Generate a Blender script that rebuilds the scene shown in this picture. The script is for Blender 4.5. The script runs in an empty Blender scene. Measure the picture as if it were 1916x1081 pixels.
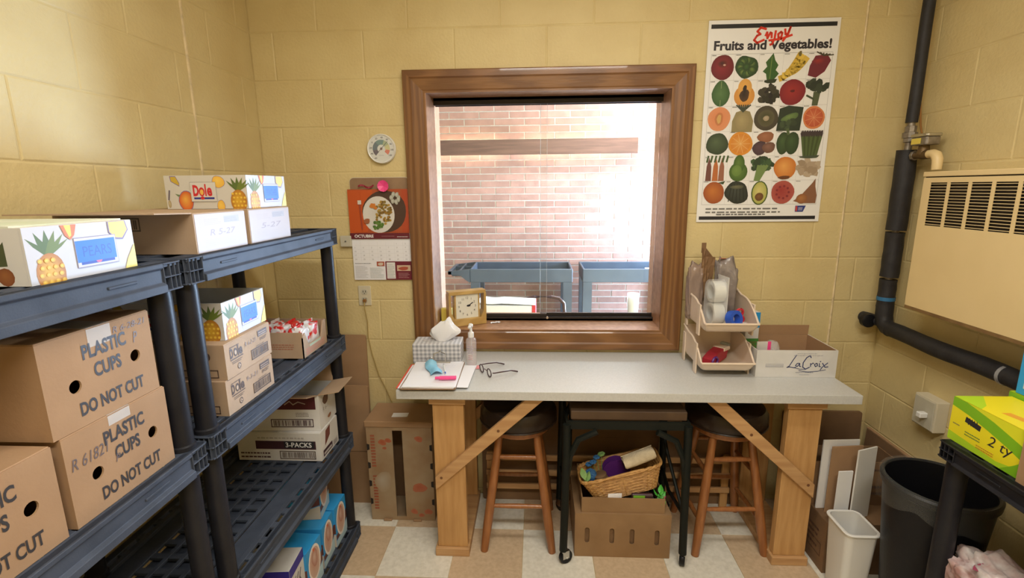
import bpy, bmesh, math, random
from mathutils import Vector, Matrix, noise
random.seed(7)
scene = bpy.context.scene
COL = scene.collection
PI = math.pi
# ------------------------------------------------------------------ camera
cam_d = bpy.data.cameras.new('camera'); cam = bpy.data.objects.new('camera', cam_d); COL.objects.link(cam)
cam_d.sensor_width = 36.0; cam_d.sensor_fit = 'HORIZONTAL'; cam_d.lens = 920.1/1916*36; cam_d.clip_start = 0.02
def _cam_matrix(loc, yaw, pitch, roll):
    f = Vector((-math.sin(yaw)*math.cos(pitch), math.cos(yaw)*math.cos(pitch), -math.sin(pitch)))
    r = f.cross(Vector((0, 0, 1))).normalized(); u = r.cross(f)
    c, s = math.cos(roll), math.sin(roll)
    r2 = c*r + s*u; u2 = -s*r + c*u
    m = Matrix((r2, u2, -f)).transposed().to_4x4(); m.translation = loc
    return m
cam.matrix_world = _cam_matrix(Vector((0.0117, -2.3181, 1.5755)), 0.0513, 0.2026, -0.0098)
scene.camera = cam
# ------------------------------------------------------------------ view and world
vs = scene.view_settings
vs.view_transform = 'Standard'; vs.look = 'None'; vs.gamma = 1.0; vs.use_curve_mapping = False
vs.exposure = 0.03
world = bpy.data.worlds.new('world'); scene.world = world; world.use_nodes = True
bg = world.node_tree.nodes['Background']; bg.inputs[0].default_value = (0.75, 0.86, 1.0, 1); bg.inputs[1].default_value = 0.6
# ------------------------------------------------------------------ lights
def area_light(name, loc, rot, sx, sy, power, color):
    d = bpy.data.lights.new(name, 'AREA'); d.shape = 'RECTANGLE'; d.size = sx; d.size_y = sy; d.energy = power; d.color = color
    o = bpy.data.objects.new(name, d); COL.objects.link(o); o.location = loc; o.rotation_euler = rot
    return o
# daylight entering the hall through its window (window_2, in an unseen wall slanted to aim the light)
area_light('hall_daylight', (1.96, 1.96, 0.98), (0, math.radians(90), math.radians(36.87)), 1.0, 1.2, 450, (0.50, 0.70, 1.0))
# fluorescent ceiling fixtures of the store room (tubes face down); the hall one is added to whiten bricks
area_light('store_room_tubes', (0.25, -1.22, 2.635), (0, 0, 0), 1.15, 0.22, 16, (1.0, 0.955, 0.875))
area_light('store_room_tubes', (0.25, -2.45, 2.635), (0, 0, 0), 1.15, 0.22, 40, (1.0, 0.955, 0.875))
area_light('hall_brick_fill', (1.05, 1.95, 2.64), (0, 0, 0), 1.2, 0.25, 48, (0.88, 0.93, 1.0))

# ------------------------------------------------------------------ materials
def srgb(r, g, b):
    def f(c):
        c /= 255.0
        return c/12.92 if c <= 0.04045 else ((c+0.055)/1.055)**2.4
    return (f(r), f(g), f(b), 1.0)
MATS = {}
def pm(name, c1, c2=None, scale=18.0, rough=0.6, bump=0.0, bscale=120.0, metal=0.0, stretch=(1, 1, 1), world_co=False,
       detail=3.0, lo=0.35, hi=0.65, alpha=1.0, trans=0.0, spec=0.5, coat=0.0, rand=0.0, emit=None, estr=0.0, wave=None, sss=0.0):
    m = bpy.data.materials.new(name); m.use_nodes = True; MATS[name] = m
    nt = m.node_tree; n = nt.nodes; L = nt.links; b = n['Principled BSDF']
    b.inputs['Roughness'].default_value = rough; b.inputs['Metallic'].default_value = metal
    b.inputs['Alpha'].default_value = alpha; b.inputs['Transmission Weight'].default_value = trans
    b.inputs['Specular IOR Level'].default_value = spec; b.inputs['Coat Weight'].default_value = coat
    b.inputs['Base Color'].default_value = c1
    if sss: b.inputs['Subsurface Weight'].default_value = sss; b.inputs['Subsurface Radius'].default_value = (0.01, 0.01, 0.01)
    if emit: b.inputs['Emission Color'].default_value = emit; b.inputs['Emission Strength'].default_value = estr
    if c2 is None and not bump: return m
    if world_co:
        g = n.new('ShaderNodeNewGeometry'); co = g.outputs['Position']
    else:
        tc = n.new('ShaderNodeTexCoord'); co = tc.outputs['Object']
    mp = n.new('ShaderNodeMapping'); mp.inputs['Scale'].default_value = stretch; L.new(co, mp.inputs['Vector'])
    if rand:
        oi = n.new('ShaderNodeObjectInfo'); ml = n.new('ShaderNodeMath'); ml.operation = 'MULTIPLY'; ml.inputs[1].default_value = 37.0
        cb = n.new('ShaderNodeCombineXYZ'); L.new(oi.outputs['Random'], ml.inputs[0])
        for i in range(3): L.new(ml.outputs[0], cb.inputs[i])
        L.new(cb.outputs[0], mp.inputs['Location'])
    if c2 is not None:
        t = n.new('ShaderNodeTexNoise'); t.inputs['Scale'].default_value = scale; t.inputs['Detail'].default_value = detail
        L.new(mp.outputs[0], t.inputs['Vector'])
        src = t.outputs['Fac']
        if wave:
            w = n.new('ShaderNodeTexWave'); w.inputs['Scale'].default_value = wave; w.inputs['Distortion'].default_value = 6.0
            w.inputs['Detail'].default_value = 3.0; w.inputs['Detail Scale'].default_value = 1.5
            L.new(mp.outputs[0], w.inputs['Vector']); 
            mx0 = n.new('ShaderNodeMath'); mx0.operation = 'ADD'; mx0.use_clamp = True
            ms = n.new('ShaderNodeMath'); ms.operation = 'MULTIPLY'; ms.inputs[1].default_value = 0.45
            ms2 = n.new('ShaderNodeMath'); ms2.operation = 'MULTIPLY'; ms2.inputs[1].default_value = 0.6
            L.new(w.outputs['Fac'], ms.inputs[0]); L.new(src, ms2.inputs[0]); L.new(ms.outputs[0], mx0.inputs[0]); L.new(ms2.outputs[0], mx0.inputs[1])
            src = mx0.outputs[0]
        mr = n.new('ShaderNodeMapRange'); mr.inputs['From Min'].default_value = lo; mr.inputs['From Max'].default_value = hi
        L.new(src, mr.inputs['Value'])
        mx = n.new('ShaderNodeMix'); mx.data_type = 'RGBA'; mx.inputs[6].default_value = c1; mx.inputs[7].default_value = c2
        L.new(mr.outputs[0], mx.inputs[0]); L.new(mx.outputs[2], b.inputs['Base Color'])
        if rand and rand > 1:
            hs = n.new('ShaderNodeHueSaturation'); v = n.new('ShaderNodeMapRange')
            v.inputs['To Min'].default_value = 2-rand; v.inputs['To Max'].default_value = rand
            L.new(oi.outputs['Random'], v.inputs['Value']); L.new(v.outputs[0], hs.inputs['Value'])
            L.new(mx.outputs[2], hs.inputs['Color']); L.new(hs.outputs[0], b.inputs['Base Color'])
    if bump:
        t2 = n.new('ShaderNodeTexNoise'); t2.inputs['Scale'].default_value = bscale; t2.inputs['Detail'].default_value = 4.0
        L.new(mp.outputs[0], t2.inputs['Vector'])
        bp = n.new('ShaderNodeBump'); bp.inputs['Strength'].default_value = bump; bp.inputs['Distance'].default_value = 0.01
        L.new(t2.outputs['Fac'], bp.inputs['Height']); L.new(bp.outputs[0], b.inputs['Normal'])
    return m
def M(n): return MATS[n]
C = srgb
pm('wall_paint', (0.67, 0.553, 0.285, 1), (0.60, 0.475, 0.23, 1), 4.5, rough=0.55, bump=0.22, bscale=85, world_co=True, lo=0.3, hi=0.7, detail=5)
pm('mortar_paint', (0.67, 0.553, 0.285, 1), (0.58, 0.46, 0.225, 1), 9, rough=0.6, bump=0.2, bscale=60, world_co=True)
pm('plain_paint', (0.72, 0.66, 0.52, 1), (0.68, 0.62, 0.48, 1), 4, rough=0.7, world_co=True)
pm('caulk', (0.74, 0.60, 0.36, 1), (0.50, 0.40, 0.24, 1), 30, rough=0.7, bump=0.3, bscale=70, world_co=True, lo=0.4, hi=0.75)
pm('tile_white', (0.78, 0.75, 0.66, 1), (0.64, 0.61, 0.52, 1), 55, rough=0.32, rand=1.03, lo=0.35, hi=0.75, detail=5, bump=0.03, bscale=30)
pm('tile_tan', (0.60, 0.46, 0.31, 1), (0.49, 0.36, 0.23, 1), 55, rough=0.32, rand=1.03, lo=0.35, hi=0.75, detail=5, bump=0.03, bscale=30)
pm('brick', (0.40, 0.225, 0.18, 1), (0.33, 0.18, 0.145, 1), 12, rough=0.75, rand=1.16, bump=0.25, bscale=90)
pm('brick_mortar', (0.56, 0.50, 0.45, 1), (0.46, 0.41, 0.37, 1), 40, rough=0.85, bump=0.2)
pm('oak', (0.23, 0.105, 0.035, 1), (0.16, 0.068, 0.022, 1), 6, rough=0.38, stretch=(1, 1, 12), bump=0.06, bscale=20, wave=1.4, coat=0.15)
pm('oak_pale', (0.44, 0.24, 0.13, 1), (0.33, 0.165, 0.08, 1), 6, rough=0.35, stretch=(6, 6, 6), coat=0.2)
pm('oak_across', (0.23, 0.105, 0.035, 1), (0.16, 0.068, 0.022, 1), 6, rough=0.38, stretch=(12, 1, 1), bump=0.06, bscale=20, wave=1.4, coat=0.15)
MATS['oak'].node_tree.nodes['Mapping'].inputs['Scale'].default_value = (9, 9, 0.8)
MATS['oak_across'].node_tree.nodes['Mapping'].inputs['Scale'].default_value = (0.8, 9, 9)
pm('walnut_rail', (0.17, 0.085, 0.06, 1), (0.11, 0.055, 0.04, 1), 5, rough=0.45, stretch=(0.6, 6, 8))
pm('black_rail', (0.016, 0.012, 0.012, 1), rough=0.4)
pm('shelf_plastic', (0.056, 0.068, 0.096, 1), (0.040, 0.049, 0.070, 1), 14, rough=0.6, spec=0.25, bump=0.05, bscale=260)
pm('post_plastic', (0.012, 0.012, 0.016, 1), (0.018, 0.018, 0.022, 1), 14, rough=0.42, spec=0.22, bump=0.04, bscale=200)
pm('cart_plastic', (0.065, 0.085, 0.115, 1), (0.05, 0.065, 0.09, 1), 6, rough=0.45)
pm('kraft', (0.37, 0.225, 0.12, 1), (0.32, 0.19, 0.098, 1), 8, rough=0.8, bump=0.04, bscale=150, lo=0.3, hi=0.7)
pm('kraft_pale', (0.45, 0.315, 0.205, 1), (0.40, 0.275, 0.175, 1), 8, rough=0.75, bump=0.03, bscale=150)
pm('kraft_mid', (0.30, 0.18, 0.085, 1), (0.25, 0.145, 0.066, 1), 7, rough=0.8, bump=0.05, bscale=140)
pm('cart_board', (0.11, 0.065, 0.035, 1), (0.08, 0.045, 0.025, 1), 10, rough=0.6)
pm('kraft_dark', (0.22, 0.125, 0.06, 1), (0.17, 0.095, 0.045, 1), 6, rough=0.85, bump=0.05, bscale=120)
pm('white_card', (0.66, 0.65, 0.64, 1), (0.60, 0.59, 0.57, 1), 10, rough=0.6)
pm('bright_card', (0.80, 0.80, 0.80, 1), rough=0.5)
pm('grey_card', (0.40, 0.38, 0.33, 1), (0.34, 0.32, 0.28, 1), 10, rough=0.7)
pm('mauve_card', (0.60, 0.51, 0.47, 1), (0.54, 0.45, 0.41, 1), 9, rough=0.7)
pm('laminate', (0.555, 0.56, 0.55, 1), (0.51, 0.515, 0.505, 1), 160, rough=0.33, detail=2)
pm('pine', (0.56, 0.32, 0.125, 1), (0.46, 0.245, 0.085, 1), 5, rough=0.55, stretch=(9, 9, 0.9), bump=0.05, bscale=20)
pm('pine_across', (0.55, 0.33, 0.15, 1), (0.44, 0.24, 0.10, 1), 5, rough=0.55, stretch=(0.9, 9, 9))
pm('knot', (0.16, 0.065, 0.025, 1), rough=0.6)
pm('stool_wood', (0.34, 0.135, 0.042, 1), (0.25, 0.09, 0.027, 1), 5, rough=0.32, stretch=(12, 12, 1.2), coat=0.15)
pm('brown_vinyl', (0.030, 0.017, 0.010, 1), (0.020, 0.012, 0.008, 1), 20, rough=0.3, spec=0.35, bump=0.08, bscale=60)
pm('black_metal', (0.008, 0.010, 0.008, 1), rough=0.5, spec=0.2)
pm('rack_black', (0.010, 0.010, 0.013, 1), (0.016, 0.016, 0.02, 1), 14, rough=0.42, spec=0.25)
pm('steel', (0.55, 0.54, 0.52, 1), rough=0.28, metal=1.0)
pm('cast_metal', (0.33, 0.30, 0.26, 1), (0.22, 0.19, 0.16, 1), 40, rough=0.45, metal=0.8, bump=0.1)
pm('bronze', (0.17, 0.11, 0.05, 1), (0.12, 0.08, 0.04, 1), 30, rough=0.5, metal=0.7)
pm('copper_wire', (0.32, 0.15, 0.04, 1), rough=0.5, metal=0.5)
pm('foam_wrap', (0.013, 0.012, 0.014, 1), (0.022, 0.021, 0.024, 1), 22, rough=0.62, bump=0.12, bscale=90)
pm('blue_tape', (0.03, 0.16, 0.34, 1), rough=0.6)
pm('heater_enamel', (0.76, 0.59, 0.31, 1), (0.74, 0.57, 0.295, 1), 8, rough=0.42, bump=0.03, bscale=200)
pm('dark_slot', (0.02, 0.015, 0.012, 1), rough=0.8)
pm('cream_plastic', (0.72, 0.59, 0.47, 1), rough=0.35, sss=0.05)
pm('ivory_plate', (0.62, 0.56, 0.42, 1), rough=0.4)
pm('grey_plate', (0.52, 0.49, 0.39, 1), rough=0.45)
pm('white_plastic', (0.78, 0.78, 0.76, 1), rough=0.3)
pm('grey_white_plastic', (0.70, 0.69, 0.66, 1), rough=0.4)
pm('black_plastic', (0.008, 0.008, 0.010, 1), rough=0.4, spec=0.25, bump=0.04, bscale=80)
pm('liner', (0.55, 0.56, 0.52, 1), rough=0.15, alpha=0.07)
pm('clear_plastic', (0.86, 0.86, 0.86, 1), rough=0.12, alpha=0.32)
pm('clear_gel', (0.82, 0.76, 0.78, 1), rough=0.1, alpha=0.30)
pm('packet', (0.62, 0.025, 0.02, 1), (0.70, 0.68, 0.68, 1), 26, rough=0.35, lo=0.47, hi=0.53, rand=0.5, detail=1)
pm('bag_plastic', (0.34, 0.25, 0.20, 1), (0.26, 0.19, 0.16, 1), 12, rough=0.22, alpha=0.9, bump=0.35, bscale=28)
pm('grey_bag', (0.20, 0.17, 0.16, 1), (0.30, 0.26, 0.24, 1), 14, rough=0.2, alpha=0.95, bump=0.4, bscale=30)
pm('produce_bag', (0.40, 0.22, 0.20, 1), (0.60, 0.55, 0.54, 1), 18, rough=0.22, bump=0.4, bscale=26)
pm('potato_bag', (0.15, 0.09, 0.06, 1), (0.24, 0.16, 0.11, 1), 22, rough=0.35, bump=0.4, bscale=26)
pm('tape_roll', (0.72, 0.74, 0.70, 1), rough=0.2)
pm('tissue', (0.84, 0.84, 0.86, 1), rough=0.8, sss=0.1)
pm('paper', (0.80, 0.80, 0.84, 1), rough=0.7)
pm('red_folder', (0.68, 0.085, 0.05, 1), rough=0.5)
pm('pink', (0.85, 0.07, 0.28, 1), rough=0.4)
pm('pink_clear', (0.78, 0.30, 0.32, 1), rough=0.3)
pm('mask_blue', (0.22, 0.55, 0.78, 1), (0.30, 0.62, 0.82, 1), 30, rough=0.8, bump=0.2, bscale=40)
pm('blue', (0.02, 0.09, 0.52, 1), rough=0.35)
pm('sky_blue', (0.03, 0.33, 0.72, 1), rough=0.4)
pm('red', (0.60, 0.025, 0.04, 1), rough=0.4)
pm('green', (0.06, 0.38, 0.04, 1), rough=0.5)
pm('leaf', (0.22, 0.40, 0.13, 1), rough=0.55)
pm('purple', (0.10, 0.02, 0.18, 1), rough=0.35)
pm('yellow', (0.72, 0.58, 0.10, 1), rough=0.6)
pm('grey_plastic', (0.30, 0.33, 0.33, 1), rough=0.35)
pm('wicker', (0.58, 0.33, 0.11, 1), (0.40, 0.20, 0.055, 1), 60, rough=0.55, bump=0.15)
pm('towel', (0.74, 0.64, 0.46, 1), (0.66, 0.56, 0.40, 1), 60, rough=0.95, bump=0.5, bscale=220)
pm('clock_wood', (0.56, 0.37, 0.13, 1), (0.46, 0.29, 0.09, 1), 5, rough=0.4, stretch=(2, 10, 10), wave=1.0)
pm('clock_face', (0.74, 0.72, 0.62, 1), rough=0.5)
pm('dark_frame', (0.05, 0.02, 0.025, 1), rough=0.3)
pm('print_black', (0.02, 0.02, 0.022, 1), rough=0.7)
pm('lens', (0.9, 0.9, 0.9, 1), rough=0.05, alpha=0.08)
pm('lamp_tube', (0.9, 0.9, 0.9, 1), emit=(1.0, 0.86, 0.66, 1), estr=6.0)
pm('valance_tube', (0.9, 0.9, 0.9, 1), emit=(1.0, 0.90, 0.62, 1), estr=26.0)
pm('daylight_pane', (0.9, 0.9, 0.9, 1), emit=(0.80, 0.88, 1.0, 1), estr=9.0)
pm('fixture_white', (0.8, 0.8, 0.78, 1), rough=0.5)
# printed surfaces carry their ink colour as a colour attribute
def _print_mat():
    m = bpy.data.materials.new('ink_print'); m.use_nodes = True; n = m.node_tree.nodes
    a = n.new('ShaderNodeAttribute'); a.attribute_name = 'ink'; b = n['Principled BSDF']; b.inputs['Roughness'].default_value = 0.5
    m.node_tree.links.new(a.outputs['Color'], b.inputs['Base Color']); MATS['ink'] = m
_print_mat()
# window glass: clear with a faint sheen
def _glass():
    m = bpy.data.materials.new('window_glass'); m.use_nodes = True; nt = m.node_tree; n = nt.nodes; n.clear()
    o = n.new('ShaderNodeOutputMaterial'); mx = n.new('ShaderNodeMixShader'); t = n.new('ShaderNodeBsdfTransparent'); g = n.new('ShaderNodeBsdfGlossy')
    f = n.new('ShaderNodeFresnel'); f.inputs[0].default_value = 1.35; g.inputs['Roughness'].default_value = 0.02; t.inputs[0].default_value = (0.97, 0.98, 0.98, 1)
    nt.links.new(f.outputs[0], mx.inputs[0]); nt.links.new(t.outputs[0], mx.inputs[1]); nt.links.new(g.outputs[0], mx.inputs[2]); nt.links.new(mx.outputs[0], o.inputs[0])
    MATS['glass'] = m
_glass()
# ------------------------------------------------------------------ helpers
def empty(name, loc=(0, 0, 0), rz=0.0, rot=None):
    o = bpy.data.objects.new(name, None); COL.objects.link(o); o.location = loc
    o.rotation_euler = rot if rot else (0, 0, rz); o.empty_display_size = 0.05
    return o
def tag(o, label, cat, group=None, kind=None):
    o['label'] = label; o['category'] = cat
    if group: o['group'] = group
    if kind: o['kind'] = kind
    return o
def thing(name, label, cat, loc=(0, 0, 0), rz=0.0, group=None, rot=None):
    return tag(empty(name, loc, rz, rot), label, cat, group)
def structure(o, label=None):
    o['kind'] = 'structure'
    if label: o['label'] = label
    return o
class G:
    """collects geometry and links it as ONE mesh object"""
    def __init__(s): s.v = []; s.f = []
    def add(s, vs, fs):
        k = len(s.v); s.v += [tuple(p) for p in vs]; s.f += [tuple(i+k for i in f) for f in fs]; return s
    def box(s, x0, y0, z0, x1, y1, z1, mat=None):
        vs = [(x0, y0, z0), (x1, y0, z0), (x1, y1, z0), (x0, y1, z0), (x0, y0, z1), (x1, y0, z1), (x1, y1, z1), (x0, y1, z1)]
        if mat: vs = [mat @ Vector(p) for p in vs]
        return s.add(vs, [(3, 2, 1, 0), (4, 5, 6, 7), (0, 1, 5, 4), (1, 2, 6, 5), (2, 3, 7, 6), (3, 0, 4, 7)])
    def bar(s, p0, p1, w, t, up=(0, 0, 1)):
        """rectangular bar from p0 to p1: w along the side axis, t along up"""
        p0 = Vector(p0); p1 = Vector(p1); d = (p1-p0); L = d.length; d.normalize(); up = Vector(up)
        sx = d.cross(up)
        if sx.length < 1e-4: sx = d.cross(Vector((1, 0, 0)))
        sx.normalize(); u = sx.cross(d)
        m = Matrix((sx, d, u)).transposed().to_4x4(); m.translation = p0
        return s.box(-w/2, 0, -t/2, w/2, L, t/2, m)
    def cyl(s, p0, p1, r0, r1=None, n=16, caps=True):
        return s.tube([p0, p1], [r0, r0 if r1 is None else r1], n, caps)
    def tube(s, pts, r, n=10, caps=True, closed=False):
        pts = [Vector(p) for p in pts]; rs = r if isinstance(r, (list, tuple)) else [r]*len(pts)
        vs = []; fs = []; N = len(pts); ref = None
        for i, p in enumerate(pts):
            if closed: d = pts[(i+1) % N]-pts[i-1]
            else: d = pts[min(i+1, N-1)]-pts[max(i-1, 0)]
            if d.length < 1e-9: d = Vector((0, 0, 1))
            d.normalize()
            if ref is None: ref = Vector((0, 0, 1)) if abs(d.z) < 0.9 else Vector((1, 0, 0))
            a = d.cross(ref)
            if a.length < 1e-5: a = d.cross(Vector((0, 1, 0.2)))
            a.normalize(); b = d.cross(a); ref = b.cross(d) if False else ref
            for k in range(n):
                t = 2*PI*k/n; vs.append(p + (a*math.cos(t)+b*math.sin(t))*rs[i])
        for i in range(N if closed else N-1):
            j = (i+1) % N
            for k in range(n):
                k2 = (k+1) % n; fs.append((i*n+k, i*n+k2, j*n+k2, j*n+k))
        if caps and not closed:
            fs.append(tuple(range(n))); fs.append(tuple((N-1)*n+k for k in reversed(range(n))))
        return s.add(vs, fs)
    def lathe(s, prof, n=24, c=(0, 0, 0), caps=True, sx=1.0, sy=1.0, axis=None):
        vs = []; fs = []
        for r, z in prof:
            for k in range(n):
                t = 2*PI*k/n; vs.append((c[0]+r*math.cos(t)*sx, c[1]+r*math.sin(t)*sy, c[2]+z))
        if axis:
            vs = [axis @ Vector((a-c[0], b-c[1], d-c[2])) + Vector(c) for a, b, d in vs]
        for i in range(len(prof)-1):
            for k in range(n):
                k2 = (k+1) % n; fs.append((i*n+k, i*n+k2, (i+1)*n+k2, (i+1)*n+k))
        if caps:
            fs.append(tuple(reversed(range(n)))); m = (len(prof)-1)*n; fs.append(tuple(m+k for k in range(n)))
        return s.add(vs, fs)
    def prism(s, poly, t0, t1, fn):
        """poly of 2D points extruded from t0 to t1; fn(a, b, t) -> 3D"""
        n = len(poly); vs = [fn(a, b, t0) for a, b in poly]+[fn(a, b, t1) for a, b in poly]
        fs = [tuple(reversed(range(n))), tuple(range(n, 2*n))]+[(i, (i+1) % n, n+(i+1) % n, n+i) for i in range(n)]
        return s.add(vs, fs)
    def sheet(s, grid, thick=0.0):
        """grid of 3D points (rows of equal length)"""
        r = len(grid); c = len(grid[0]); vs = [p for row in grid for p in row]
        fs = [(i*c+j, i*c+j+1, (i+1)*c+j+1, (i+1)*c+j) for i in range(r-1) for j in range(c-1)]
        return s.add(vs, fs)
    def build(s, name, mat, parent=None, smooth=False, bevel=0.0, seg=1, loc=None, rz=None, rot=None, solid=0.0, fix=True):
        me = bpy.data.meshes.new(name)
        me.from_pydata(s.v, [], s.f)
        if bevel or solid or fix:
            bm = bmesh.new(); bm.from_mesh(me)
            if solid:
                bmesh.ops.solidify(bm, geom=bm.faces[:]+bm.edges[:]+bm.verts[:], thickness=solid)
            if fix: bmesh.ops.recalc_face_normals(bm, faces=bm.faces[:])
            if bevel:
                es = [e for e in bm.edges if len(e.link_faces) == 2 and e.calc_face_angle(0) > 0.6]
                bmesh.ops.bevel(bm, geom=es, offset=bevel, segments=seg, profile=0.6, affect='EDGES', clamp_overlap=True)
            bm.to_mesh(me); bm.free()
        if smooth:
            for p in me.polygons: p.use_smooth = True
            me.set_sharp_from_angle(angle=math.radians(40))
        me.materials.append(MATS[mat] if isinstance(mat, str) else mat)
        o = bpy.data.objects.new(name, me); COL.objects.link(o)
        if parent is not None: o.parent = parent
        if loc: o.location = loc
        if rz is not None: o.rotation_euler = (0, 0, rz)
        if rot: o.rotation_euler = rot
        return o
def copy_tree(o, parent=None):
    c = o.copy(); COL.objects.link(c); c.parent = parent
    for ch in [x for x in bpy.data.objects if x.parent == o]: copy_tree(ch, c)
    return c
def holed_panel(g, w, h, holes, t, fn):
    """panel w x h (2D origin lower left) with hole outlines, thickness t; fn(u, v, d) -> 3D, d = 0 outer face"""
    bm = bmesh.new(); loops = [[(0, 0), (w, 0), (w, h), (0, h)]]+holes; es = []; ring = []
    for lp in loops:
        vs = [bm.verts.new((a, b, 0)) for a, b in lp]; ring.append(vs)
        for i in range(len(vs)): es.append(bm.edges.new((vs[i], vs[(i+1) % len(vs)])))
    bmesh.ops.triangle_fill(bm, edges=es, use_beauty=True, use_dissolve=False)
    bm.verts.index_update()
    vs = [tuple(v.co) for v in bm.verts]; fs = [tuple(v.index for v in f.verts) for f in bm.faces]; n = len(vs)
    out = [fn(a, b, 0) for a, b, _ in vs]+[fn(a, b, t) for a, b, _ in vs]
    faces = list(fs)+[tuple(reversed([i+n for i in f])) for f in fs]
    for r in ring:
        ii = [v.index for v in r]
        for i in range(len(ii)): a, b = ii[i], ii[(i+1) % len(ii)]; faces.append((a, b, b+n, a+n))
    bm.free(); g.add(out, faces)
def circle(cx, cy, rx, ry=None, n=20):
    ry = rx if ry is None else ry
    return [(cx+rx*math.cos(2*PI*k/n), cy+ry*math.sin(2*PI*k/n)) for k in range(n)]
def slot(cx, cy, w, h, n=6):
    r = w/2; pts = []
    for k in range(n+1): a = PI*k/n; pts.append((cx+r*math.cos(a), cy+h/2-r+r*math.sin(a)))
    for k in range(n+1): a = PI+PI*k/n; pts.append((cx+r*math.cos(a), cy-h/2+r+r*math.sin(a)))
    return pts
# ---- printed ink: flat shapes and lettering lying on a face
_TXT = {}
def text_mesh(s, bold=0.0, shear=0.0):
    key = (s, bold, shear)
    if key not in _TXT:
        cu = bpy.data.curves.new('lettering', 'FONT'); cu.body = s; cu.size = 1.0; cu.offset = bold; cu.shear = shear; cu.resolution_u = 3
        ob = bpy.data.objects.new('lettering', cu); me = ob.to_mesh()
        vs = [(v.co.x, v.co.y) for v in me.vertices]; fs = [tuple(p.vertices) for p in me.polygons]
        ob.to_mesh_clear(); bpy.data.objects.remove(ob); bpy.data.curves.remove(cu)
        x0 = min([v[0] for v in vs] or [0]); x1 = max([v[0] for v in vs] or [1]); y0 = min([v[1] for v in vs] or [0]); y1 = max([v[1] for v in vs] or [1])
        _TXT[key] = (vs, fs, x0, x1, y0, y1)
    return _TXT[key]
class Ink:
    """flat print: polygons (u, v) in metres with an ink colour; layers stack by 0.12 mm"""
    def __init__(s): s.v = []; s.f = []; s.c = []; s.lay = 0
    def poly(s, pts, col, up=True):
        if up: s.lay += 1
        k = len(s.v); s.v += [(a, b, s.lay) for a, b in pts]; s.f.append(tuple(range(k, k+len(pts)))); s.c.append([col]*len(pts)); return s
    def fan(s, pts, cen, ccol, ecol):
        s.lay += 1; n = len(pts); k = len(s.v); s.v += [(a, b, s.lay) for a, b in pts]+[(cen[0], cen[1], s.lay)]
        for i in range(n): s.f.append((k+i, k+(i+1) % n, k+n)); s.c.append([ecol, ecol, ccol])
        return s
    def rect(s, x0, y0, x1, y1, col, up=True): return s.poly([(x0, y0), (x1, y0), (x1, y1), (x0, y1)], col, up)
    def frame(s, x0, y0, x1, y1, t, col):
        s.rect(x0, y0, x1, y0+t, col); s.rect(x0, y1-t, x1, y1, col, False); s.rect(x0, y0, x0+t, y1, col, False); s.rect(x1-t, y0, x1, y1, col, False); return s
    def blob(s, cx, cy, rx, ry, c1, c2=None, n=18, wob=0.06, seed=1, off=(0.15, 0.2), rot=0.0):
        rn = random.Random(seed); ph = [rn.uniform(0, 6.28) for _ in range(3)]
        pts = []
        for k in range(n):
            t = 2*PI*k/n; r = 1+wob*(math.sin(2*t+ph[0])+math.sin(3*t+ph[1])*0.7+math.sin(5*t+ph[2])*0.5)
            x, y = rx*r*math.cos(t), ry*r*math.sin(t); pts.append((cx+x*math.cos(rot)-y*math.sin(rot), cy+x*math.sin(rot)+y*math.cos(rot)))
        return s.fan(pts, (cx-rx*off[0], cy+ry*off[1]), c1, c2 or c1)
    def stroke(s, pts, w, col):
        s.lay += 1
        for i in range(len(pts)-1):
            (ax, ay), (bx, by) = pts[i], pts[i+1]; dx, dy = bx-ax, by-ay; L = math.hypot(dx, dy) or 1e-6
            nx, ny = -dy/L*w/2, dx/L*w/2; ex, ey = dx/L*w*0.3, dy/L*w*0.3; k = len(s.v)
            s.v += [(p, q, s.lay) for p, q in ((ax-ex+nx, ay-ey+ny), (ax-ex-nx, ay-ey-ny), (bx+ex-nx, by+ey-ny), (bx+ex+nx, by+ey+ny))]
            s.f.append((k, k+1, k+2, k+3)); s.c.append([col]*4)
        return s
    def text(s, t, x, y, h, col, bold=0.0, shear=0.0, width=None, align='l', rot=0.0):
        """lettering with cap height h, baseline start (x, y); width squeezes it to a given run"""
        vs, fs, x0, x1, y0, y1 = text_mesh(t, bold, shear); sy = h/0.70; sx = sy if width is None else width/max(x1-x0, 1e-6)
        run = (x1-x0)*sx; ox = x-(run/2 if align == 'c' else 0); s.lay += 1; k = len(s.v); c, sn = math.cos(rot), math.sin(rot)
        for a, b in vs:
            p, q = (a-x0)*sx+ox-x, b*sy; s.v.append((x+p*c-q*sn, y+p*sn+q*c, s.lay))
        for f in fs: s.f.append(tuple(i+k for i in f)); s.c.append([col]*len(f))
        return s
    def lines(s, x0, y0, x1, y1, n, col, frac=0.4, seed=3, ragged=0.25):
        """rows of print too small to read"""
        rn = random.Random(seed); s.lay += 1; hh = (y1-y0)/n
        for i in range(n):
            yy = y0+hh*i; xe = x1-(x1-x0)*rn.random()*ragged; x = x0
            while x < xe:
                w = (x1-x0)*rn.uniform(0.04, 0.11); xx = min(x+w, xe); k = len(s.v)
                s.v += [(x, yy, s.lay), (xx, yy, s.lay), (xx, yy+hh*frac, s.lay), (x, yy+hh*frac, s.lay)]; s.f.append((k, k+1, k+2, k+3)); s.c.append([col]*4); x = xx+(x1-x0)*0.02
        return s
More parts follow.
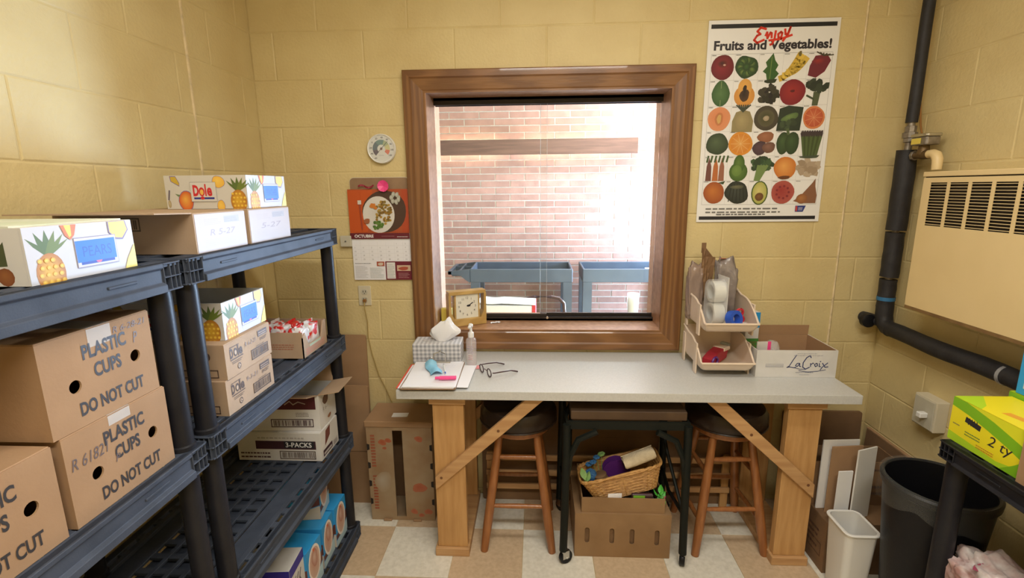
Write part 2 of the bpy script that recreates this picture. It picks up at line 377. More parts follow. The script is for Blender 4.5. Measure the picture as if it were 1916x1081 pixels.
    def barcode(s, x0, y0, x1, y1, col, seed=5, frame=True):
        rn = random.Random(seed); s.lay += 1; x = x0+(x1-x0)*0.06; xe = x1-(x1-x0)*0.06; t = (y1-y0)*0.1
        while x < xe:
            w = (x1-x0)*rn.choice((0.008, 0.014, 0.022)); k = len(s.v)
            s.v += [(x, y0+t*1.6, s.lay), (x+w, y0+t*1.6, s.lay), (x+w, y1-t*1.6, s.lay), (x, y1-t*1.6, s.lay)]; s.f.append((k, k+1, k+2, k+3)); s.c.append([col]*4)
            x += w+(x1-x0)*rn.choice((0.008, 0.012, 0.02))
        if frame: s.frame(x0, y0, x1, y1, t, col)
        return s
    def build(s, name, parent, fn, lift=0.0006, step=0.00004):
        me = bpy.data.meshes.new(name); me.from_pydata([tuple(fn(a, b, lift+l*step)) for a, b, l in s.v], [], s.f)
        at = me.color_attributes.new('ink', 'FLOAT_COLOR', 'CORNER'); i = 0
        for cs in s.c:
            for c in cs: at.data[i].color = c; i += 1
        me.materials.append(MATS['ink']); o = bpy.data.objects.new(name, me); COL.objects.link(o); o.parent = parent
        return o
def face_fn(face, w, d, h):
    """local face mapper for a box centred on x, y with its base at z = 0 (front is -y)"""
    if face == 'front': return lambda u, v, l: (-w/2+u, -d/2-l, v)
    if face == 'back': return lambda u, v, l: (w/2-u, d/2+l, v)
    if face == 'right': return lambda u, v, l: (w/2+l, -d/2+u, v)
    if face == 'left': return lambda u, v, l: (-w/2-l, d/2-u, v)
    return lambda u, v, l: (-w/2+u, -d/2+v, h+l)
# ---- cartons
def carton(name, label, cat, w, d, h, loc, rz=0.0, mat='kraft', front_holes=(), left_holes=(), top='closed', flaps=(), group=None, th=0.004, seam=True, tape=None, rot=None, inner=None):
    """hollow corrugated carton; front is local -y. flaps: (side, length, angle from vertical outward in degrees)"""
    r = thing(name, label, cat, loc, rz, group, rot)
    g = G()
    for face, holes, W in (('front', front_holes, w), ('back', (), w), ('left', left_holes, d), ('right', (), d)):
        fn = face_fn(face, w, d, h); o = 0 if face in ('front', 'back') else th
        if holes: holed_panel(g, W-2*o, h, [[(p_-o, q_) for p_, q_ in lp] for lp in holes], -th, (lambda u, v, l, fn=fn, o=o: fn(u+o, v, l)))
        else:
            a = [fn(o, 0, 0), fn(W-o, 0, 0), fn(W-o, h, 0), fn(o, h, 0)]; b = [fn(o, 0, -th), fn(W-o, 0, -th), fn(W-o, h, -th), fn(o, h, -th)]
            g.add(a+b, [(0, 1, 2, 3), (7, 6, 5, 4), (0, 4, 5, 1), (1, 5, 6, 2), (2, 6, 7, 3), (3, 7, 4, 0)])
    g.box(-w/2+th, -d/2+th, 0.0005, w/2-th, d/2-th, th)
    if top == 'closed' and not seam: g.box(-w/2+0.0005, -d/2+0.0005, h-th, w/2-0.0005, d/2-0.0005, h+0.0004)
    g.build('body', mat, r, fix=False)
    if top == 'closed' and seam:
        f = G(); f.box(-w/2+0.001, -d/2+0.001, h-0.001, -0.0012 if w > d else w/2-0.001, d/2-0.001 if w > d else -0.0012, h+th*0.6); f.build('flap', mat, r, bevel=0.001)
        f = G(); f.box(0.0012 if w > d else -w/2+0.001, -d/2+0.001 if w > d else 0.0012, h-0.001, w/2-0.001, d/2-0.001, h+th*0.6); f.build('flap', mat, r, bevel=0.001)
    for side, ln, ang in flaps:
        W = w if side in ('front', 'back') else d; t = math.radians(ang); f = G()
        o = 0.003
        nrm = {'front': (0, -1), 'back': (0, 1), 'right': (1, 0), 'left': (-1, 0)}[side]; tan = (-nrm[1], nrm[0])
        base = (nrm[0]*(w/2-th/2), nrm[1]*(d/2-th/2)); pts = []
        for kk in (0, 1):
            off = th*0.8*kk
            for uu, vv in ((-W/2+o, 0), (W/2-o, 0), (W/2-o, ln), (-W/2+o, ln)):
                out = vv*math.sin(t)-off*math.cos(t); up = vv*math.cos(t)+off*math.sin(t)
                pts.append((base[0]+nrm[0]*out+tan[0]*uu, base[1]+nrm[1]*out+tan[1]*uu, h+0.0008+up))
        f.add(pts, [(0, 1, 2, 3), (7, 6, 5, 4), (0, 4, 5, 1), (1, 5, 6, 2), (2, 6, 7, 3), (3, 7, 4, 0)]); f.build('flap', inner or mat, r)
    if tape:
        g = G(); g.box(-0.026, -d/2-0.0006, h-tape, 0.026, -d/2-0.0002, h); g.box(-0.026, -d/2-0.0006, h+th*0.62, 0.026, d/2, h+th*0.62+0.0004); g.build('packing_tape', 'clear_plastic', r)
    return r
def crumple(name, mat, parent, rx, ry, rz_, c, amp=0.25, freq=6.0, seed=0, sub=4, flat=0.0, pw=0.75):
    """crumpled soft bag: squarish blob with sharp folds, base at z = c[2]"""
    bm = bmesh.new(); bmesh.ops.create_icosphere(bm, subdivisions=sub, radius=1.0)
    for v in bm.verts:
        p = v.co.copy(); q = Vector([math.copysign(abs(a)**pw, a) for a in p])
        n1 = noise.noise(p*freq*0.35+Vector((seed*3.1, seed*1.7, 0))); n2 = abs(noise.noise(p*freq*0.8+Vector((seed, 5, seed))))
        s_ = 1+amp*n1-amp*0.8*n2
        v.co = Vector((q.x*rx*s_, q.y*ry*s_, max(q.z*s_, -0.92)*rz_+rz_*0.92))+Vector(c)
    me = bpy.data.meshes.new(name); bm.to_mesh(me); bm.free(); me.materials.append(MATS[mat])
    for p_ in me.polygons: p_.use_smooth = True
    o = bpy.data.objects.new(name, me); COL.objects.link(o)
    if parent: o.parent = parent
    return o
BLK = (0.02, 0.02, 0.025, 1); WHT = (0.78, 0.78, 0.78, 1); KB = (0.09, 0.055, 0.04, 1)
# ------------------------------------------------------------------ the setting
XL, XR, YB, ZC = -1.273, 1.618, -3.4, 2.70
OX0, OX1, OZ0, OZ1 = -0.485, 0.606, 0.900, 2.000     # clear opening of the pass-through window
B = 0.2032; Z0 = 1.4501
TH = 0.28; JT = 0.02
# floor with vinyl tiles
g = G(); g.box(XL-0.1, YB-0.1, -0.1, XR+0.1, 0.05, -0.003); floor = structure(g.build('floor', 'mortar_paint'), 'checkered vinyl tile floor')
T = 0.3048; tx, ty = -0.6593, -0.5828
_tile = {}
for i in range(-3, 9):
    for j in range(-10, 3):
        x0, x1 = max(tx+i*T, XL), min(tx+(i+1)*T, XR); y0, y1 = max(ty+j*T, YB), min(ty+(j+1)*T, 0.0)
        if x1-x0 < 0.01 or y1-y0 < 0.01: continue
        w, d = x1-x0-0.0008, y1-y0-0.0008; mt = 'tile_white' if (i+j) % 2 == 0 else 'tile_tan'; key = (round(w, 3), round(d, 3), mt)
        if key not in _tile:
            gg = G(); b_ = 0.001
            gg.add([(-w/2, -d/2, -0.003), (w/2, -d/2, -0.003), (w/2, d/2, -0.003), (-w/2, d/2, -0.003), (-w/2+b_, -d/2+b_, 0), (w/2-b_, -d/2+b_, 0), (w/2-b_, d/2-b_, 0), (-w/2+b_, d/2-b_, 0)],
                   [(4, 5, 6, 7), (0, 1, 5, 4), (1, 2, 6, 5), (2, 3, 7, 6), (3, 0, 4, 7)])
            o = gg.build('floor_tile', mt, floor); _tile[key] = o
        else: o = _tile[key].copy(); COL.objects.link(o)
        o.location = ((x0+x1)/2, (y0+y1)/2, 0)
# walls: mortar core + painted concrete blocks
g = G()
ex0, ex1, ez0, ez1 = OX0-JT, OX1+JT, OZ0-JT, OZ1+JT
g.box(XL-0.2, 0.0019, -0.1, ex0, TH, ZC); g.box(ex1, 0.0019, -0.1, XR+0.2, TH, ZC); g.box(ex0, 0.0019, -0.1, ex1, TH, ez0); g.box(ex0, 0.0019, ez1, ex1, TH, ZC)
wall_back = structure(g.build('wall_back', 'mortar_paint'), 'yellow painted block wall around the pass-through window')
g = G(); g.box(XL-0.2, YB, -0.1, XL-0.0019, 0.0015, ZC); wall_left = structure(g.build('wall_left', 'mortar_paint'), 'yellow painted block wall behind the storage racks')
g = G(); g.box(XR+0.0019, YB, -0.1, XR+0.2, 0.0015, ZC); wall_right = structure(g.build('wall_right', 'mortar_paint'), 'yellow painted block wall carrying the heater')
g = G(); g.box(XL-0.2, YB-0.15, -0.1, XR+0.2, YB, ZC); structure(g.build('wall_rear', 'wall_paint'), 'yellow painted wall behind the viewer')
g = G(); g.box(XL-0.2, YB-0.15, ZC, XR+0.2, TH, ZC+0.1); structure(g.build('ceiling', 'plain_paint'), 'off-white ceiling')
_blk = {}
def block(parent, rz, c, w, h):
    key = (round(w, 3), round(h, 3))
    if key not in _blk:
        q = 0.0042; e = 0.0012; gg = G()
        gg.add([(-w/2+e, 0.012, -h/2+e), (w/2-e, 0.012, -h/2+e), (w/2-e, 0.012, h/2-e), (-w/2+e, 0.012, h/2-e),
                (-w/2+e, 0.0019, -h/2+e), (w/2-e, 0.0019, -h/2+e), (w/2-e, 0.0019, h/2-e), (-w/2+e, 0.0019, h/2-e),
                (-w/2+e+q, 0, -h/2+e+q), (w/2-e-q, 0, -h/2+e+q), (w/2-e-q, 0, h/2-e-q), (-w/2+e+q, 0, h/2-e-q)],
               [(8, 9, 10, 11)]+[(4+i, 4+(i+1) % 4, 8+(i+1) % 4, 8+i) for i in range(4)]+[(i, (i+1) % 4, 4+(i+1) % 4, 4+i) for i in range(4)])
        o = gg.build('block', 'wall_paint', parent, fix=False); _blk[key] = o
    else: o = _blk[key].copy(); COL.objects.link(o); o.parent = parent
    jx = random.uniform(-0.0007, 0.0007)
    o.location = (c[0]+(jx if rz else 0), c[1]+(0 if rz else jx), c[2]); o.rotation_euler = (0, 0, rz)
def spans(lo, hi, off, n=2*B):
    k = math.floor((lo-off)/n); out = []
    while off+k*n < hi:
        a, b = max(off+k*n, lo), min(off+(k+1)*n, hi)
        if b-a > 0.012: out.append((a, b))
        k += 1
    return out
for r in range(-8, 7):
    za, zb = max(Z0+r*B, 0), min(Z0+(r+1)*B, ZC)
    if zb-za < 0.015: continue
    odd = r % 2
    for a, b in spans(XL, XR, -0.9622+(B if odd else 0)):
        # cut the block by the window opening
        ca, cb, cza, czb = OX0-0.05, OX1+0.05, OZ0-0.05, OZ1+0.05
        pieces = []
        if b <= ca or a >= cb or zb <= cza or za >= czb: pieces = [(a, b, za, zb)]
        else:
            if a < ca: pieces.append((a, ca, za, zb))
            if b > cb: pieces.append((cb, b, za, zb))
            m0, m1 = max(a, ca), min(b, cb)
            if za < cza: pieces.append((m0, m1, za, cza))
            if zb > czb: pieces.append((m0, m1, czb, zb))
        for p0, p1, q0, q1 in pieces:
            if p1-p0 > 0.012 and q1-q0 > 0.012: block(wall_back, 0, ((p0+p1)/2, 0, (q0+q1)/2), p1-p0, q1-q0)
    for a, b in spans(-2.5, 0, -0.909+(B if odd else 0)): block(wall_left, PI/2, (XL, (a+b)/2, (za+zb)/2), b-a, zb-za)
    for a, b in spans(-2.2, 0, -0.313+(B if odd else 0)): block(wall_right, -PI/2, (XR, (a+b)/2, (za+zb)/2), b-a, zb-za)
def bead(name, pts, w, label):
    g = G(); path = []
    for i in range(len(pts)-1):
        a, b = Vector(pts[i]), Vector(pts[i+1])
        for k in range(14): p = a.lerp(b, k/14); path.append(p+Vector((0, 0, 0)))
    path.append(Vector(pts[-1])); rs = [w*(1+0.25*noise.noise(p*9)) for p in path]
    g.tube(path, rs, 6); return structure(g.build(name, 'caulk', smooth=True), label)
bead('trim_1', [(XL, -0.437, 0.3), (XL, -0.437, ZC)], 0.0055, 'vertical caulked joint in the left block wall')
bead('trim_2', [(1.398, 0.0, 0.3), (1.392, 0.0, ZC)], 0.0055, 'vertical caulked joint right of the poster')
# hall beyond the window
HY = 2.6; HX0, HX1 = -2.4, 3.0
g = G(); g.box(HX0, TH, -0.1, HX1+0.1, HY+0.2, 0.0); structure(g.build('floor_hall', 'tile_tan'), 'hall floor beyond the window')
g = G(); g.box(HX0, TH, ZC, HX1+0.1, HY+0.2, ZC+0.1); structure(g.build('ceiling_hall', 'plain_paint'), 'hall ceiling beyond the window')
g = G(); g.box(HX0-0.1, TH, -0.1, HX0, HY+0.2, ZC); structure(g.build('wall_hall_left', 'plain_paint'), 'plain end wall of the hall')
g = G(); g.box(HX1, TH, -0.1, HX1+0.12, HY+0.2, ZC); structure(g.build('wall_hall_right', 'plain_paint'), 'plain right end wall of the hall')
wz0, wz1, hw = 0.44, 1.52, 0.64; hh = wz1-wz0; SLM = Matrix.Translation((1.97, 1.97, 0)) @ Matrix.Rotation(math.radians(36.87), 4, 'Z')
g = G()
for y0_, y1_, z0_, z1_ in ((-1.60, -hw, -0.1, ZC), (hw, 0.86, -0.1, ZC), (-hw, hw, -0.1, wz0), (-hw, hw, wz1, ZC)): g.box(0.03, y0_, z0_, 0.15, y1_, z1_, SLM)
structure(g.build('wall_hall_added', 'plain_paint'), 'added hall wall out of view, slanted to aim the daylight window')  # added out of view, angled to send daylight to the racks, less to the bricks
w2 = structure(empty('window_2', (1.97, 1.97, wz0), math.radians(36.87)), 'bright daylight window of the hall')
for a, b, c_, d_ in ((-hw, -hw+0.05, 0, hh), (hw-0.05, hw, 0, hh), (-hw+0.05, hw-0.05, 0, 0.05), (-hw+0.05, hw-0.05, hh-0.05, hh), (-0.02, 0.02, 0.05, hh-0.05)): g = G(); g.box(0.05, a, c_, 0.11, b, d_); g.build('window_frame', 'fixture_white', w2)
g = G(); g.box(0.08, -hw+0.05, 0.05, 0.085, hw-0.05, hh-0.05); g.build('pane', 'daylight_pane', w2)
# brick wall of the hall: individual bricks in running bond
g = G(); g.box(HX0, HY+0.004, -0.1, HX1+0.12, HY+0.2, ZC); wall_far = structure(g.build('wall_far', 'brick_mortar'), 'long reddish brick wall of the hall seen through the window')
CB, LB = 0.0645, 0.29; bx0, bx1, bz0, bz1 = -1.12, 1.36, 0.42, 2.44
_brk = {}
rowi = 0; z = bz0
while z < bz1:
    off = bx0-(LB*0.5 if rowi % 2 else 0)
    x = off
    while x < bx1:
        a, b = max(x, bx0), min(x+LB, bx1)
        if b-a > 0.03:
            w = round(b-a-0.009, 3); h = CB-0.009
            if w not in _brk:
                gg = G(); e = 0.002
                gg.add([(-w/2, 0.005, -h/2), (w/2, 0.005, -h/2), (w/2, 0.005, h/2), (-w/2, 0.005, h/2), (-w/2+e, 0, -h/2+e), (w/2-e, 0, -h/2+e), (w/2-e, 0, h/2-e), (-w/2+e, 0, h/2-e)],
                       [(4, 5, 6, 7)]+[(i, (i+1) % 4, 4+(i+1) % 4, 4+i) for i in range(4)])
                o = gg.build('brick', 'brick', wall_far, fix=False); _brk[w] = o
            else: o = _brk[w].copy(); COL.objects.link(o)
            o.location = ((a+b)/2, HY+random.uniform(-0.001, 0.001), z+CB/2)
        x += LB
    z += CB; rowi += 1
# courses out of the frame's reach, one mesh
g = G(); z = 0.0; rowi = 0
zz = bz0-6*CB
for r in range(38):
    z = zz+r*CB; x = HX0-(LB*0.5 if r % 2 else 0)
    while x < HX1:
        a, b = max(x, HX0), min(x+LB, HX1)
        if b-a > 0.02 and not (z > bz0-0.01 and z < bz1-0.01 and b > bx0+0.001 and a < bx1-0.001):
            g.box(a+0.0045, HY, z+0.0045, b-0.0045, HY+0.005, z+CB-0.0045)
        x += LB
o = g.build('brick_courses', 'brick', wall_far, fix=False); o['kind'] = 'stuff'
# pass-through window: casing, jambs, sill, tracks, sliding panes
win = structure(empty('window_1', ((OX0+OX1)/2, 0, OZ0)), 'oak-framed sliding pass-through window')
WM = Matrix.Translation(Vector((-(OX0+OX1)/2, 0, -OZ0)))
prof = [(0.0, 0.0), (0.0, 0.024), (0.004, 0.027), (0.030, 0.027), (0.037, 0.021), (0.082, 0.017), (0.088, 0.014), (0.096, 0.014), (0.096, 0.0)]
cx0, cx1, cz0, cz1 = OX0-0.1, OX1+0.09, OZ0-0.098, OZ1+0.09
def ring(t, p):
    t2 = 0.096*(t/0.096)
    return [(cx0+t2, -p, cz0+t2), (cx1-t2, -p, cz0+t2), (cx1-t2, -p, cz1-t2), (cx0+t2, -p, cz1-t2)]
for sidx, nm in enumerate(('casing', 'casing', 'casing', 'casing')):
    g = G(); vs = []; fs = []; n = len(prof)
    for t, p in prof:
        rg = ring(t, p); vs += [WM @ Vector(rg[sidx]), WM @ Vector(rg[(sidx+1) % 4])]
    for i in range(n): j = (i+1) % n; fs.append((2*i, 2*i+1, 2*j+1, 2*j))
    fs.append(tuple(2*i for i in range(n))); fs.append(tuple(2*i+1 for i in reversed(range(n))))
    g.add(vs, fs); g.build(nm, 'oak_across' if sidx in (0, 2) else 'oak', win)
def wbox(name, mat, x0, y0, z0, x1, y1, z1, bevel=0.001):
    g = G(); g.box(x0, y0, z0, x1, y1, z1, WM); return g.build(name, mat, win, bevel=bevel)
YJ0, YJ1 = -0.013, TH+0.012
wbox('jamb', 'oak_pale', OX0-JT, YJ0, OZ0, OX0, YJ1, OZ1); wbox('jamb', 'oak_pale', OX1, YJ0, OZ0, OX1+JT, YJ1, OZ1)
wbox('head', 'oak_pale', OX0-JT, YJ0, OZ1, OX1+JT, YJ1, OZ1+JT); wbox('sill', 'oak_pale', OX0-JT, YJ0, OZ0-JT, OX1+JT, YJ1+0.03, OZ0)
g = G(); g.box(OX0, 0.155, OZ0, OX1, 0.205, OZ0+0.010, WM); g.box(OX0, 0.155, OZ0, OX1, 0.160, OZ0+0.020, WM); g.box(OX0, 0.178, OZ0, OX1, 0.182, OZ0+0.018, WM); g.box(OX0, 0.2, OZ0, OX1, 0.205, OZ0+0.02, WM); g.build('bottom_track', 'black_rail', win)
g = G(); g.box(OX0, 0.155, OZ1-0.012, OX1, 0.205, OZ1, WM); g.box(OX0, 0.155, OZ1-0.032, OX1, 0.160, OZ1, WM); g.box(OX0, 0.178, OZ1-0.03, OX1, 0.182, OZ1, WM); g.box(OX0, 0.2, OZ1-0.032, OX1, 0.205, OZ1, WM); g.build('top_track', 'black_rail', win)
for a, b, yy in ((OX0+0.001, 0.062, 0.1665), (0.030, OX1-0.001, 0.1885)):
    p = wbox('glass_pane', 'glass', a, yy, OZ0+0.024, b, yy+0.005, OZ1-0.014, bevel=0)
    g = G(); g.box(a, yy-0.004, OZ0+0.011, b, yy+0.009, OZ0+0.034, WM); g.build('bottom_rail', 'black_rail', p)
    ed = b if yy < 0.17 else a
    g = G(); g.box(ed-0.0012, yy, OZ0+0.034, ed+0.0012, yy+0.005, OZ1-0.03, WM); g.build('ground_edge', 'clear_plastic', p)
g = G(); g.cyl(WM @ Vector((0.066, 0.158, OZ0+0.016)), WM @ Vector((0.066, 0.148, OZ0+0.016)), 0.007, 0.006, 14); g.build('lock', 'steel', win, smooth=True)
# ceiling lamps (above the frame); the hall one is added to brighten its bricks
for nm, x, y, lab, L_ in (('ceiling_lamp', 0.25, -1.22, 'fluorescent ceiling fixture above the work table', 1.25), ('ceiling_lamp', 0.25, -2.45, 'fluorescent ceiling fixture behind the viewer', 1.25), ('ceiling_lamp', 1.05, 1.95, 'added ceiling fixture out of view, brightening the hall bricks', 1.3)):
    r = thing(nm, lab, 'lamp', (x, y, ZC), group='fluorescent ceiling fixtures')
    g = G(); g.box(-L_/2, -0.15, -0.03, L_/2, 0.15, 0); g.build('housing', 'fixture_white', r, bevel=0.004)
    for s_ in (-1, 1):
        g = G(); g.cyl((-L_/2+0.03, s_*0.07, -0.045), (L_/2-0.03, s_*0.07, -0.045), 0.013, n=10); g.build('tube', 'lamp_tube', r, smooth=True)
# ------------------------------------------------------------------ storage racks on the left
def deck_mesh(L, D, rimh=0.064):
    """one plastic tier: slotted deck, moulded rims, webbed corner blocks. Local: front edge x = 0, back x = -D, y centred, deck top z = 0"""
    g = G(); t = 0.010
    def plate(x0, y0, x1, y1, z1=0.0, th=t): g.box(x0, y0, z1-th, x1, y1, z1)
    yL, yH = -L/2+0.006, L/2-0.006
    # bands measured from the front (mirrored at the back)
    for sgn in (0, 1):
        def bx(a, b, y0, y1, z1=0.0, th=t):
            if sgn == 0: plate(-b, y0, -a, y1, z1, th)
            else: plate(-D+a, y0, -D+b, y1, z1, th)
        bx(0.004, 0.026, yL, yH); bx(0.040, 0.058, yL, yH)
        n = max(3, int((L-0.12)/0.066)); p = (L-0.12)/n
        prev = yL
        for k in range(n):
            c = -L/2+0.06+(k+0.5)*p; bx(0.026, 0.040, prev, c-0.021); prev = c+0.021
        bx(0.026, 0.040, prev, yH)
        bx(0.058, 0.118, yL, yH, -0.010, 0.006)
        bx(0.118, 0.130, yL, yH)
    m0, m1 = -D+0.130, -0.130; mid = (m0+m1)/2
    for q in (0.25, 0.5, 0.75): plate(m0+(m1-m0)*q-0.007, yL, m0+(m1-m0)*q+0.007, yH)
    n = int(L/0.056); p = (yH-yL)/n
    for k in range(n+1):
        c = yL+k*p; plate(m0, max(c-0.011, yL), m1, min(c+0.011, yH), -0.001)
    plate(m0, yL, m1, yH, -0.016, 0.004)  # plate added under the openings to block light and keep them dark
    # rims: moulded profile along front/back, plain along ends
    pf = [(0.0, 0.0), (0.0, -0.010), (-0.005, -0.014), (-0.005, -0.042), (0.004, -0.047), (0.004, -rimh), (-0.012, -rimh), (-0.012, -0.006), (-0.02, 0.0)]
    cw = 0.058
    g.prism(pf, -L/2+cw, L/2-cw, lambda a, b, q: (a, q, b))
    g.prism([(-D-a, b) for a, b in pf], -L/2+cw, L/2-cw, lambda a, b, q: (a, q, b))
    for s_ in (-1, 1):
        g.prism([(a, b) for a, b in pf], -D+cw, -cw, lambda a, b, q, s_=s_: (q, s_*(L/2+a), b))
    # raised oval emboss on front rim
    g.box(-0.0052, -L/2+0.13, -0.031, -0.0025, -L/2+0.20, -0.025); g.box(-0.0052, L/2-0.20, -0.031, -0.0025, L/2-0.13, -0.025)
    # corner blocks: socket core, plates and webs
    for cxs in (0, 1):
        for s_ in (-1, 1):
            def P(a, b): # a inward from the long edge, b inward from the end
                return ((-a if cxs == 0 else -D+a), s_*(L/2-b))
            def wb(a0, b0, a1, b1, z0, z1):
                (x0, y0), (x1, y1) = P(a0, b0), P(a1, b1); g.box(min(x0, x1), min(y0, y1), z0, max(x0, x1), max(y0, y1), z1)
            wb(0.016, 0.016, cw, cw, -rimh, -0.002)
            for z0, z1 in ((-0.004, 0.0), (-rimh/2-0.0015, -rimh/2+0.0015), (-rimh, -rimh+0.004)):
                wb(0.0, 0.008, 0.018, cw, z0, z1); wb(0.008, 0.0, cw, 0.018, z0, z1); wb(0.0025, 0.0025, 0.018, 0.018, z0, z1)
            for q in (0.009, 0.022, 0.036, cw-0.003):
                wb(0.001, q, 0.018, q+0.003, -rimh, 0); wb(q, 0.001, q+0.003, 0.018, -rimh, 0)
    return g
_deck = {}
def rack(name, label, loc, L, D, tiers, rz=0.0, post_r=0.0245, rimh=0.064, posts=True):
    r = thing(name, label, 'shelf', loc, rz)
    for z in tiers:
        key = (L, D, rimh)
        if key not in _deck: o = deck_mesh(L, D, rimh).build('tier', 'shelf_plastic', r, bevel=0.0012); _deck[key] = o
        else: o = _deck[key].copy(); COL.objects.link(o); o.parent = r
        o.location = (0, 0, z)
    pin = 0.037
    for k in range(len(tiers)-1):
        for cx_ in (-pin, -D+pin):
            for cy_ in (-L/2+pin, L/2-pin):
                g = G(); za, zb = tiers[k], tiers[k+1]-rimh
                g.lathe([(post_r+0.004, 0), (post_r+0.004, 0.010), (post_r, 0.013), (post_r*0.985, zb-za-0.02), (post_r*0.93, zb-za)], 20)
                g.build('post', 'post_plastic', r, smooth=True, loc=(cx_, cy_, za))
    for cx_ in (-pin, -D+pin):
        for cy_ in (-L/2+pin, L/2-pin):
            if tiers[0] > rimh+0.001: g = G(); g.lathe([(post_r+0.012, 0), (post_r+0.012, tiers[0]-rimh+0.0005)], 16, (cx_, cy_, 0)); g.build('foot', 'post_plastic', r)
    return r
TI = (0.066, 0.515, 0.967, 1.421)
XF = -0.805
rack('storage_rack', 'charcoal plastic shelf rack in the corner holding the pale fruit cartons', (XF, -0.775, 0), 0.890, 0.457, TI)
rack('storage_rack', 'charcoal plastic shelf rack nearest the viewer holding the cup cartons', (XF, -1.684, 0), 0.900, 0.457, TI)

# ---- printed fruit art
LV = (0.54, 0.54, 0.58, 1); VIO = (0.20, 0.14, 0.30, 1)
def pineapple(ink, x, y, s, sd=1):
    for a in (-0.9, -0.45, 0.0, 0.4, 0.8, 1.15):
        tip = (x+math.sin(a)*s*0.62, y+s*0.62+math.cos(a)*s*0.42); b1 = (x-s*0.09, y+s*0.45); b2 = (x+s*0.09, y+s*0.45)
        ink.poly([(b1[0], b1[1]), (b2[0], b2[1]), (tip[0]*0.5+b2[0]*0.5+s*0.04, tip[1]*0.5+b2[1]*0.5), tip, (tip[0]*0.5+b1[0]*0.5-s*0.04, tip[1]*0.5+b1[1]*0.5)], (0.09+0.05*(a > 0.2), 0.14+0.05*(a > 0.2), 0.03, 1))
    ink.blob(x, y, s*0.36, s*0.50, (0.72, 0.42, 0.03, 1), (0.42, 0.16, 0.02, 1), 20, 0.01, sd)
    for i in range(5):
        for j in range(3 if i in (0, 4) else 4):
            ink.blob(x-s*0.24+j*s*0.16+(0.04*s if i % 2 else 0), y-s*0.36+i*s*0.17, s*0.065, s*0.06, (0.85, 0.60, 0.08, 1), (0.62, 0.34, 0.03, 1), 7, 0, i*5+j)
def peach(ink, x, y, rx, ry, rot=0, sd=2):
    ink.blob(x, y, rx*1.08, ry*1.08, VIO, VIO, 18, 0.03, sd, rot=rot); ink.blob(x, y, rx, ry, (0.80, 0.42, 0.07, 1), (0.62, 0.10, 0.02, 1), 18, 0.03, sd, rot=rot)
def slice_(ink, x, y, rx, ry, sd=3, rot=0):
    ink.blob(x, y, rx*1.06, ry*1.06, VIO, VIO, 16, 0.04, sd, rot=rot); ink.blob(x, y, rx, ry, (0.82, 0.55, 0.10, 1), (0.78, 0.44, 0.06, 1), 16, 0.04, sd, rot=rot)
def fruit_end(w, h, word=None, seed=1):
    """short printed face: pineapple, peach, slices and the blue taped label"""
    k = Ink(); k.rect(0, 0, w, h, LV)
    pineapple(k, w*0.17, h*0.16, h*0.75, seed)
    k.poly([(w*0.30, h*0.995), (w*0.44, h*0.995), (w*0.41, h*0.80), (w*0.37, h*0.72), (w*0.33, h*0.80)], (0.70, 0.16, 0.04, 1)); k.poly([(w*0.33, h*0.995), (w*0.39, h*0.995), (w*0.385, h*0.80), (w*0.365, h*0.76)], (0.85, 0.55, 0.08, 1))
    k.poly([(w*0.74, h*0.995), (w*0.93, h*0.995), (w*0.95, h*0.80), (w*0.88, h*0.62), (w*0.80, h*0.64), (w*0.74, h*0.78)], VIO)
    k.poly([(w*0.75, h*0.99), (w*0.92, h*0.99), (w*0.94, h*0.81), (w*0.875, h*0.65), (w*0.805, h*0.67), (w*0.75, h*0.79)], (0.84, 0.56, 0.12, 1))
    k.poly([(w*0.86, 0.0005), (w*0.995, 0.0005), (w*0.995, h*0.50), (w*0.90, h*0.20)], (0.78, 0.66, 0.13, 1))
    k.rect(w*0.395, h*0.17, w*0.80, h*0.74, VIO); k.rect(w*0.398, h*0.18, w*0.797, h*0.73, LV)
    k.rect(w*0.43, h*0.22, w*0.76, h*0.30, (0.02, 0.06, 0.40, 1)); k.blob(w*0.60, h*0.27, w*0.03, h*0.05, (0.55, 0.12, 0.25, 1), None, 10, 0)
    k.rect(w*0.40, h*0.27, w*0.785, h*0.68, (0.02, 0.16, 0.70, 1))
    if word: k.text(word, w*0.46, h*0.37, h*0.20, (0.015, 0.09, 0.45, 1), width=w*0.28)
    return k
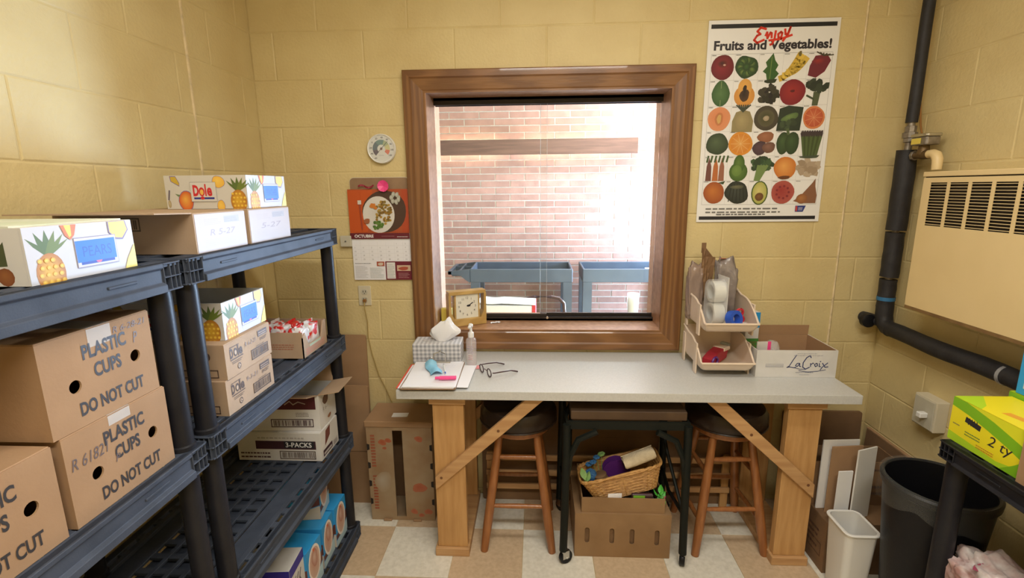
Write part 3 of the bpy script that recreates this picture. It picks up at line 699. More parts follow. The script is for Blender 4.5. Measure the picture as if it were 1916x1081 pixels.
def fruit_long(w, h, seed=1, logo=True):
    k = Ink(); k.rect(0, 0, w, h, (0.60, 0.575, 0.53, 1))
    k.poly([(w*0.07, h*0.98), (w*0.145, h*0.98), (w*0.185, h*0.78), (w*0.18, h*0.67), (w*0.08, h*0.82)], VIO); k.poly([(w*0.08, h*0.96), (w*0.143, h*0.96), (w*0.18, h*0.77), (w*0.176, h*0.70), (w*0.088, h*0.83)], (0.55, 0.38, 0.04, 1))
    peach(k, w*0.245, h*0.24, w*0.085, h*0.30, 0, seed); k.poly([(w*0.115, h*0.46), (w*0.155, h*0.36), (w*0.18, h*0.42)], (0.15, 0.22, 0.10, 1))
    k.blob(w*0.035, h*0.15, w*0.02, h*0.12, (0.55, 0.47, 0.28, 1), (0.34, 0.26, 0.14, 1), 10, 0); k.stroke([(w*0.03, h*0.28), (w*0.05, h*0.55)], w*0.018, (0.12, 0.10, 0.14, 1))
    slice_(k, w*0.665, h*0.80, w*0.075, h*0.17, seed+1, -0.6); slice_(k, w*0.67, h*0.09, w*0.045, h*0.17, seed+2)
    pineapple(k, w*0.895, h*0.22, h*0.70, seed)
    k.rect(w*0.315, h*0.215, w*0.63, h*0.80, (0.25, 0.24, 0.24, 1)); k.rect(w*0.317, h*0.225, w*0.628, h*0.79, (0.62, 0.60, 0.57, 1))
    if logo:
        k.text('D', w*0.345, h*0.40, h*0.30, (0.58, 0.02, 0.03, 1), bold=0.05, width=w*0.072); k.blob(w*0.452, h*0.51, w*0.036, h*0.135, (0.58, 0.02, 0.03, 1), None, 16, 0); k.blob(w*0.452, h*0.50, w*0.022, h*0.085, (0.80, 0.50, 0.10, 1), (0.75, 0.42, 0.08, 1), 12, 0)
        k.text('l', w*0.492, h*0.40, h*0.33, (0.58, 0.02, 0.03, 1), bold=0.04, width=w*0.018); k.text('e', w*0.517, h*0.40, h*0.33, (0.58, 0.02, 0.03, 1), bold=0.04, width=w*0.062)
        k.rect(w*0.35, h*0.29, w*0.60, h*0.345, (0.02, 0.03, 0.25, 1)); k.blob(w*0.455, h*0.325, w*0.025, h*0.05, (0.58, 0.02, 0.03, 1), None, 10, 0)
    return k
SH = math.pi/2
def fruit_tray(label, loc, word, hole=False, w=0.222, d=0.33, h=0.097, rz=SH, lid=False):
    """white fruit-printed carton; local front (-y) faces the aisle, local left (-x) faces the viewer"""
    holes = []
    if hole: holes = [[(d*0.12, h*0.985-0.004), (d*0.12, h*0.66), (d*0.25, h*0.34), (d*0.66, h*0.34), (d*0.80, h*0.66), (d*0.80, h*0.985-0.004)]]
    r = carton('fruit_carton', label, 'box', w, d, h, loc, rz, 'white_card', left_holes=holes, top='closed' if (lid or hole) else 'open', group='white fruit-printed cartons', seam=lid and not hole)
    fruit_end(w, h, word).build('front_print', r, face_fn('front', w, d, h))
    if not hole: fruit_long(d, h).build('side_print', r, face_fn('left', w, d, h))
    return r
ZT = TI[3]+0.0006
# top tier, far rack: two kraft cartons with pale label fronts, a fruit carton on top
def paper_front(r, w, d, h, txt, sd):
    k = Ink(); k.rect(0.004, 0.001, w-0.001, h-0.001, (0.43, 0.355, 0.335, 1))
    k.rect(w*0.55, h*0.72, w*0.86, h*0.90, (0.36, 0.33, 0.34, 1)); k.lines(w*0.18, h*0.70, w*0.50, h*0.88, 4, (0.40, 0.33, 0.31, 1), seed=sd); k.lines(w*0.55, h*0.74, w*0.86, h*0.88, 4, (0.28, 0.25, 0.27, 1), seed=sd+1)
    k.text(txt, w*0.26, h*0.42, h*0.16, (0.30, 0.24, 0.25, 1), width=w*0.5, shear=0.2); k.lines(w*0.16, h*0.16, w*0.8, h*0.34, 4, (0.42, 0.35, 0.33, 1), seed=sd+2)
    k.build('label_print', r, face_fn('front', w, d, h))
cw_, cd_, ch_ = 0.216, 0.36, 0.098
A = carton('fruit_case', 'kraft case with pale label, left of the pair on the top shelf', 'box', cw_, cd_, ch_, (-0.828-cd_/2, -1.038, ZT), SH, 'kraft_pale', group='labelled kraft cases', flaps=(('left', 0.12, 88),))
paper_front(A, cw_, cd_, ch_, 'R 5-27', 4)
k = Ink(); k.barcode(cd_*0.16, ch_*0.58, cd_*0.62, ch_*0.92, (0.10, 0.065, 0.04, 1)); k.build('side_print', A, face_fn('left', cw_, cd_, ch_))
A2 = carton('fruit_case', 'kraft case with pale label, right of the pair on the top shelf', 'box', cw_+0.022, cd_, ch_, (-0.828-cd_/2, -0.793, ZT), SH, 'kraft_pale', group='labelled kraft cases')
paper_front(A2, cw_+0.022, cd_, ch_, '5-27', 14)
fruit_tray('white fruit-printed carton lying on two kraft cases on the top shelf', (-0.848-0.125, -0.758, ZT+ch_+0.0034), 'PEACHES', w=0.225, d=0.25, h=0.098)
P_ = fruit_tray('white fruit-printed carton with blue label on the nearest top shelf', (-0.822-0.18, -1.441, ZT), 'PEARS', hole=True, w=0.222, d=0.34, h=0.097)
g = G(); w, d, h = 0.222, 0.34, 0.097
g.box(-w/2-0.0, -d/2+0.02, h, w/2, d/2, h+0.003); g.build('lid', 'leaf', P_).active_material = pm('lid_green', (0.55, 0.62, 0.45, 1), (0.70, 0.72, 0.64, 1), 6, rough=0.6)
k = Ink(); k.rect(0, 0, d*0.115, h*0.98, (0.55, 0.50, 0.40, 1)); k.rect(d*0.81, 0, d*0.99, h*0.98, (0.60, 0.59, 0.58, 1)); k.rect(d*0.12, 0, d*0.80, h*0.33, (0.46, 0.42, 0.36, 1)); k.blob(d*0.88, h*0.16, d*0.045, h*0.16, (0.30, 0.11, 0.03, 1), (0.20, 0.06, 0.02, 1), 12, 0)
for a in range(5): k.poly([(d*0.90, h*(0.35+0.08*a)), (d*0.66+a*d*0.04, h*(0.30+0.05*a)), (d*0.90, h*(0.45+0.08*a))], (0.06, 0.075, 0.03, 1))
k.blob(d*0.05, h*0.2, d*0.05, h*0.16, (0.55, 0.32, 0.04, 1), (0.40, 0.20, 0.03, 1), 12, 0)
k.build('side_print', P_, face_fn('left', w, d, h))
# middle tier, far rack: two kraft fruit cases, an open fruit carton, a tray of red packets
ZM = TI[2]+0.0006
for n_, lab in ((0, 'lower of two stacked kraft fruit cases on the middle shelf'), (1, 'upper of two stacked kraft fruit cases on the middle shelf')):
    w, d, h = 0.236, 0.33, 0.098
    r = carton('fruit_case', lab, 'box', w, d, h, (-0.832-d/2, -0.985+0.006*n_, ZM+n_*(h+0.0030)), SH+0.02*n_, 'kraft_pale', group='kraft fruit cases with barcode')
    k = Ink(); k.text('D', w*0.09, h*0.55, h*0.26, KB, bold=0.05, width=w*0.065); k.blob(w*0.205, h*0.665, w*0.036, h*0.125, KB, None, 14, 0); k.blob(w*0.205, h*0.655, w*0.02, h*0.07, (0.50, 0.36, 0.24, 1), None, 10, 0)
    k.text('le', w*0.245, h*0.55, h*0.28, KB, bold=0.04, width=w*0.10); k.rect(w*0.09, h*0.475, w*0.35, h*0.505, KB); k.lines(w*0.10, h*0.84, w*0.34, h*0.90, 1, KB, seed=2); k.lines(w*0.12, h*0.36, w*0.34, h*0.45, 2, KB, seed=6)
    k.blob(w*0.25, h*0.22, w*0.035, h*0.09, KB, None, 14, 0); k.blob(w*0.25, h*0.22, w*0.026, h*0.065, (0.50, 0.36, 0.24, 1), None, 14, 0); k.text('C', w*0.238, h*0.18, h*0.09, KB, bold=0.02)
    k.barcode(w*0.52, h*0.14, w*0.92, h*0.45, KB, seed=8+n_); k.lines(w*0.64, h*0.48, w*0.86, h*0.52, 1, KB, seed=9)
    k.rect(w*0.70, h*0.74, w*0.92, h*0.92, KB); k.lines(w*0.72, h*0.77, w*0.90, h*0.90, 2, (0.45, 0.32, 0.22, 1), seed=4, ragged=0); k.text('04207', w*0.74, h*0.60, h*0.10, KB, width=w*0.16)
    k.text('R 6-2-21' if n_ else '9-3-21', w*0.40, h*0.66, h*0.13, (0.25, 0.20, 0.19, 1), shear=0.2, width=w*0.25)
    k.build('front_print', r, face_fn('front', w, d, h))
    k = Ink(); k.frame(d*0.55, h*0.06, d*0.93, h*0.30, h*0.03, KB); k.text('D', d*0.80, h*0.55, h*0.26, KB, bold=0.04); k.build('side_print', r, face_fn('left', w, d, h))
zt = ZM+2*(0.098+0.0032)
r = fruit_tray('open white fruit-printed carton on top of the kraft fruit cases', (-0.850-0.165, -0.952, zt), 'PEARS', w=0.216, d=0.33, h=0.105, rz=SH+0.02)
# tray of red packets
w, d, h = 0.205, 0.30, 0.098
holes = [[(w*0.16, h*0.995), (w*0.26, h*0.42), (w*0.74, h*0.42), (w*0.86, h*0.995)]]
r = thing('snack_tray', 'kraft tray of red and white packets on the middle shelf', 'tray', (-0.842-d/2, -0.535, ZM), SH)
g = G()
for face, W in (('back', w), ('left', d), ('right', d)):
    fn = face_fn(face, w, d, h); a = [fn(0, 0, 0), fn(W, 0, 0), fn(W, h, 0), fn(0, h, 0)]; b = [fn(0, 0, -0.004), fn(W, 0, -0.004), fn(W, h, -0.004), fn(0, h, -0.004)]
    g.add(a+b, [(0, 1, 2, 3), (7, 6, 5, 4), (0, 4, 5, 1), (1, 5, 6, 2), (2, 6, 7, 3), (3, 7, 4, 0)])
fn = face_fn('front', w, d, h); g.prism([(0, 0), (w, 0), (w, h), (w*0.86, h), (w*0.74, h*0.42), (w*0.22, h*0.42), (w*0.10, h*0.95), (0, h*0.80)], 0, -0.004, fn)
g.box(-w/2+0.004, -d/2+0.004, 0, w/2-0.004, d/2-0.004, 0.004); g.build('body', 'kraft_pale', r, fix=False)
k = Ink(); k.lines(w*0.1, h*0.08, w*0.9, h*0.36, 3, (0.60, 0.20, 0.14, 1), seed=8); k.poly([(w*0.24, h*0.40), (w*0.72, h*0.40), (w*0.70, h*0.30), (w*0.25, h*0.30)], (0.42, 0.50, 0.36, 1)); k.build('front_print', r, fn)
k = Ink(); k.lines(d*0.5, h*0.35, d*0.9, h*0.6, 3, (0.40, 0.14, 0.08, 1), seed=8); k.build('side_print', r, face_fn('left', w, d, h))
rt = r
for i in range(4):
    for j in range(2):
        px_, py_ = -0.842-0.04-i*0.066, -0.582+j*0.082
        q = thing('snack_packet', 'red and white snack packet, %s of the %s row in the kraft tray' % (('left', 'right')[j], ('front', 'second', 'third', 'rear')[i]), 'packet', (px_, py_, ZM+0.0045), SH+random.uniform(-0.12, 0.12), 'red and white snack packets in the kraft tray')
        o = crumple('packet_body', 'packet', q, 0.036, 0.027, 0.050+0.006*random.random(), (0, 0, 0), 0.14, 7, i*3+j, 4, pw=0.36); g = G(); g.sheet([[(-0.030+0.06*a/6, 0.002*math.sin(a*2.0), 0.095+0.012*b_) for a in range(7)] for b_ in (0, 1)]); g.build('crimp', 'packet', q, solid=0.0012)
# second tier, far rack: two white variety cases, the upper one open
ZL = TI[1]+0.0006; DP = (0.055, 0.02, 0.03, 1)
w, d, h = 0.165, 0.34, 0.117
def variety(label, loc, rz, flaps, top, hh, tall):
    r = carton('variety_case', label, 'box', w, d, hh, loc, rz, 'white_card', top=top, flaps=flaps, group='white variety cases', inner='kraft_pale')
    k = Ink()
    if tall:
        k.rect(d*0.22, hh*0.42, d*0.94, hh*0.72, DP); k.rect(d*0.56, hh*0.46, d*0.92, hh*0.71, BLK); k.text('3-PACKS', d*0.58, hh*0.50, hh*0.17, WHT, width=d*0.31, bold=0.02); k.barcode(d*0.50, hh*0.06, d*0.93, hh*0.36, KB, seed=21); k.lines(d*0.03, hh*0.10, d*0.45, hh*0.38, 2, (0.10, 0.05, 0.06, 1), seed=5); k.lines(d*0.25, hh*0.80, d*0.85, hh*0.93, 1, (0.42, 0.40, 0.39, 1), seed=7)
    else:
        k.rect(d*0.40, hh*0.62, d*0.96, hh*0.985, (0.08, 0.015, 0.02, 1)); k.stroke([(d*0.60, hh*0.76), (d*0.66, hh*0.86), (d*0.70, hh*0.76), (d*0.76, hh*0.84), (d*0.84, hh*0.78)], 0.004, (0.40, 0.34, 0.30, 1)); k.barcode(d*0.42, hh*0.10, d*0.92, hh*0.34, DP, seed=25); k.lines(d*0.72, hh*0.42, d*0.9, hh*0.55, 3, (0.2, 0.16, 0.16, 1), seed=5)
    k.build('side_print', r, face_fn('left', w, d, hh))
    k = Ink()
    if tall: k.poly([(w*0.22, hh*0.40), (w*0.52, hh*0.62), (w*0.56, hh*0.97), (w*0.30, hh*0.90)], (0.16, 0.05, 0.04, 1)); k.rect(w*0.10, hh*0.08, w*0.62, hh*0.30, DP); k.rect(w*0.14, hh*0.12, w*0.58, hh*0.2, (0.5, 0.48, 0.47, 1)); k.rect(w*0.68, hh*0.06, w*0.95, hh*0.28, (0.55, 0.52, 0.50, 1)); k.lines(w*0.7, hh*0.09, w*0.93, hh*0.25, 3, DP, seed=6)
    else: k.blob(w*0.40, hh*0.75, w*0.16, hh*0.16, (0.18, 0.10, 0.06, 1), (0.12, 0.06, 0.04, 1), 12, 0.1); k.text('R 6-1', w*0.2, hh*0.45, hh*0.12, (0.35, 0.33, 0.33, 1), shear=0.2); k.blob(w*0.55, hh*0.17, w*0.10, hh*0.06, (0.30, 0.13, 0.06, 1), None, 12, 0.1)
    k.build('front_print', r, face_fn('front', w, d, hh))
    return r
variety('white case printed with three-packs lettering on the lower rack shelf', (-0.842-d/2, -0.492, ZL), SH, (), 'closed', 0.118, True)
r = variety('open white case with raised flaps on top of the three-packs case', (-0.848-d/2, -0.476, ZL+0.118+0.0032), SH+0.03, (('left', 0.10, 72), ('right', 0.10, 18), ('front', 0.085, 80)), 'open', 0.145, False)
# bottom tier: dessert boxes, light blue with brown swoosh and oval picture
CH = (0.13, 0.045, 0.035, 1)
def dessert(label, loc, rz, tilt=0.0):
    w, d, h = 0.115, 0.19, 0.18
    r = thing('dessert_box', label, 'box', loc, 0, 'light blue dessert boxes', rot=(tilt, 0, rz))
    g = G(); g.box(-w/2, -d/2, 0, w/2, d/2, h); g.build('body', 'sky_blue', r, bevel=0.0015)
    for face, W in (('front', w), ('left', d)):
        k = Ink(); k.rect(0, 0, W, h, (0.03, 0.30, 0.66, 1)); k.poly([(0, h*0.30), (W*0.5, h*0.36), (W, h*0.62), (W, h*0.36), (W*0.5, h*0.18), (0, h*0.18)], CH); k.poly([(0, 0), (W, 0), (W, h*0.34), (W*0.5, h*0.17), (0, h*0.16)], (0.55, 0.50, 0.42, 1) if face == 'left' else (0.45, 0.62, 0.70, 1))
        if face == 'front': k.blob(W*0.5, h*0.56, W*0.40, h*0.42, (0.74, 0.68, 0.62, 1), (0.80, 0.76, 0.72, 1), 20, 0.01); k.blob(W*0.5, h*0.56, W*0.33, h*0.36, (0.45, 0.22, 0.15, 1), (0.60, 0.42, 0.34, 1), 18, 0.03); k.blob(W*0.52, h*0.66, W*0.20, h*0.20, (0.62, 0.45, 0.38, 1), (0.40, 0.18, 0.13, 1), 14, 0.08, 5); k.poly([(W*0.42, h*0.9), (W*0.58, h*0.9), (W*0.5, h*0.8)], (0.65, 0.12, 0.04, 1))
        else: k.text('10 ct', W*0.62, h*0.36, h*0.05, WHT)
        k.build(face+'_print', r, face_fn(face, w, d, h))
    return r
ZB = TI[0]+0.0006
dessert('light blue dessert box standing upright by the far rack post', (-0.846-0.095, -0.448, ZB), SH)
dessert('light blue dessert box standing second from the far rack post', (-0.850-0.095, -0.575, ZB), SH+0.05)
dessert('light blue dessert box standing third from the far rack post', (-0.845-0.095, -0.705, ZB), SH-0.04)
dessert('light blue dessert box lying across the two upright dessert boxes', (-0.880-0.095, -0.522, ZB+0.182), SH+0.12)
r = tag(empty('snack_box', (-0.850-0.10, -0.835, ZB), SH+0.08), 'white and dark blue snack box nearest the near post on the bottom shelf', 'box')
w, d, h = 0.12, 0.20, 0.215; g = G(); g.box(-w/2, -d/2, 0, w/2, d/2, h); g.build('body', 'white_card', r, bevel=0.0015)
k = Ink(); k.rect(0, h*0.82, w, h, (0.03, 0.02, 0.28, 1)); 
for a in range(3): k.stroke([(w*(0.25+0.2*a), h*0.2), (w*(0.35+0.2*a), h*0.45), (w*(0.22+0.2*a), h*0.6), (w*(0.38+0.18*a), h*0.72)], 0.006, (0.12, 0.10, 0.14, 1))
k.build('front_print', r, face_fn('front', w, d, h))
k = Ink(); k.rect(0, h*0.80, d, h, (0.03, 0.02, 0.28, 1)); k.poly([(0, h*0.55), (d*0.4, h*0.62), (d*0.5, h*0.8), (0, h*0.8)], (0.14, 0.20, 0.07, 1)); k.stroke([(d*0.3, h*0.3), (d*0.5, h*0.5), (d*0.7, h*0.52), (d*0.85, h*0.66)], 0.01, (0.06, 0.05, 0.06, 1)); k.build('side_print', r, face_fn('left', w, d, h))
r = carton('small_carton', 'small kraft carton with a blue panel in front of the dessert boxes', 'box', 0.10, 0.11, 0.10, (-0.905, -0.955, ZB), SH, 'kraft_pale')
k = Ink(); k.rect(0.005, 0.003, 0.095, 0.055, (0.03, 0.22, 0.48, 1)); k.build('front_print', r, face_fn('front', 0.10, 0.11, 0.10))
# nearest rack, middle tier: plastic-cup cartons with round hand holes
def cups(label, loc, dy, rot, notes, tape):
    w, d, h = 0.247, 0.36, 0.176
    holes = [circle(w*0.235, h*0.45, 0.0125, n=18), circle(w*0.80, h*0.52, 0.0125, n=18)]
    r = carton('cup_carton', label, 'box', w, d, h, loc, SH+rot, 'kraft', front_holes=holes, group='plastic-cup cartons', tape=tape)
    k = Ink(); K2 = (0.035, 0.03, 0.03, 1)
    k.text('PLASTIC', w*0.53, h*0.70, h*0.15, K2, bold=0.03, width=w*0.40, align='c'); k.text('CUPS', w*0.53, h*0.47, h*0.15, K2, bold=0.03, width=w*0.25, align='c'); k.text('DO NOT CUT', w*0.54, h*0.12, h*0.14, K2, bold=0.03, width=w*0.60, align='c')
    for t, u, v, hh, ww in notes: k.text(t, w*u, h*v, h*hh, (0.13, 0.10, 0.10, 1), shear=0.25, width=w*ww, rot=0.0)
    k.build('front_print', r, face_fn('front', w, d, h)); return r
x_ = -0.830-0.18
cups('kraft plastic-cups carton lying directly on the shelf, right of the pair below', (x_, -1.438, ZM), 0, 0.0, (('R 61821', 0.04, 0.62, 0.13, 0.32), ('P', 0.40, 0.44, 0.09, 0.05)), 0.02)
cups('kraft plastic-cups carton stacked on top of another cups carton', (x_-0.002, -1.447, ZM+0.176+0.0032), 0, 0.0, (('R 6-28-21', 0.62, 0.87, 0.07, 0.33), ('P', 0.80, 0.68, 0.13, 0.05)), 0.035)
cups('kraft plastic-cups carton at the left edge of the view', (x_, -1.703, ZM), 0, 0.0, (), None)
# ------------------------------------------------------------------ things on the back wall
# thermometer
r = thing('wall_thermometer', 'round white dial thermometer on the wall above the calendar', 'thermometer', (-0.700, 0, 1.757))
RX = Matrix.Rotation(PI/2, 3, 'X')
def disc_lathe(prof, n=40):
    g = G(); g.lathe(prof, n); g.v = [(x, -z, y) for x, y, z in g.v]; return g
disc_lathe([(0.060, 0.0), (0.066, 0.003), (0.066, 0.016), (0.063, 0.020), (0.060, 0.018), (0.0595, 0.014)]).build('rim', 'white_plastic', r, smooth=True)
k = Ink(); k.poly(circle(0, 0, 0.0598, n=40), (0.66, 0.67, 0.64, 1))
def arc(a0, a1, r0, r1, col, n=10):
    for i in range(n):
        t0 = math.radians(a0+(a1-a0)*i/n); t1 = math.radians(a0+(a1-a0)*(i+1)/n)
        k.poly([(r0*math.cos(t0), r0*math.sin(t0)), (r1*math.cos(t0), r1*math.sin(t0)), (r1*math.cos(t1), r1*math.sin(t1)), (r0*math.cos(t1), r0*math.sin(t1))], col, up=(i == 0))
arc(230, 190, 0.018, 0.040, (0.05, 0.03, 0.06, 1)); arc(190, 130, 0.018, 0.040, (0.04, 0.09, 0.13, 1)); arc(130, 70, 0.018, 0.040, (0.08, 0.20, 0.19, 1)); arc(70, 30, 0.018, 0.040, (0.32, 0.40, 0.22, 1)); arc(30, -10, 0.018, 0.040, (0.55, 0.52, 0.22, 1)); arc(-10, -42, 0.02, 0.040, (0.62, 0.10, 0.03, 1))
for i, t in enumerate(('-60', '-40', '-20', '0', '20', '40', '60', '80', '100', '120')):
    a = math.radians(235-i*30); k.text(t, 0.050*math.cos(a), 0.050*math.sin(a)-0.004, 0.0075, BLK, align='c', bold=0.02)
k.lines(-0.012, -0.030, 0.012, -0.025, 1, (0.3, 0.3, 0.3, 1)); k.stroke([(-0.012, -0.012), (0.030, 0.032)], 0.0022, BLK); k.blob(0, 0, 0.006, 0.006, (0.12, 0.03, 0.03, 1), None, 12, 0)
k.build('dial', r, lambda a, b, l: (a, -0.014-l, b))
disc_lathe([(0.0600, 0.0185), (0.050, 0.0225), (0.034, 0.0255), (0.017, 0.0268), (0.001, 0.0272)]).build('lens', 'lens', r, smooth=True)
# brown board behind the calendar
r = thing('clip_board', 'brown hardboard with rounded corners hanging behind the calendar', 'board', (-0.722, 0, 1.15))
def rrect(x0, y0, x1, y1, rad, n=5):
    pts = []
    for cx, cy, a in ((x1-rad, y0+rad, -90), (x1-rad, y1-rad, 0), (x0+rad, y1-rad, 90), (x0+rad, y0+rad, 180)):
        for i in range(n+1): t = math.radians(a+90*i/n); pts.append((cx+rad*math.cos(t), cy+rad*math.sin(t)))
    return pts
pm('hardboard', (0.30, 0.19, 0.11, 1), (0.25, 0.155, 0.09, 1), 20, rough=0.5)
g = G(); g.prism(rrect(-0.140, 0.02, 0.140, 0.478, 0.02), 0.002, 0.006, lambda a, b, t: (a, -t, b)); g.build('board', 'hardboard', r)
g = G(); g.prism(rrect(-0.143, 0.017, 0.143, 0.481, 0.022), 0.0005, 0.0035, lambda a, b, t: (a, -t, b)); g.build('edge', 'ivory_plate', r)
# calendar
r = thing('wall_calendar', 'wall calendar page for October with a plate of food', 'calendar', (-0.728, -0.0065, 1.146))
W_, H1, H2 = 0.286, 0.231, 0.198
g = G(); g.add([(-W_/2, -0.0005, 0), (W_/2, -0.0005, 0), (W_/2, -0.0005, 0.198), (-W_/2, -0.0005, 0.198), (-W_/2, -0.003, 0), (W_/2, -0.003, 0), (W_/2, -0.003, 0.198), (-W_/2, -0.003, 0.198)], [(0, 1, 2, 3), (7, 6, 5, 4), (0, 4, 5, 1), (1, 5, 6, 2), (2, 6, 7, 3), (3, 7, 4, 0)]); g.build('date_page', 'paper', r)
g = G(); o_ = -0.004
g.sheet([[(-W_/2+o_, -0.004-0.0*math.sin(PI*i/6), 0.199+H1*i/6), (W_/2+o_, -0.004-0.0*math.sin(PI*i/6), 0.199+H1*i/6)] for i in range(7)]); pg = g.build('picture_page', 'paper', r, solid=0.0008)
k = Ink(); w, h = W_, H1; OR = (0.52, 0.085, 0.012, 1)
k.rect(0, h*0.115, w, h, (0.40, 0.075, 0.02, 1)); k.poly([(0, h*0.12), (w*0.30, h*0.14), (w*0.42, h*0.98), (0, h*0.98)], OR); k.poly([(w*0.88, h*0.12), (w, h*0.12), (w, h*0.98), (w*0.9, h*0.98)], (0.42, 0.06, 0.015, 1))
k.blob(w*0.60, h*0.55, w*0.36, h*0.43, (0.085, 0.045, 0.025, 1), (0.07, 0.035, 0.02, 1), 26, 0.02)
k.blob(w*0.50, h*0.49, w*0.265, h*0.37, (0.72, 0.70, 0.66, 1), (0.66, 0.64, 0.60, 1), 30, 0.0)
k.blob(w*0.50, h*0.49, w*0.20, h*0.28, (0.60, 0.58, 0.54, 1), (0.68, 0.66, 0.62, 1), 24, 0.0)
rn = random.Random(4)
for i in range(70):
    a, q = rn.uniform(0, 6.28), rn.random()**0.5; k.blob(w*0.58+w*0.14*q*math.cos(a), h*0.52+h*0.24*q*math.sin(a), w*0.024, h*0.026, rn.choice(((0.30, 0.16, 0.02, 1), (0.18, 0.10, 0.015, 1), (0.42, 0.26, 0.04, 1), (0.24, 0.17, 0.03, 1))), None, 6, 0.1, i)
for i in range(16): k.blob(w*(0.42+0.14*rn.random()), h*(0.20+0.15*rn.random()), w*0.026, h*0.035, rn.choice(((0.07, 0.15, 0.02, 1), (0.12, 0.22, 0.04, 1))), None, 7, 0.1, i)
for i in range(8): k.blob(w*(0.38+0.08*rn.random()), h*(0.58+0.12*rn.random()), w*0.03, h*0.03, (0.60, 0.20, 0.03, 1), None, 6, 0.1, i)
k.blob(w*0.30, h*0.36, w*0.05, h*0.06, (0.35, 0.12, 0.05, 1), None, 9, 0.1); k.stroke([(w*0.215, h*0.20), (w*0.195, h*0.72)], w*0.022, (0.34, 0.06, 0.03, 1)); k.rect(w*0.165, h*0.70, w*0.225, h*0.78, (0.62, 0.58, 0.52, 1))
for i in range(7): k.blob(w*0.79+w*0.06*math.cos(i), h*0.82+h*0.08*math.sin(i), w*0.032, h*0.055, (0.55, 0.55, 0.50, 1), (0.35, 0.35, 0.28, 1), 8, 0.1, i)
k.rect(0, 0, w, h*0.115, (0.13, 0.012, 0.02, 1)); k.text('OCTUBRE', w*0.075, h*0.028, h*0.058, WHT, width=w*0.32, bold=0.03); k.lines(w*0.53, h*0.05, w*0.76, h*0.07, 1, (0.4, 0.25, 0.25, 1)); k.lines(w*0.79, h*0.035, w*0.97, h*0.06, 1, WHT, ragged=0)
k.build('food_print', pg, lambda u, v, l: (-W_/2+o_+u, -0.0044-0.0-l*1.0-0.0006, 0.199+v))
k = Ink(); w, h = W_, 0.198; GR = (0.42, 0.42, 0.44, 1)
for i in range(1, 7): k.rect(w*i/7-0.0003, h*0.46, w*i/7+0.0003, h*0.93, (0.62, 0.62, 0.64, 1), up=False)
for j in range(1, 5): k.rect(0, h*(0.46+0.094*j)-0.0003, w, h*(0.46+0.094*j)+0.0003, (0.62, 0.62, 0.64, 1), up=False)
dn = 1
for j in range(5):
    for i in range(7):
        if (j == 0 and i < 5) or dn > 31: continue
        k.text(str(dn), w*(i+0.25)/7, h*(0.46+0.094*(4-j)+0.03), h*0.035, GR); dn += 1
k.rect(w*0.545, 0.0005, w, h*0.455, (0.15, 0.012, 0.025, 1)); k.rect(w*0.565, h*0.03, w*0.71, h*0.43, (0.70, 0.70, 0.68, 1)); k.lines(w*0.575, h*0.05, w*0.70, h*0.40, 9, GR); k.rect(w*0.74, h*0.22, w*0.97, h*0.36, (0.55, 0.40, 0.28, 1)); k.blob(w*0.85, h*0.28, w*0.08, h*0.05, (0.40, 0.08, 0.04, 1), None, 10, 0.1); k.lines(w*0.76, h*0.05, w*0.95, h*0.19, 4, (0.40, 0.22, 0.22, 1))
k.rect(w*0.40, h*0.34, w*0.53, h*0.45, (0.40, 0.09, 0.05, 1)); k.blob(w*0.465, h*0.39, w*0.045, h*0.04, (0.60, 0.50, 0.40, 1), None, 9, 0.1); k.lines(w*0.03, h*0.40, w*0.32, h*0.43, 1, (0.2, 0.2, 0.22, 1)); k.lines(w*0.03, h*0.05, w*0.25, h*0.37, 9, (0.60, 0.60, 0.62, 1)); k.lines(w*0.28, h*0.05, w*0.52, h*0.32, 8, (0.55, 0.60, 0.60, 1), seed=8)
k.build('date_print', r, lambda u, v, l: (-W_/2+u, -0.003-l, v))
r = thing('paper_flower', 'pink paper flower and red ribbon tucked above the calendar', 'flower', (-0.700, -0.010, 1.590))
for i in range(7):
    a = i*0.9; g = G(); g.sheet([[(0.016*math.cos(a)*q-0.010*math.sin(a)*p, -0.006-0.006*q, 0.016*math.sin(a)*q+0.010*math.cos(a)*p) for p in (-1, 0, 1)] for q in (0.0, 0.6, 1.1, 1.6)]); g.build('petal', 'pink', r, solid=0.0008)
g = G(); g.sheet([[(-0.12+0.075*i/8, -0.008-0.003*math.sin(i*1.7), 0.003+0.006*math.sin(i*0.9)-0.008*j) for j in (0, 1)] for i in range(9)]); g.build('ribbon', pm('ribbon', (0.28, 0.01, 0.04, 1), rough=0.4), r, solid=0.0008)
# small switch box left of the calendar
r = thing('wall_box', 'small grey-beige box on the wall beside the calendar', 'electrical box', (-0.897, 0, 1.308))
g = G(); g.box(-0.027, -0.022, 0, 0.027, -0.0005, 0.052); g.build('cover', 'grey_plate', r, bevel=0.004, seg=2); g = G(); g.cyl((0, -0.0215, 0.026), (0, -0.0245, 0.026), 0.004, n=10); g.build('screw', 'steel', r)
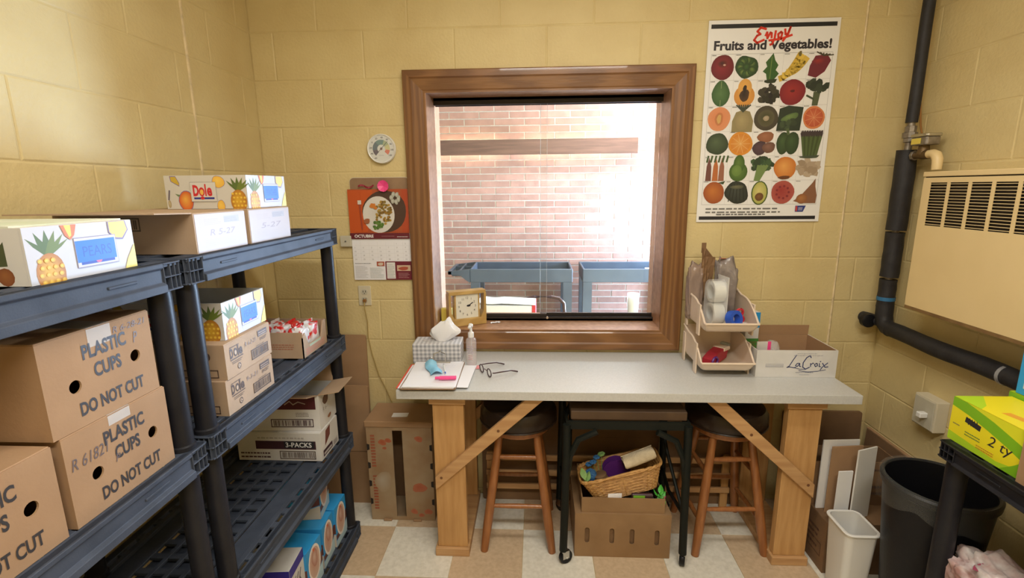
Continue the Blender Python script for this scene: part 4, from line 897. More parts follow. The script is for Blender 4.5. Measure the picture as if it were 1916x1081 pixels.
# duplex outlet with cord
r = thing('wall_outlet', 'ivory duplex outlet below the calendar with a cord plugged in', 'outlet', (-0.829, 0, 1.017))
g = G(); g.prism(rrect(-0.031, 0, 0.031, 0.098, 0.004), 0.0005, 0.006, lambda a, b, t: (a, -t, b)); g.build('plate', 'ivory_plate', r, bevel=0.0015)
for zz in (0.068, 0.030):
    g = G(); g.prism(rrect(-0.015, zz-0.013, 0.015, zz+0.013, 0.010), 0.006, 0.0085, lambda a, b, t: (a, -t, b)); s_ = g.build('socket', 'grey_plate', r)
    g = G(); [g.box(x-0.0015, -0.0090, zz-0.002, x+0.0015, -0.0083, zz+0.007) for x in (-0.006, 0.006)]; g.box(-0.002, -0.0090, zz-0.009, 0.002, -0.0083, zz-0.005); g.build('slots', 'dark_slot', s_)
g = G(); g.box(-0.006, -0.026, 0.020, 0.010, -0.0092, 0.034); g.build('plug', 'copper_wire', r, bevel=0.003)
g = G(); pts = [(0.002, -0.024, 0.022), (0.003, -0.028, -0.01), (0.008, -0.016, -0.08), (0.004, -0.010, -0.16), (0.018, -0.009, -0.25), (0.045, -0.009, -0.36), (0.080, -0.010, -0.44), (0.105, -0.016, -0.50), (0.11, -0.02, -0.56)]
g.tube([Vector(pts[i]).lerp(Vector(pts[i+1]), t/4) for i in range(len(pts)-1) for t in range(4)], 0.0024, 6); g.build('cord', pm('tan_cord', (0.40, 0.29, 0.10, 1), rough=0.6), r, smooth=True)
# poster
r = thing('fruit_poster', 'white poster of fruits and vegetables taped beside the window', 'poster', (1.014, -0.002, 1.414))
PW, PH = 0.544, 0.848
def pfn(u, v, l):
    a = (u/PW-0.5); b = v/PH; bow = 0.0004*(1-abs(2*b-1)**2)
    return (-PW/2+u, -0.0012-bow-0.0028-l, v)
g = G(); g.sheet([[pfn(PW*i/10, PH*j/14, 0) for i in range(11)] for j in range(15)]); g.build('sheet', 'bright_card', r, solid=-0.0004, smooth=True)
k = Ink(); w, h = PW, PH
k.rect(w*0.02, h*0.962, w*0.975, h*0.982, (0.015, 0.015, 0.018, 1)); k.rect(w*0.02, h*0.012, w*0.97, h*0.030, (0.015, 0.015, 0.02, 1))
SF = (0.025, 0.022, 0.03, 1)
k.text('Fruits and Vegetables!', w*0.5, h*0.862, h*0.042, SF, bold=0.035, width=w*0.90, align='c')
RD = (0.66, 0.035, 0.015, 1)
def S(pts, wd=0.009): k.stroke([(w*a, h*b) for a, b in pts], wd, RD)
S([(0.44, 0.955), (0.40, 0.962), (0.375, 0.945), (0.40, 0.932), (0.375, 0.925), (0.355, 0.905), (0.38, 0.892), (0.43, 0.905)]); S([(0.44, 0.925), (0.45, 0.94), (0.455, 0.912), (0.475, 0.938), (0.485, 0.935), (0.487, 0.915)])
S([(0.515, 0.945), (0.51, 0.91), (0.495, 0.885), (0.48, 0.882)]); S([(0.555, 0.94), (0.535, 0.93), (0.54, 0.912), (0.56, 0.915), (0.565, 0.935), (0.555, 0.94)]); S([(0.585, 0.952), (0.59, 0.93), (0.61, 0.93), (0.625, 0.962), (0.605, 0.925), (0.575, 0.898)]); S([(0.47, 0.902), (0.56, 0.908), (0.64, 0.925)])
gx0, gx1, gy0, gy1 = w*0.035, w*0.965, h*0.092, h*0.842
LG = (0.30, 0.30, 0.30, 1)
for i in range(6): x = gx0+(gx1-gx0)*i/5; k.rect(x-0.0005, gy0, x+0.0005, gy1, LG if i in (0, 5) else (0.60, 0.60, 0.60, 1), up=False)
for j in range(7): y = gy0+(gy1-gy0)*j/6; k.rect(gx0, y-0.0006, gx1, y+0.0006, LG if j in (0, 6) else (0.55, 0.55, 0.55, 1), up=False)
cwid, chei = (gx1-gx0)/5, (gy1-gy0)/6
def cell(i, j): return gx0+cwid*(i+0.5), gy1-chei*(j+0.5)
rp = random.Random(11)
DG = (0.025, 0.055, 0.02, 1); MG = (0.05, 0.12, 0.03, 1); LGN = (0.16, 0.24, 0.06, 1)
R_ = cwid*0.485
def ball(i, j, c1, c2, rx=1.0, ry=1.0, wob=0.02, n=22): x, y = cell(i, j); k.blob(x, y, R_*rx, chei*0.475*ry, c1, c2, n, wob, i*7+j); return x, y
def fringe(x, y, n, rx, ry, cols, s0=0.2, s1=0.3):
    for a in range(n): t = rp.uniform(0, 6.28); q = rp.random()**0.5; k.blob(x+rx*q*math.cos(t), y+ry*q*math.sin(t), R_*rp.uniform(s0, s1), R_*rp.uniform(s0, s1), rp.choice(cols), None, 7, 0.15, a)
# row 1: red apple, artichoke, lettuce leaf, bananas, strawberry
x, y = ball(0, 0, (0.26, 0.02, 0.03, 1), (0.13, 0.01, 0.015, 1)); k.blob(x, y+R_*0.3, R_*0.45, R_*0.35, (0.04, 0.012, 0.01, 1), (0.18, 0.02, 0.02, 1), 12, 0.05); k.blob(x+R_*0.15, y+R_*0.2, R_*0.12, R_*0.08, (0.55, 0.35, 0.28, 1), None, 8, 0)
x, y = ball(1, 0, MG, DG, 0.95, 0.95, 0.06)
for q in range(14): a = q*0.45; k.blob(x+R_*0.55*math.cos(a), y+R_*0.55*math.sin(a), R_*0.24, R_*0.3, LGN if q % 2 else MG, DG, 8, 0.0, q, rot=a-1.57)
k.blob(x, y, R_*0.3, R_*0.3, MG, DG, 10, 0.05)
x, y = cell(2, 0); k.poly([(x-R_*0.25, y-R_*1.1), (x+R_*0.35, y-R_*1.1), (x+R_*0.75, y-R_*0.6), (x+R_*0.45, y-R_*0.3), (x+R_*0.65, y+R_*0.1), (x+R_*0.35, y+R_*0.5), (x+R_*0.15, y+R_*1.1), (x-R_*0.15, y+R_*0.7), (x-R_*0.45, y+R_*0.35), (x-R_*0.3, y), (x-R_*0.65, y-R_*0.4), (x-R_*0.35, y-R_*0.6)], (0.04, 0.11, 0.025, 1)); k.stroke([(x, y-R_), (x+R_*0.05, y+R_*0.8)], 0.003, LGN)
x, y = cell(3, 0)
for q in range(3):
    pts = []
    for s_ in range(8): t = s_/7; pts.append((x+R_*(-1.15+1.5*t+0.28*q), y+R_*(-1.0+0.25*q+1.9*t**1.6-0.4*q*t)))
    k.stroke(pts, R_*0.5, ((0.62, 0.40, 0.05, 1), (0.72, 0.50, 0.08, 1), (0.66, 0.45, 0.07, 1))[q])
k.blob(x+R_*0.35, y+R_*1.0, R_*0.14, R_*0.25, (0.16, 0.12, 0.03, 1), None, 8, 0.1)
x, y = cell(4, 0); k.poly([(x-R_*0.9, y-R_*0.8), (x-R_*0.2, y-R_*1.0), (x+R_*0.5, y-R_*0.5), (x+R_*0.95, y+R_*0.4), (x+R_*0.6, y+R_*0.9), (x-R_*0.4, y+R_*0.8), (x-R_*0.8, y)], (0.16, 0.02, 0.035, 1)); k.blob(x-R_*0.1, y+R_*0.35, R_*0.5, R_*0.3, (0.32, 0.03, 0.03, 1), (0.16, 0.02, 0.035, 1), 10, 0.1)
for q in range(6): k.stroke([(x+R_*0.3, y+R_*0.8), (x+R_*(-0.3+0.28*q), y+R_*(1.1-0.05*q))], 0.005, (0.06, 0.05, 0.03, 1))
# row 2: spinach, papaya, grapes, tomato, broccoli
x, y = cell(0, 1); k.fan([(x+R_*0.8*math.cos(t)*(1-0.25*max(math.sin(t), 0)), y+R_*1.1*math.sin(t)) for t in [q*0.314 for q in range(20)]], (x, y), (0.09, 0.18, 0.06, 1), (0.04, 0.10, 0.03, 1)); k.stroke([(x, y-R_*1.2), (x, y+R_)], 0.003, (0.20, 0.28, 0.12, 1))
x, y = cell(1, 1); k.blob(x, y-R_*0.25, R_*0.9, R_*0.9, (0.72, 0.36, 0.08, 1), (0.60, 0.26, 0.05, 1), 20, 0); k.blob(x, y+R_*0.45, R_*0.6, R_*0.75, (0.72, 0.38, 0.09, 1), (0.66, 0.34, 0.08, 1), 18, 0); k.blob(x, y-R_*0.2, R_*0.4, R_*0.55, (0.03, 0.02, 0.015, 1), (0.08, 0.04, 0.02, 1), 14, 0.08); k.blob(x, y+R_*0.35, R_*0.16, R_*0.35, (0.03, 0.02, 0.015, 1), None, 10, 0.08)
x, y = cell(2, 1); fringe(x, y-R_*0.2, 34, R_*0.8, R_*0.8, ((0.03, 0.03, 0.02, 1), (0.05, 0.045, 0.03, 1), (0.02, 0.018, 0.018, 1)), 0.22, 0.3); k.blob(x+R_*0.1, y+R_*0.95, R_*0.5, R_*0.2, (0.03, 0.04, 0.02, 1), None, 9, 0.2)
x, y = ball(3, 1, (0.34, 0.03, 0.03, 1), (0.20, 0.015, 0.025, 1), 1.12, 1.05); k.blob(x, y+R_*0.1, R_*0.2, R_*0.12, (0.10, 0.01, 0.015, 1), None, 8, 0.1)
x, y = cell(4, 1); k.poly([(x-R_*0.25, y), (x+R_*0.35, y), (x+R_*0.2, y-R_*1.15), (x-R_*0.3, y-R_*1.15)], (0.08, 0.10, 0.05, 1)); fringe(x, y+R_*0.5, 22, R_*0.85, R_*0.4, ((0.025, 0.035, 0.025, 1), (0.04, 0.055, 0.035, 1)), 0.25, 0.34); k.stroke([(x-R_*0.2, y-R_*0.6), (x-R_*0.8, y-R_*0.3)], 0.008, (0.05, 0.07, 0.035, 1))
# row 3: cantaloupe, pineapple, kiwi, cabbage, grapefruit
x, y = ball(0, 2, (0.66, 0.22, 0.09, 1), (0.68, 0.28, 0.13, 1), 1, 1); k.blob(x, y, R_*0.36, R_*0.6, (0.40, 0.16, 0.05, 1), (0.55, 0.2, 0.08, 1), 14, 0.06); k.blob(x, y, R_*0.18, R_*0.42, (0.60, 0.36, 0.12, 1), None, 10, 0.1)
x, y = cell(1, 2); k.poly([(x-R_*0.9, y-R_*1.15), (x+R_*0.9, y-R_*1.15), (x+R_*0.95, y-R_*0.2), (x+R_*0.6, y+R_*0.6), (x, y+R_*0.75), (x-R_*0.6, y+R_*0.55), (x-R_*0.9, y-R_*0.2)], (0.28, 0.23, 0.11, 1)); k.blob(x, y-R_*0.25, R_*0.6, R_*0.75, (0.38, 0.31, 0.15, 1), (0.30, 0.24, 0.12, 1), 14, 0.03)
for q in range(7): k.stroke([(x, y+R_*0.6), (x+R_*(-0.6+0.2*q), y+R_*1.15)], 0.006, (0.05, 0.06, 0.04, 1))
x, y = ball(2, 2, (0.10, 0.085, 0.05, 1), (0.06, 0.05, 0.035, 1), 1.05, 1.05); k.blob(x, y, R_*0.72, R_*0.72, (0.055, 0.06, 0.025, 1), (0.10, 0.09, 0.05, 1), 18, 0.02); k.blob(x, y, R_*0.26, R_*0.24, (0.46, 0.38, 0.27, 1), (0.34, 0.27, 0.18, 1), 12, 0.05)
x, y = cell(3, 2); k.poly([(x-R_*1.1, y-R_*1.1), (x+R_*0.95, y-R_*1.1), (x+R_*1.1, y+R_*0.9), (x-R_*0.2, y+R_*1.05), (x-R_*0.95, y+R_*0.8)], (0.025, 0.04, 0.025, 1)); k.blob(x, y+R_*0.05, R_*0.75, R_*0.32, (0.16, 0.25, 0.08, 1), (0.08, 0.14, 0.05, 1), 16, 0.06, rot=0.3); fringe(x, y-R_*0.6, 8, R_*0.8, R_*0.3, ((0.05, 0.08, 0.04, 1), (0.035, 0.055, 0.03, 1)))
x, y = ball(4, 2, (0.60, 0.13, 0.05, 1), (0.62, 0.22, 0.08, 1), 0.95, 0.95); k.blob(x, y, R_*0.8, R_*0.8, (0.58, 0.16, 0.07, 1), (0.48, 0.09, 0.04, 1), 18, 0.0)
for q in range(9): a = q*0.698; k.stroke([(x, y), (x+R_*0.75*math.cos(a), y+R_*0.75*math.sin(a))], 0.0016, (0.66, 0.30, 0.15, 1))
# row 4: watermelon, orange, potatoes, pepper, asparagus
x, y = ball(0, 3, (0.08, 0.12, 0.06, 1), (0.03, 0.05, 0.025, 1), 0.95, 0.95, 0.04)
x, y = ball(1, 3, (0.70, 0.30, 0.05, 1), (0.66, 0.26, 0.03, 1), 1.08, 1.0); k.blob(x, y, R_*0.88, R_*0.85, (0.70, 0.34, 0.08, 1), (0.62, 0.22, 0.03, 1), 18, 0)
for q in range(10): a = q*0.628; k.stroke([(x, y), (x+R_*0.85*math.cos(a), y+R_*0.85*math.sin(a))], 0.0016, (0.74, 0.45, 0.18, 1))
x, y = cell(2, 3); k.blob(x+R_*0.1, y+R_*0.55, R_*0.7, R_*0.5, (0.36, 0.15, 0.08, 1), (0.26, 0.10, 0.05, 1), 14, 0.06); k.blob(x-R_*0.35, y-R_*0.4, R_*0.6, R_*0.65, (0.10, 0.055, 0.07, 1), (0.06, 0.035, 0.045, 1), 14, 0.06); k.blob(x+R_*0.45, y-R_*0.35, R_*0.55, R_*0.5, (0.24, 0.12, 0.09, 1), (0.14, 0.07, 0.05, 1), 14, 0.06)
x, y = cell(3, 3); k.blob(x-R_*0.4, y, R_*0.55, R_*1.0, (0.06, 0.11, 0.04, 1), (0.025, 0.05, 0.02, 1), 16, 0.03); k.blob(x+R_*0.4, y, R_*0.6, R_*1.0, (0.05, 0.10, 0.035, 1), (0.025, 0.05, 0.02, 1), 16, 0.03); k.stroke([(x, y+R_*0.8), (x-R_*0.1, y+R_*1.2)], 0.012, (0.08, 0.12, 0.05, 1))
x, y = cell(4, 3)
for q in range(9): xx = x+R_*(-0.85+0.21*q); k.stroke([(xx*0.6+x*0.4, y-R_*1.1), (xx, y+R_*0.75)], 0.012, (0.05, 0.075, 0.025, 1) if q % 2 else (0.08, 0.12, 0.04, 1)); k.blob(xx, y+R_*0.8, R_*0.13, R_*0.3, (0.05, 0.035, 0.04, 1), None, 8, 0.1)
# row 5: carrots, lime/pear, greens, orange, cauliflower
x, y = cell(0, 4)
for q, (dx, c_) in enumerate(((-0.6, (0.16, 0.06, 0.05, 1)), (0.0, (0.45, 0.14, 0.04, 1)), (0.55, (0.30, 0.12, 0.07, 1)))): k.poly([(x+R_*(dx-0.26), y-R_*1.1), (x+R_*(dx+0.26), y-R_*1.1), (x+R_*(dx+0.22), y+R_*0.2), (x+R_*dx, y+R_*1.0), (x+R_*(dx-0.2), y+R_*0.2)], c_)
for q in range(6): k.stroke([(x+R_*(-0.8+0.35*q), y+R_*0.6), (x+R_*(-0.7+0.35*q), y+R_*1.1)], 0.008, (0.06, 0.10, 0.03, 1))
x, y = cell(1, 4); k.blob(x, y-R_*0.3, R_*0.82, R_*0.85, (0.14, 0.24, 0.05, 1), (0.05, 0.11, 0.02, 1), 18, 0.0); k.blob(x+R_*0.02, y+R_*0.4, R_*0.5, R_*0.8, (0.11, 0.20, 0.04, 1), (0.05, 0.11, 0.02, 1), 16, 0.0); k.blob(x-R_*0.15, y-R_*0.2, R_*0.45, R_*0.5, (0.16, 0.27, 0.06, 1), (0.12, 0.21, 0.045, 1), 14, 0)
x, y = cell(2, 4); fringe(x, y+R_*0.25, 24, R_*0.85, R_*0.6, ((0.03, 0.07, 0.03, 1), (0.05, 0.10, 0.04, 1), (0.025, 0.05, 0.025, 1)), 0.24, 0.34)
for q in range(4): k.stroke([(x-R_*(0.5-0.1*q), y-R_*1.05), (x+R_*(-0.3+0.25*q), y+R_*0.2)], 0.012, (0.16, 0.24, 0.08, 1))
x, y = ball(3, 4, (0.74, 0.36, 0.10, 1), (0.55, 0.17, 0.03, 1), 0.98, 0.98); k.blob(x, y-R_*0.85, R_*0.5, R_*0.18, (0.14, 0.05, 0.02, 1), None, 10, 0.1)
x, y = cell(4, 4); fringe(x, y, 26, R_*0.85, R_*0.65, ((0.40, 0.31, 0.22, 1), (0.46, 0.37, 0.27, 1), (0.33, 0.25, 0.17, 1)), 0.26, 0.36); k.blob(x, y+R_*0.95, R_*0.8, R_*0.15, (0.06, 0.08, 0.05, 1), None, 9, 0.2)
# row 6: apricot, squash, avocado, watermelon slice, yam
x, y = ball(0, 5, (0.52, 0.17, 0.035, 1), (0.32, 0.075, 0.02, 1), 0.95, 0.95); k.poly([(x+R_*0.3, y+R_*0.9), (x+R_*0.95, y+R_*1.05), (x+R_*0.8, y+R_*0.75)], DG)
x, y = ball(1, 5, (0.05, 0.06, 0.05, 1), (0.02, 0.025, 0.02, 1), 1.05, 1.0, 0.06)
for q in range(5): k.stroke([(x+R_*(-0.7+0.35*q), y-R_*0.8), (x+R_*(-0.5+0.25*q), y+R_*0.75)], 0.004, (0.015, 0.02, 0.015, 1))
k.blob(x, y+R_*0.5, R_*0.6, R_*0.2, (0.16, 0.15, 0.08, 1), (0.06, 0.07, 0.05, 1), 10, 0.1)
x, y = cell(2, 5); k.blob(x, y-R_*0.05, R_*0.75, R_*1.08, (0.06, 0.10, 0.02, 1), None, 18, 0.0); k.blob(x, y-R_*0.05, R_*0.64, R_*0.98, (0.62, 0.54, 0.20, 1), (0.40, 0.40, 0.10, 1), 18, 0.0); k.blob(x, y-R_*0.4, R_*0.38, R_*0.38, (0.22, 0.10, 0.03, 1), (0.12, 0.05, 0.02, 1), 14, 0.02)
x, y = ball(3, 5, (0.30, 0.03, 0.03, 1), (0.40, 0.09, 0.07, 1), 1.05, 1.0)
for q in range(9): a = q*0.7; k.blob(x+R_*0.55*math.cos(a), y+R_*0.55*math.sin(a), R_*0.11, R_*0.11, (0.20, 0.02, 0.03, 1), None, 7, 0)
x, y = cell(4, 5); k.poly([(x-R_*1.05, y-R_*0.8), (x-R_*0.4, y-R_*0.3), (x+R_*0.5, y+R_*0.8), (x+R_*0.75, y+R_*1.2), (x+R_*0.8, y+R_*0.5), (x+R_*1.0, y-R_*0.3), (x+R_*0.95, y-R_*1.0), (x-R_*0.3, y-R_*1.0)], (0.24, 0.11, 0.06, 1)); k.blob(x-R_*0.3, y-R_*0.6, R_*0.5, R_*0.45, (0.42, 0.18, 0.06, 1), (0.26, 0.10, 0.04, 1), 14, 0.02)
for i in range(5):
    for j in range(6): x, y = cell(i, j); k.lines(x-cwid*0.47, y+chei*0.445, x-cwid*0.25, y+chei*0.475, 1, (0.12, 0.12, 0.12, 1), seed=i+j*5, frac=0.8)
k.lines(w*0.07, h*0.066, w*0.66, h*0.074, 1, (0.15, 0.15, 0.15, 1), frac=0.9, ragged=0); k.lines(w*0.07, h*0.048, w*0.68, h*0.056, 1, (0.15, 0.15, 0.15, 1), frac=0.9, ragged=0, seed=9); k.lines(w*0.16, h*0.036, w*0.56, h*0.044, 1, (0.15, 0.15, 0.15, 1), frac=0.9, ragged=0, seed=8)
k.poly([(w*0.80, h*0.052), (w*0.865, h*0.052), (w*0.885, h*0.084), (w*0.80, h*0.084)], (0.02, 0.04, 0.22, 1)); k.rect(w*0.803, h*0.055, w*0.818, h*0.081, (0.50, 0.06, 0.05, 1)); k.lines(w*0.825, h*0.060, w*0.86, h*0.078, 3, (0.7, 0.7, 0.72, 1), ragged=0)
k.build('poster_print', r, pfn, lift=0.0008, step=0.000004)
# ------------------------------------------------------------------ work table
DZ, DT = 0.785, 0.036; DX0, DX1, DY0, DY1 = -0.552, 1.258, -0.497, -0.004
r = thing('work_table', 'long pale laminate work table on rough pine legs under the window', 'table', ((DX0+DX1)/2, (DY0+DY1)/2, 0))
ox, oy = (DX0+DX1)/2, (DY0+DY1)/2
g = G(); g.box(DX0-ox, DY0-oy, DZ-DT, DX1-ox, DY1-oy, DZ); g.build('table_top', 'laminate', r, bevel=0.002, seg=2)
ZU = DZ-DT
for lx, sgn in ((-0.355, 1), (1.078, -1)):
    x0, x1 = lx-0.070-ox, lx+0.070-ox
    for y0, y1 in ((-0.448, -0.410), (-0.075, -0.037)):
        y0 -= oy; y1 -= oy
        g = G(); g.box(x0+0.006, y0, 0.0385, x1-0.004, y1, ZU-0.0385); lg = g.build('leg', 'pine', r, bevel=0.002)
        if y0 < -0.2+oy*0:
            for kx, kz, kr in ((-0.03, 0.15, 0.008), (0.02, 0.52, 0.009), (-0.045, 0.42, 0.006), (0.035, 0.30, 0.007), (0.0, 0.6, 0.006)):
                gg = G(); gg.prism(circle(lx-ox+kx, kz, kr, kr*0.8, 12), -0.0005, 0.001, lambda a, b, t: (a, y0-t, b)); gg.build('knot', 'knot', lg)
    g = G(); g.box(x0-0.004, -0.462-oy, 0, x1+0.004, -0.030-oy, 0.038); g.build('foot', 'pine_across', r, bevel=0.002)
    g = G(); g.box(x0-0.006, -0.462-oy, ZU-0.038, x1+0.006, -0.030-oy, ZU-0.0005); g.build('cleat', 'pine_across', r, bevel=0.002)
    # diagonal braces, front and back
    for yy in (-0.468, -0.052):
        yy -= oy
        ax, bx_ = (lx-0.06*sgn-ox, lx+0.375*sgn-ox)
        g = G(); wv = 0.026
        p = [(ax, 0.385), (ax, 0.325)] ; q = [(bx_-0.045*sgn, ZU-0.002), (bx_+0.03*sgn, ZU-0.002)]
        g.prism([p[1], q[1], q[0], p[0]], yy, yy+0.018, lambda a, b, t: (a, t, b)); br = g.build('brace', 'pine_across', r, bevel=0.0015)
        if yy < -0.1:
            for fx, fz in ((0.06, 0.0), (0.62, 0.0)):
                cxk, czk = ax+(bx_-ax)*fx, 0.36+(ZU-0.36)*fx; gg = G(); gg.prism(circle(cxk, czk, 0.006, n=10), -0.0005, 0.001, lambda a, b, t: (a, yy-t, b)); gg.build('knot', 'knot', br)
TZ = DZ+0.0006
# tissue box
r = thing('tissue_box', 'grey checked tissue box with a white tissue on the table', 'tissue box', (-0.450, -0.122, TZ), 0.03)
w, d, h = 0.222, 0.118, 0.092
def gingham():
    m = bpy.data.materials.new('gingham'); m.use_nodes = True; nt = m.node_tree; n = nt.nodes; L = nt.links; b = n['Principled BSDF']; b.inputs['Roughness'].default_value = 0.6
    tc = n.new('ShaderNodeTexCoord'); sp = n.new('ShaderNodeSeparateXYZ'); L.new(tc.outputs['Object'], sp.inputs[0]); outs = []
    for ax in ('X', 'Y', 'Z'):
        mm = n.new('ShaderNodeMath'); mm.operation = 'MULTIPLY'; mm.inputs[1].default_value = 330.0; L.new(sp.outputs[ax], mm.inputs[0]); sn = n.new('ShaderNodeMath'); sn.operation = 'SINE'; L.new(mm.outputs[0], sn.inputs[0]); gt = n.new('ShaderNodeMath'); gt.operation = 'GREATER_THAN'; gt.inputs[1].default_value = 0.0; L.new(sn.outputs[0], gt.inputs[0]); outs.append(gt)
    a = n.new('ShaderNodeMath'); a.operation = 'ADD'; L.new(outs[0].outputs[0], a.inputs[0]); L.new(outs[2].outputs[0], a.inputs[1])
    mr = n.new('ShaderNodeMapRange'); mr.inputs['From Max'].default_value = 2.0; L.new(a.outputs[0], mr.inputs['Value'])
    mx = n.new('ShaderNodeMix'); mx.data_type = 'RGBA'; mx.inputs[6].default_value = (0.70, 0.70, 0.72, 1); mx.inputs[7].default_value = (0.30, 0.31, 0.34, 1); L.new(mr.outputs[0], mx.inputs[0]); L.new(mx.outputs[2], b.inputs['Base Color']); MATS['gingham'] = m
gingham()
g = G(); g.box(-w/2, -d/2, 0, w/2, d/2, h); g.build('carton', 'gingham', r, bevel=0.002)
g = G(); g.prism(circle(0, 0, 0.075, 0.032, 28), 0.0002, 0.0010, lambda a, b, t: (a, b, h+t)); g.build('opening_film', 'clear_plastic', r)
g = G(); grid = []
for j in range(12):
    t = j/11; row = []
    for i in range(25):
        a = i/24*2*PI; rr = 0.026+0.042*math.sin(min(t*1.25, 1)*PI*0.55)-0.020*max(0, t-0.55)/0.45
        fold = 1+0.07*math.sin(5*a+2*t)+0.07*math.sin(9*a-t*4)
        row.append((rr*1.12*math.cos(a)*fold*(1-0.35*max(0, t-0.7)/0.3)+0.020+0.022*t, 0.020*math.sin(a)*fold*(1+0.4*math.sin(t*3)), h+0.001+0.085*t-0.018*t*math.cos(2*a+0.4)+0.006*t*math.cos(5*a)))
    grid.append(row)
g.sheet(grid); top = grid[-1]; cxm = sum(p[0] for p in top)/25; g.add([(cxm, 0, h+0.079)]+top, [(0, i+1, i+2) for i in range(24)]); g.build('tissue', 'tissue', r, smooth=True)
# hand sanitizer pump bottle
r = thing('pump_bottle', 'clear pump bottle of hand gel beside the tissue box', 'bottle', (-0.286, -0.190, TZ))
g = G(); g.lathe([(0.020, 0), (0.0235, 0.003), (0.0235, 0.112), (0.021, 0.122), (0.012, 0.128), (0.012, 0.134)], 24); g.build('bottle', 'clear_gel', r, smooth=True)
g = G(); g.lathe([(0.0135, 0.130), (0.0135, 0.150), (0.010, 0.154), (0.0065, 0.156), (0.0055, 0.178)], 20); g.build('collar', 'white_plastic', r, smooth=True)
g = G(); g.lathe([(0.008, 0.176), (0.010, 0.179), (0.010, 0.188), (0.007, 0.192)], 18); g.bar((0, 0, 0.186), (-0.004, -0.030, 0.182), 0.009, 0.007); g.build('pump_head', 'white_plastic', r, smooth=True)
g = G(); g.tube([(0, 0, 0.135), (0.003, 0.004, 0.01)], 0.0022, 6); g.build('dip_tube', 'clear_plastic', r)
k = Ink()
for a0 in range(6):
    a = -PI/2-0.9+a0*0.3
k.lines(-0.014, 0.06, 0.014, 0.10, 4, (0.40, 0.34, 0.42, 1)); k.lines(-0.012, 0.03, 0.012, 0.055, 3, (0.60, 0.35, 0.38, 1), seed=5); k.build('label_print', r, lambda u, v, l: (0.0238*math.sin(u/0.0235), -0.0238*math.cos(u/0.0235)-l, v))
# pink film under bottle
r = thing('pink_slip', 'pink plastic slip lying under the pump bottle', 'slip', (-0.30, -0.235, TZ), 0.1)
g = G(); g.sheet([[(-0.045+0.1*i/5, -0.022+0.044*j/3, 0.0008+0.0012*abs(math.sin(i*2+j))) for i in range(6)] for j in range(4)]); g.build('film', 'pink_clear', r, solid=0.0006)
r['kind'] = 'thing'; del r['kind']
# folder, clipboard and papers
r = thing('red_folder', 'red paper folder sticking out left of the paper stack', 'folder', (-0.455, -0.340, TZ), 0.02)
g = G(); g.box(-0.105, -0.135, 0, 0.10, 0.135, 0.004); g.build('cover', 'red_folder', r, bevel=0.001)
g = G(); g.box(-0.095, -0.145, 0.0041, 0.09, 0.12, 0.006); g.build('sheets', 'paper', r)
r = thing('loose_papers', 'white sheets peeking out right of the clipboard', 'papers', (-0.360, -0.348, TZ+0.0062), -0.06)
for i in range(3):
    g = G(); g.box(-0.095, -0.125, 0.0012*i, 0.095, 0.125, 0.0012*i+0.0011); g.build('sheet', 'paper', r, loc=(0.002*i, -0.003*i, 0), rz=0.02*i)
r = thing('clipboard', 'brown clipboard thick with white paper at the table edge', 'clipboard', (-0.425, -0.352, TZ+0.010), 0.02)
g = G(); g.prism(rrect(-0.113, -0.158, 0.113, 0.158, 0.012), 0, 0.0032, lambda a, b, t: (a, b, t)); g.build('board', 'hardboard', r)
for i in range(4):
    g = G(); N = 8
    zt_ = 0.0034+0.0022*i
    g.sheet([[(-0.106+0.212*a/N+0.003*i*math.sin(i), -0.152+0.290*b_/N, zt_+0.004*(a/N-0.5)**2+0.0006*math.sin(b_+i)) for a in range(N+1)] for b_ in range(N+1)]); sh = g.build('sheet', 'paper', r, solid=0.002, rz=random.uniform(-0.03, 0.03))
zz = 0.0125
k = Ink(); k.lines(-0.06, 0.02, 0.085, 0.10, 7, (0.66, 0.66, 0.72, 1), seed=12, frac=0.2); k.build('faint_print', r, lambda u, v, l: (u, v, zz+0.001+l))
g = G(); g.box(-0.05, 0.118, 0.0035, 0.05, 0.150, 0.016); g.build('clip_base', 'steel', r, bevel=0.003)
g = G(); g.tube([(-0.030, 0.12, 0.016), (-0.026, 0.140, 0.046), (0, 0.148, 0.054), (0.026, 0.140, 0.046), (0.030, 0.12, 0.016)], 0.0022, 8); g.lathe([(0.004, 0), (0.0055, 0.004), (0.004, 0.008)], 12, (0, 0.148, 0.052)); g.build('clip_lever', 'steel', r, smooth=True)
g = G(); g.tube([(-0.042+0.016*math.cos(t), 0.130, 0.022+0.012*math.sin(t)) for t in [q*PI/5 for q in range(10)]], 0.0014, 6, closed=True); g.build('clip_ring', 'steel', r, smooth=True)
PZ = TZ+0.010+0.0150
r = thing('face_mask', 'folded light blue face mask lying on the clipboard papers', 'face mask', (-0.438, -0.315, PZ), 0.40)
g = G(); g.sheet([[(-0.026+0.052*i/6+0.004*math.sin(j*0.8), -0.075+0.150*j/10, 0.002+0.018*math.sin(PI*i/6)*(0.75+0.25*math.sin(j*0.9))) for i in range(7)] for j in range(11)]); g.build('pleats', 'mask_blue', r, solid=0.0015, smooth=True)
g = G(); g.tube([(0.024, -0.07, 0.004), (0.040, -0.050, 0.003), (0.048, -0.02, 0.003), (0.036, 0.02, 0.003), (0.022, 0.05, 0.005)], 0.0014, 6); g.build('ear_loop', 'white_plastic', r, smooth=True)
r = thing('ink_pen', 'slim white pen with a dark tip on the clipboard papers', 'pen', (-0.384, -0.332, PZ+0.0012), 0)
g = G(); g.cyl((-0.012, 0.045, 0.004), (0.010, -0.040, 0.004), 0.0034, n=10); g.build('barrel', 'white_plastic', r, smooth=True)
g = G(); g.cyl((0.010, -0.040, 0.004), (0.0135, -0.053, 0.004), 0.0034, 0.0012, n=10); g.build('tip', 'blue', r, smooth=True)
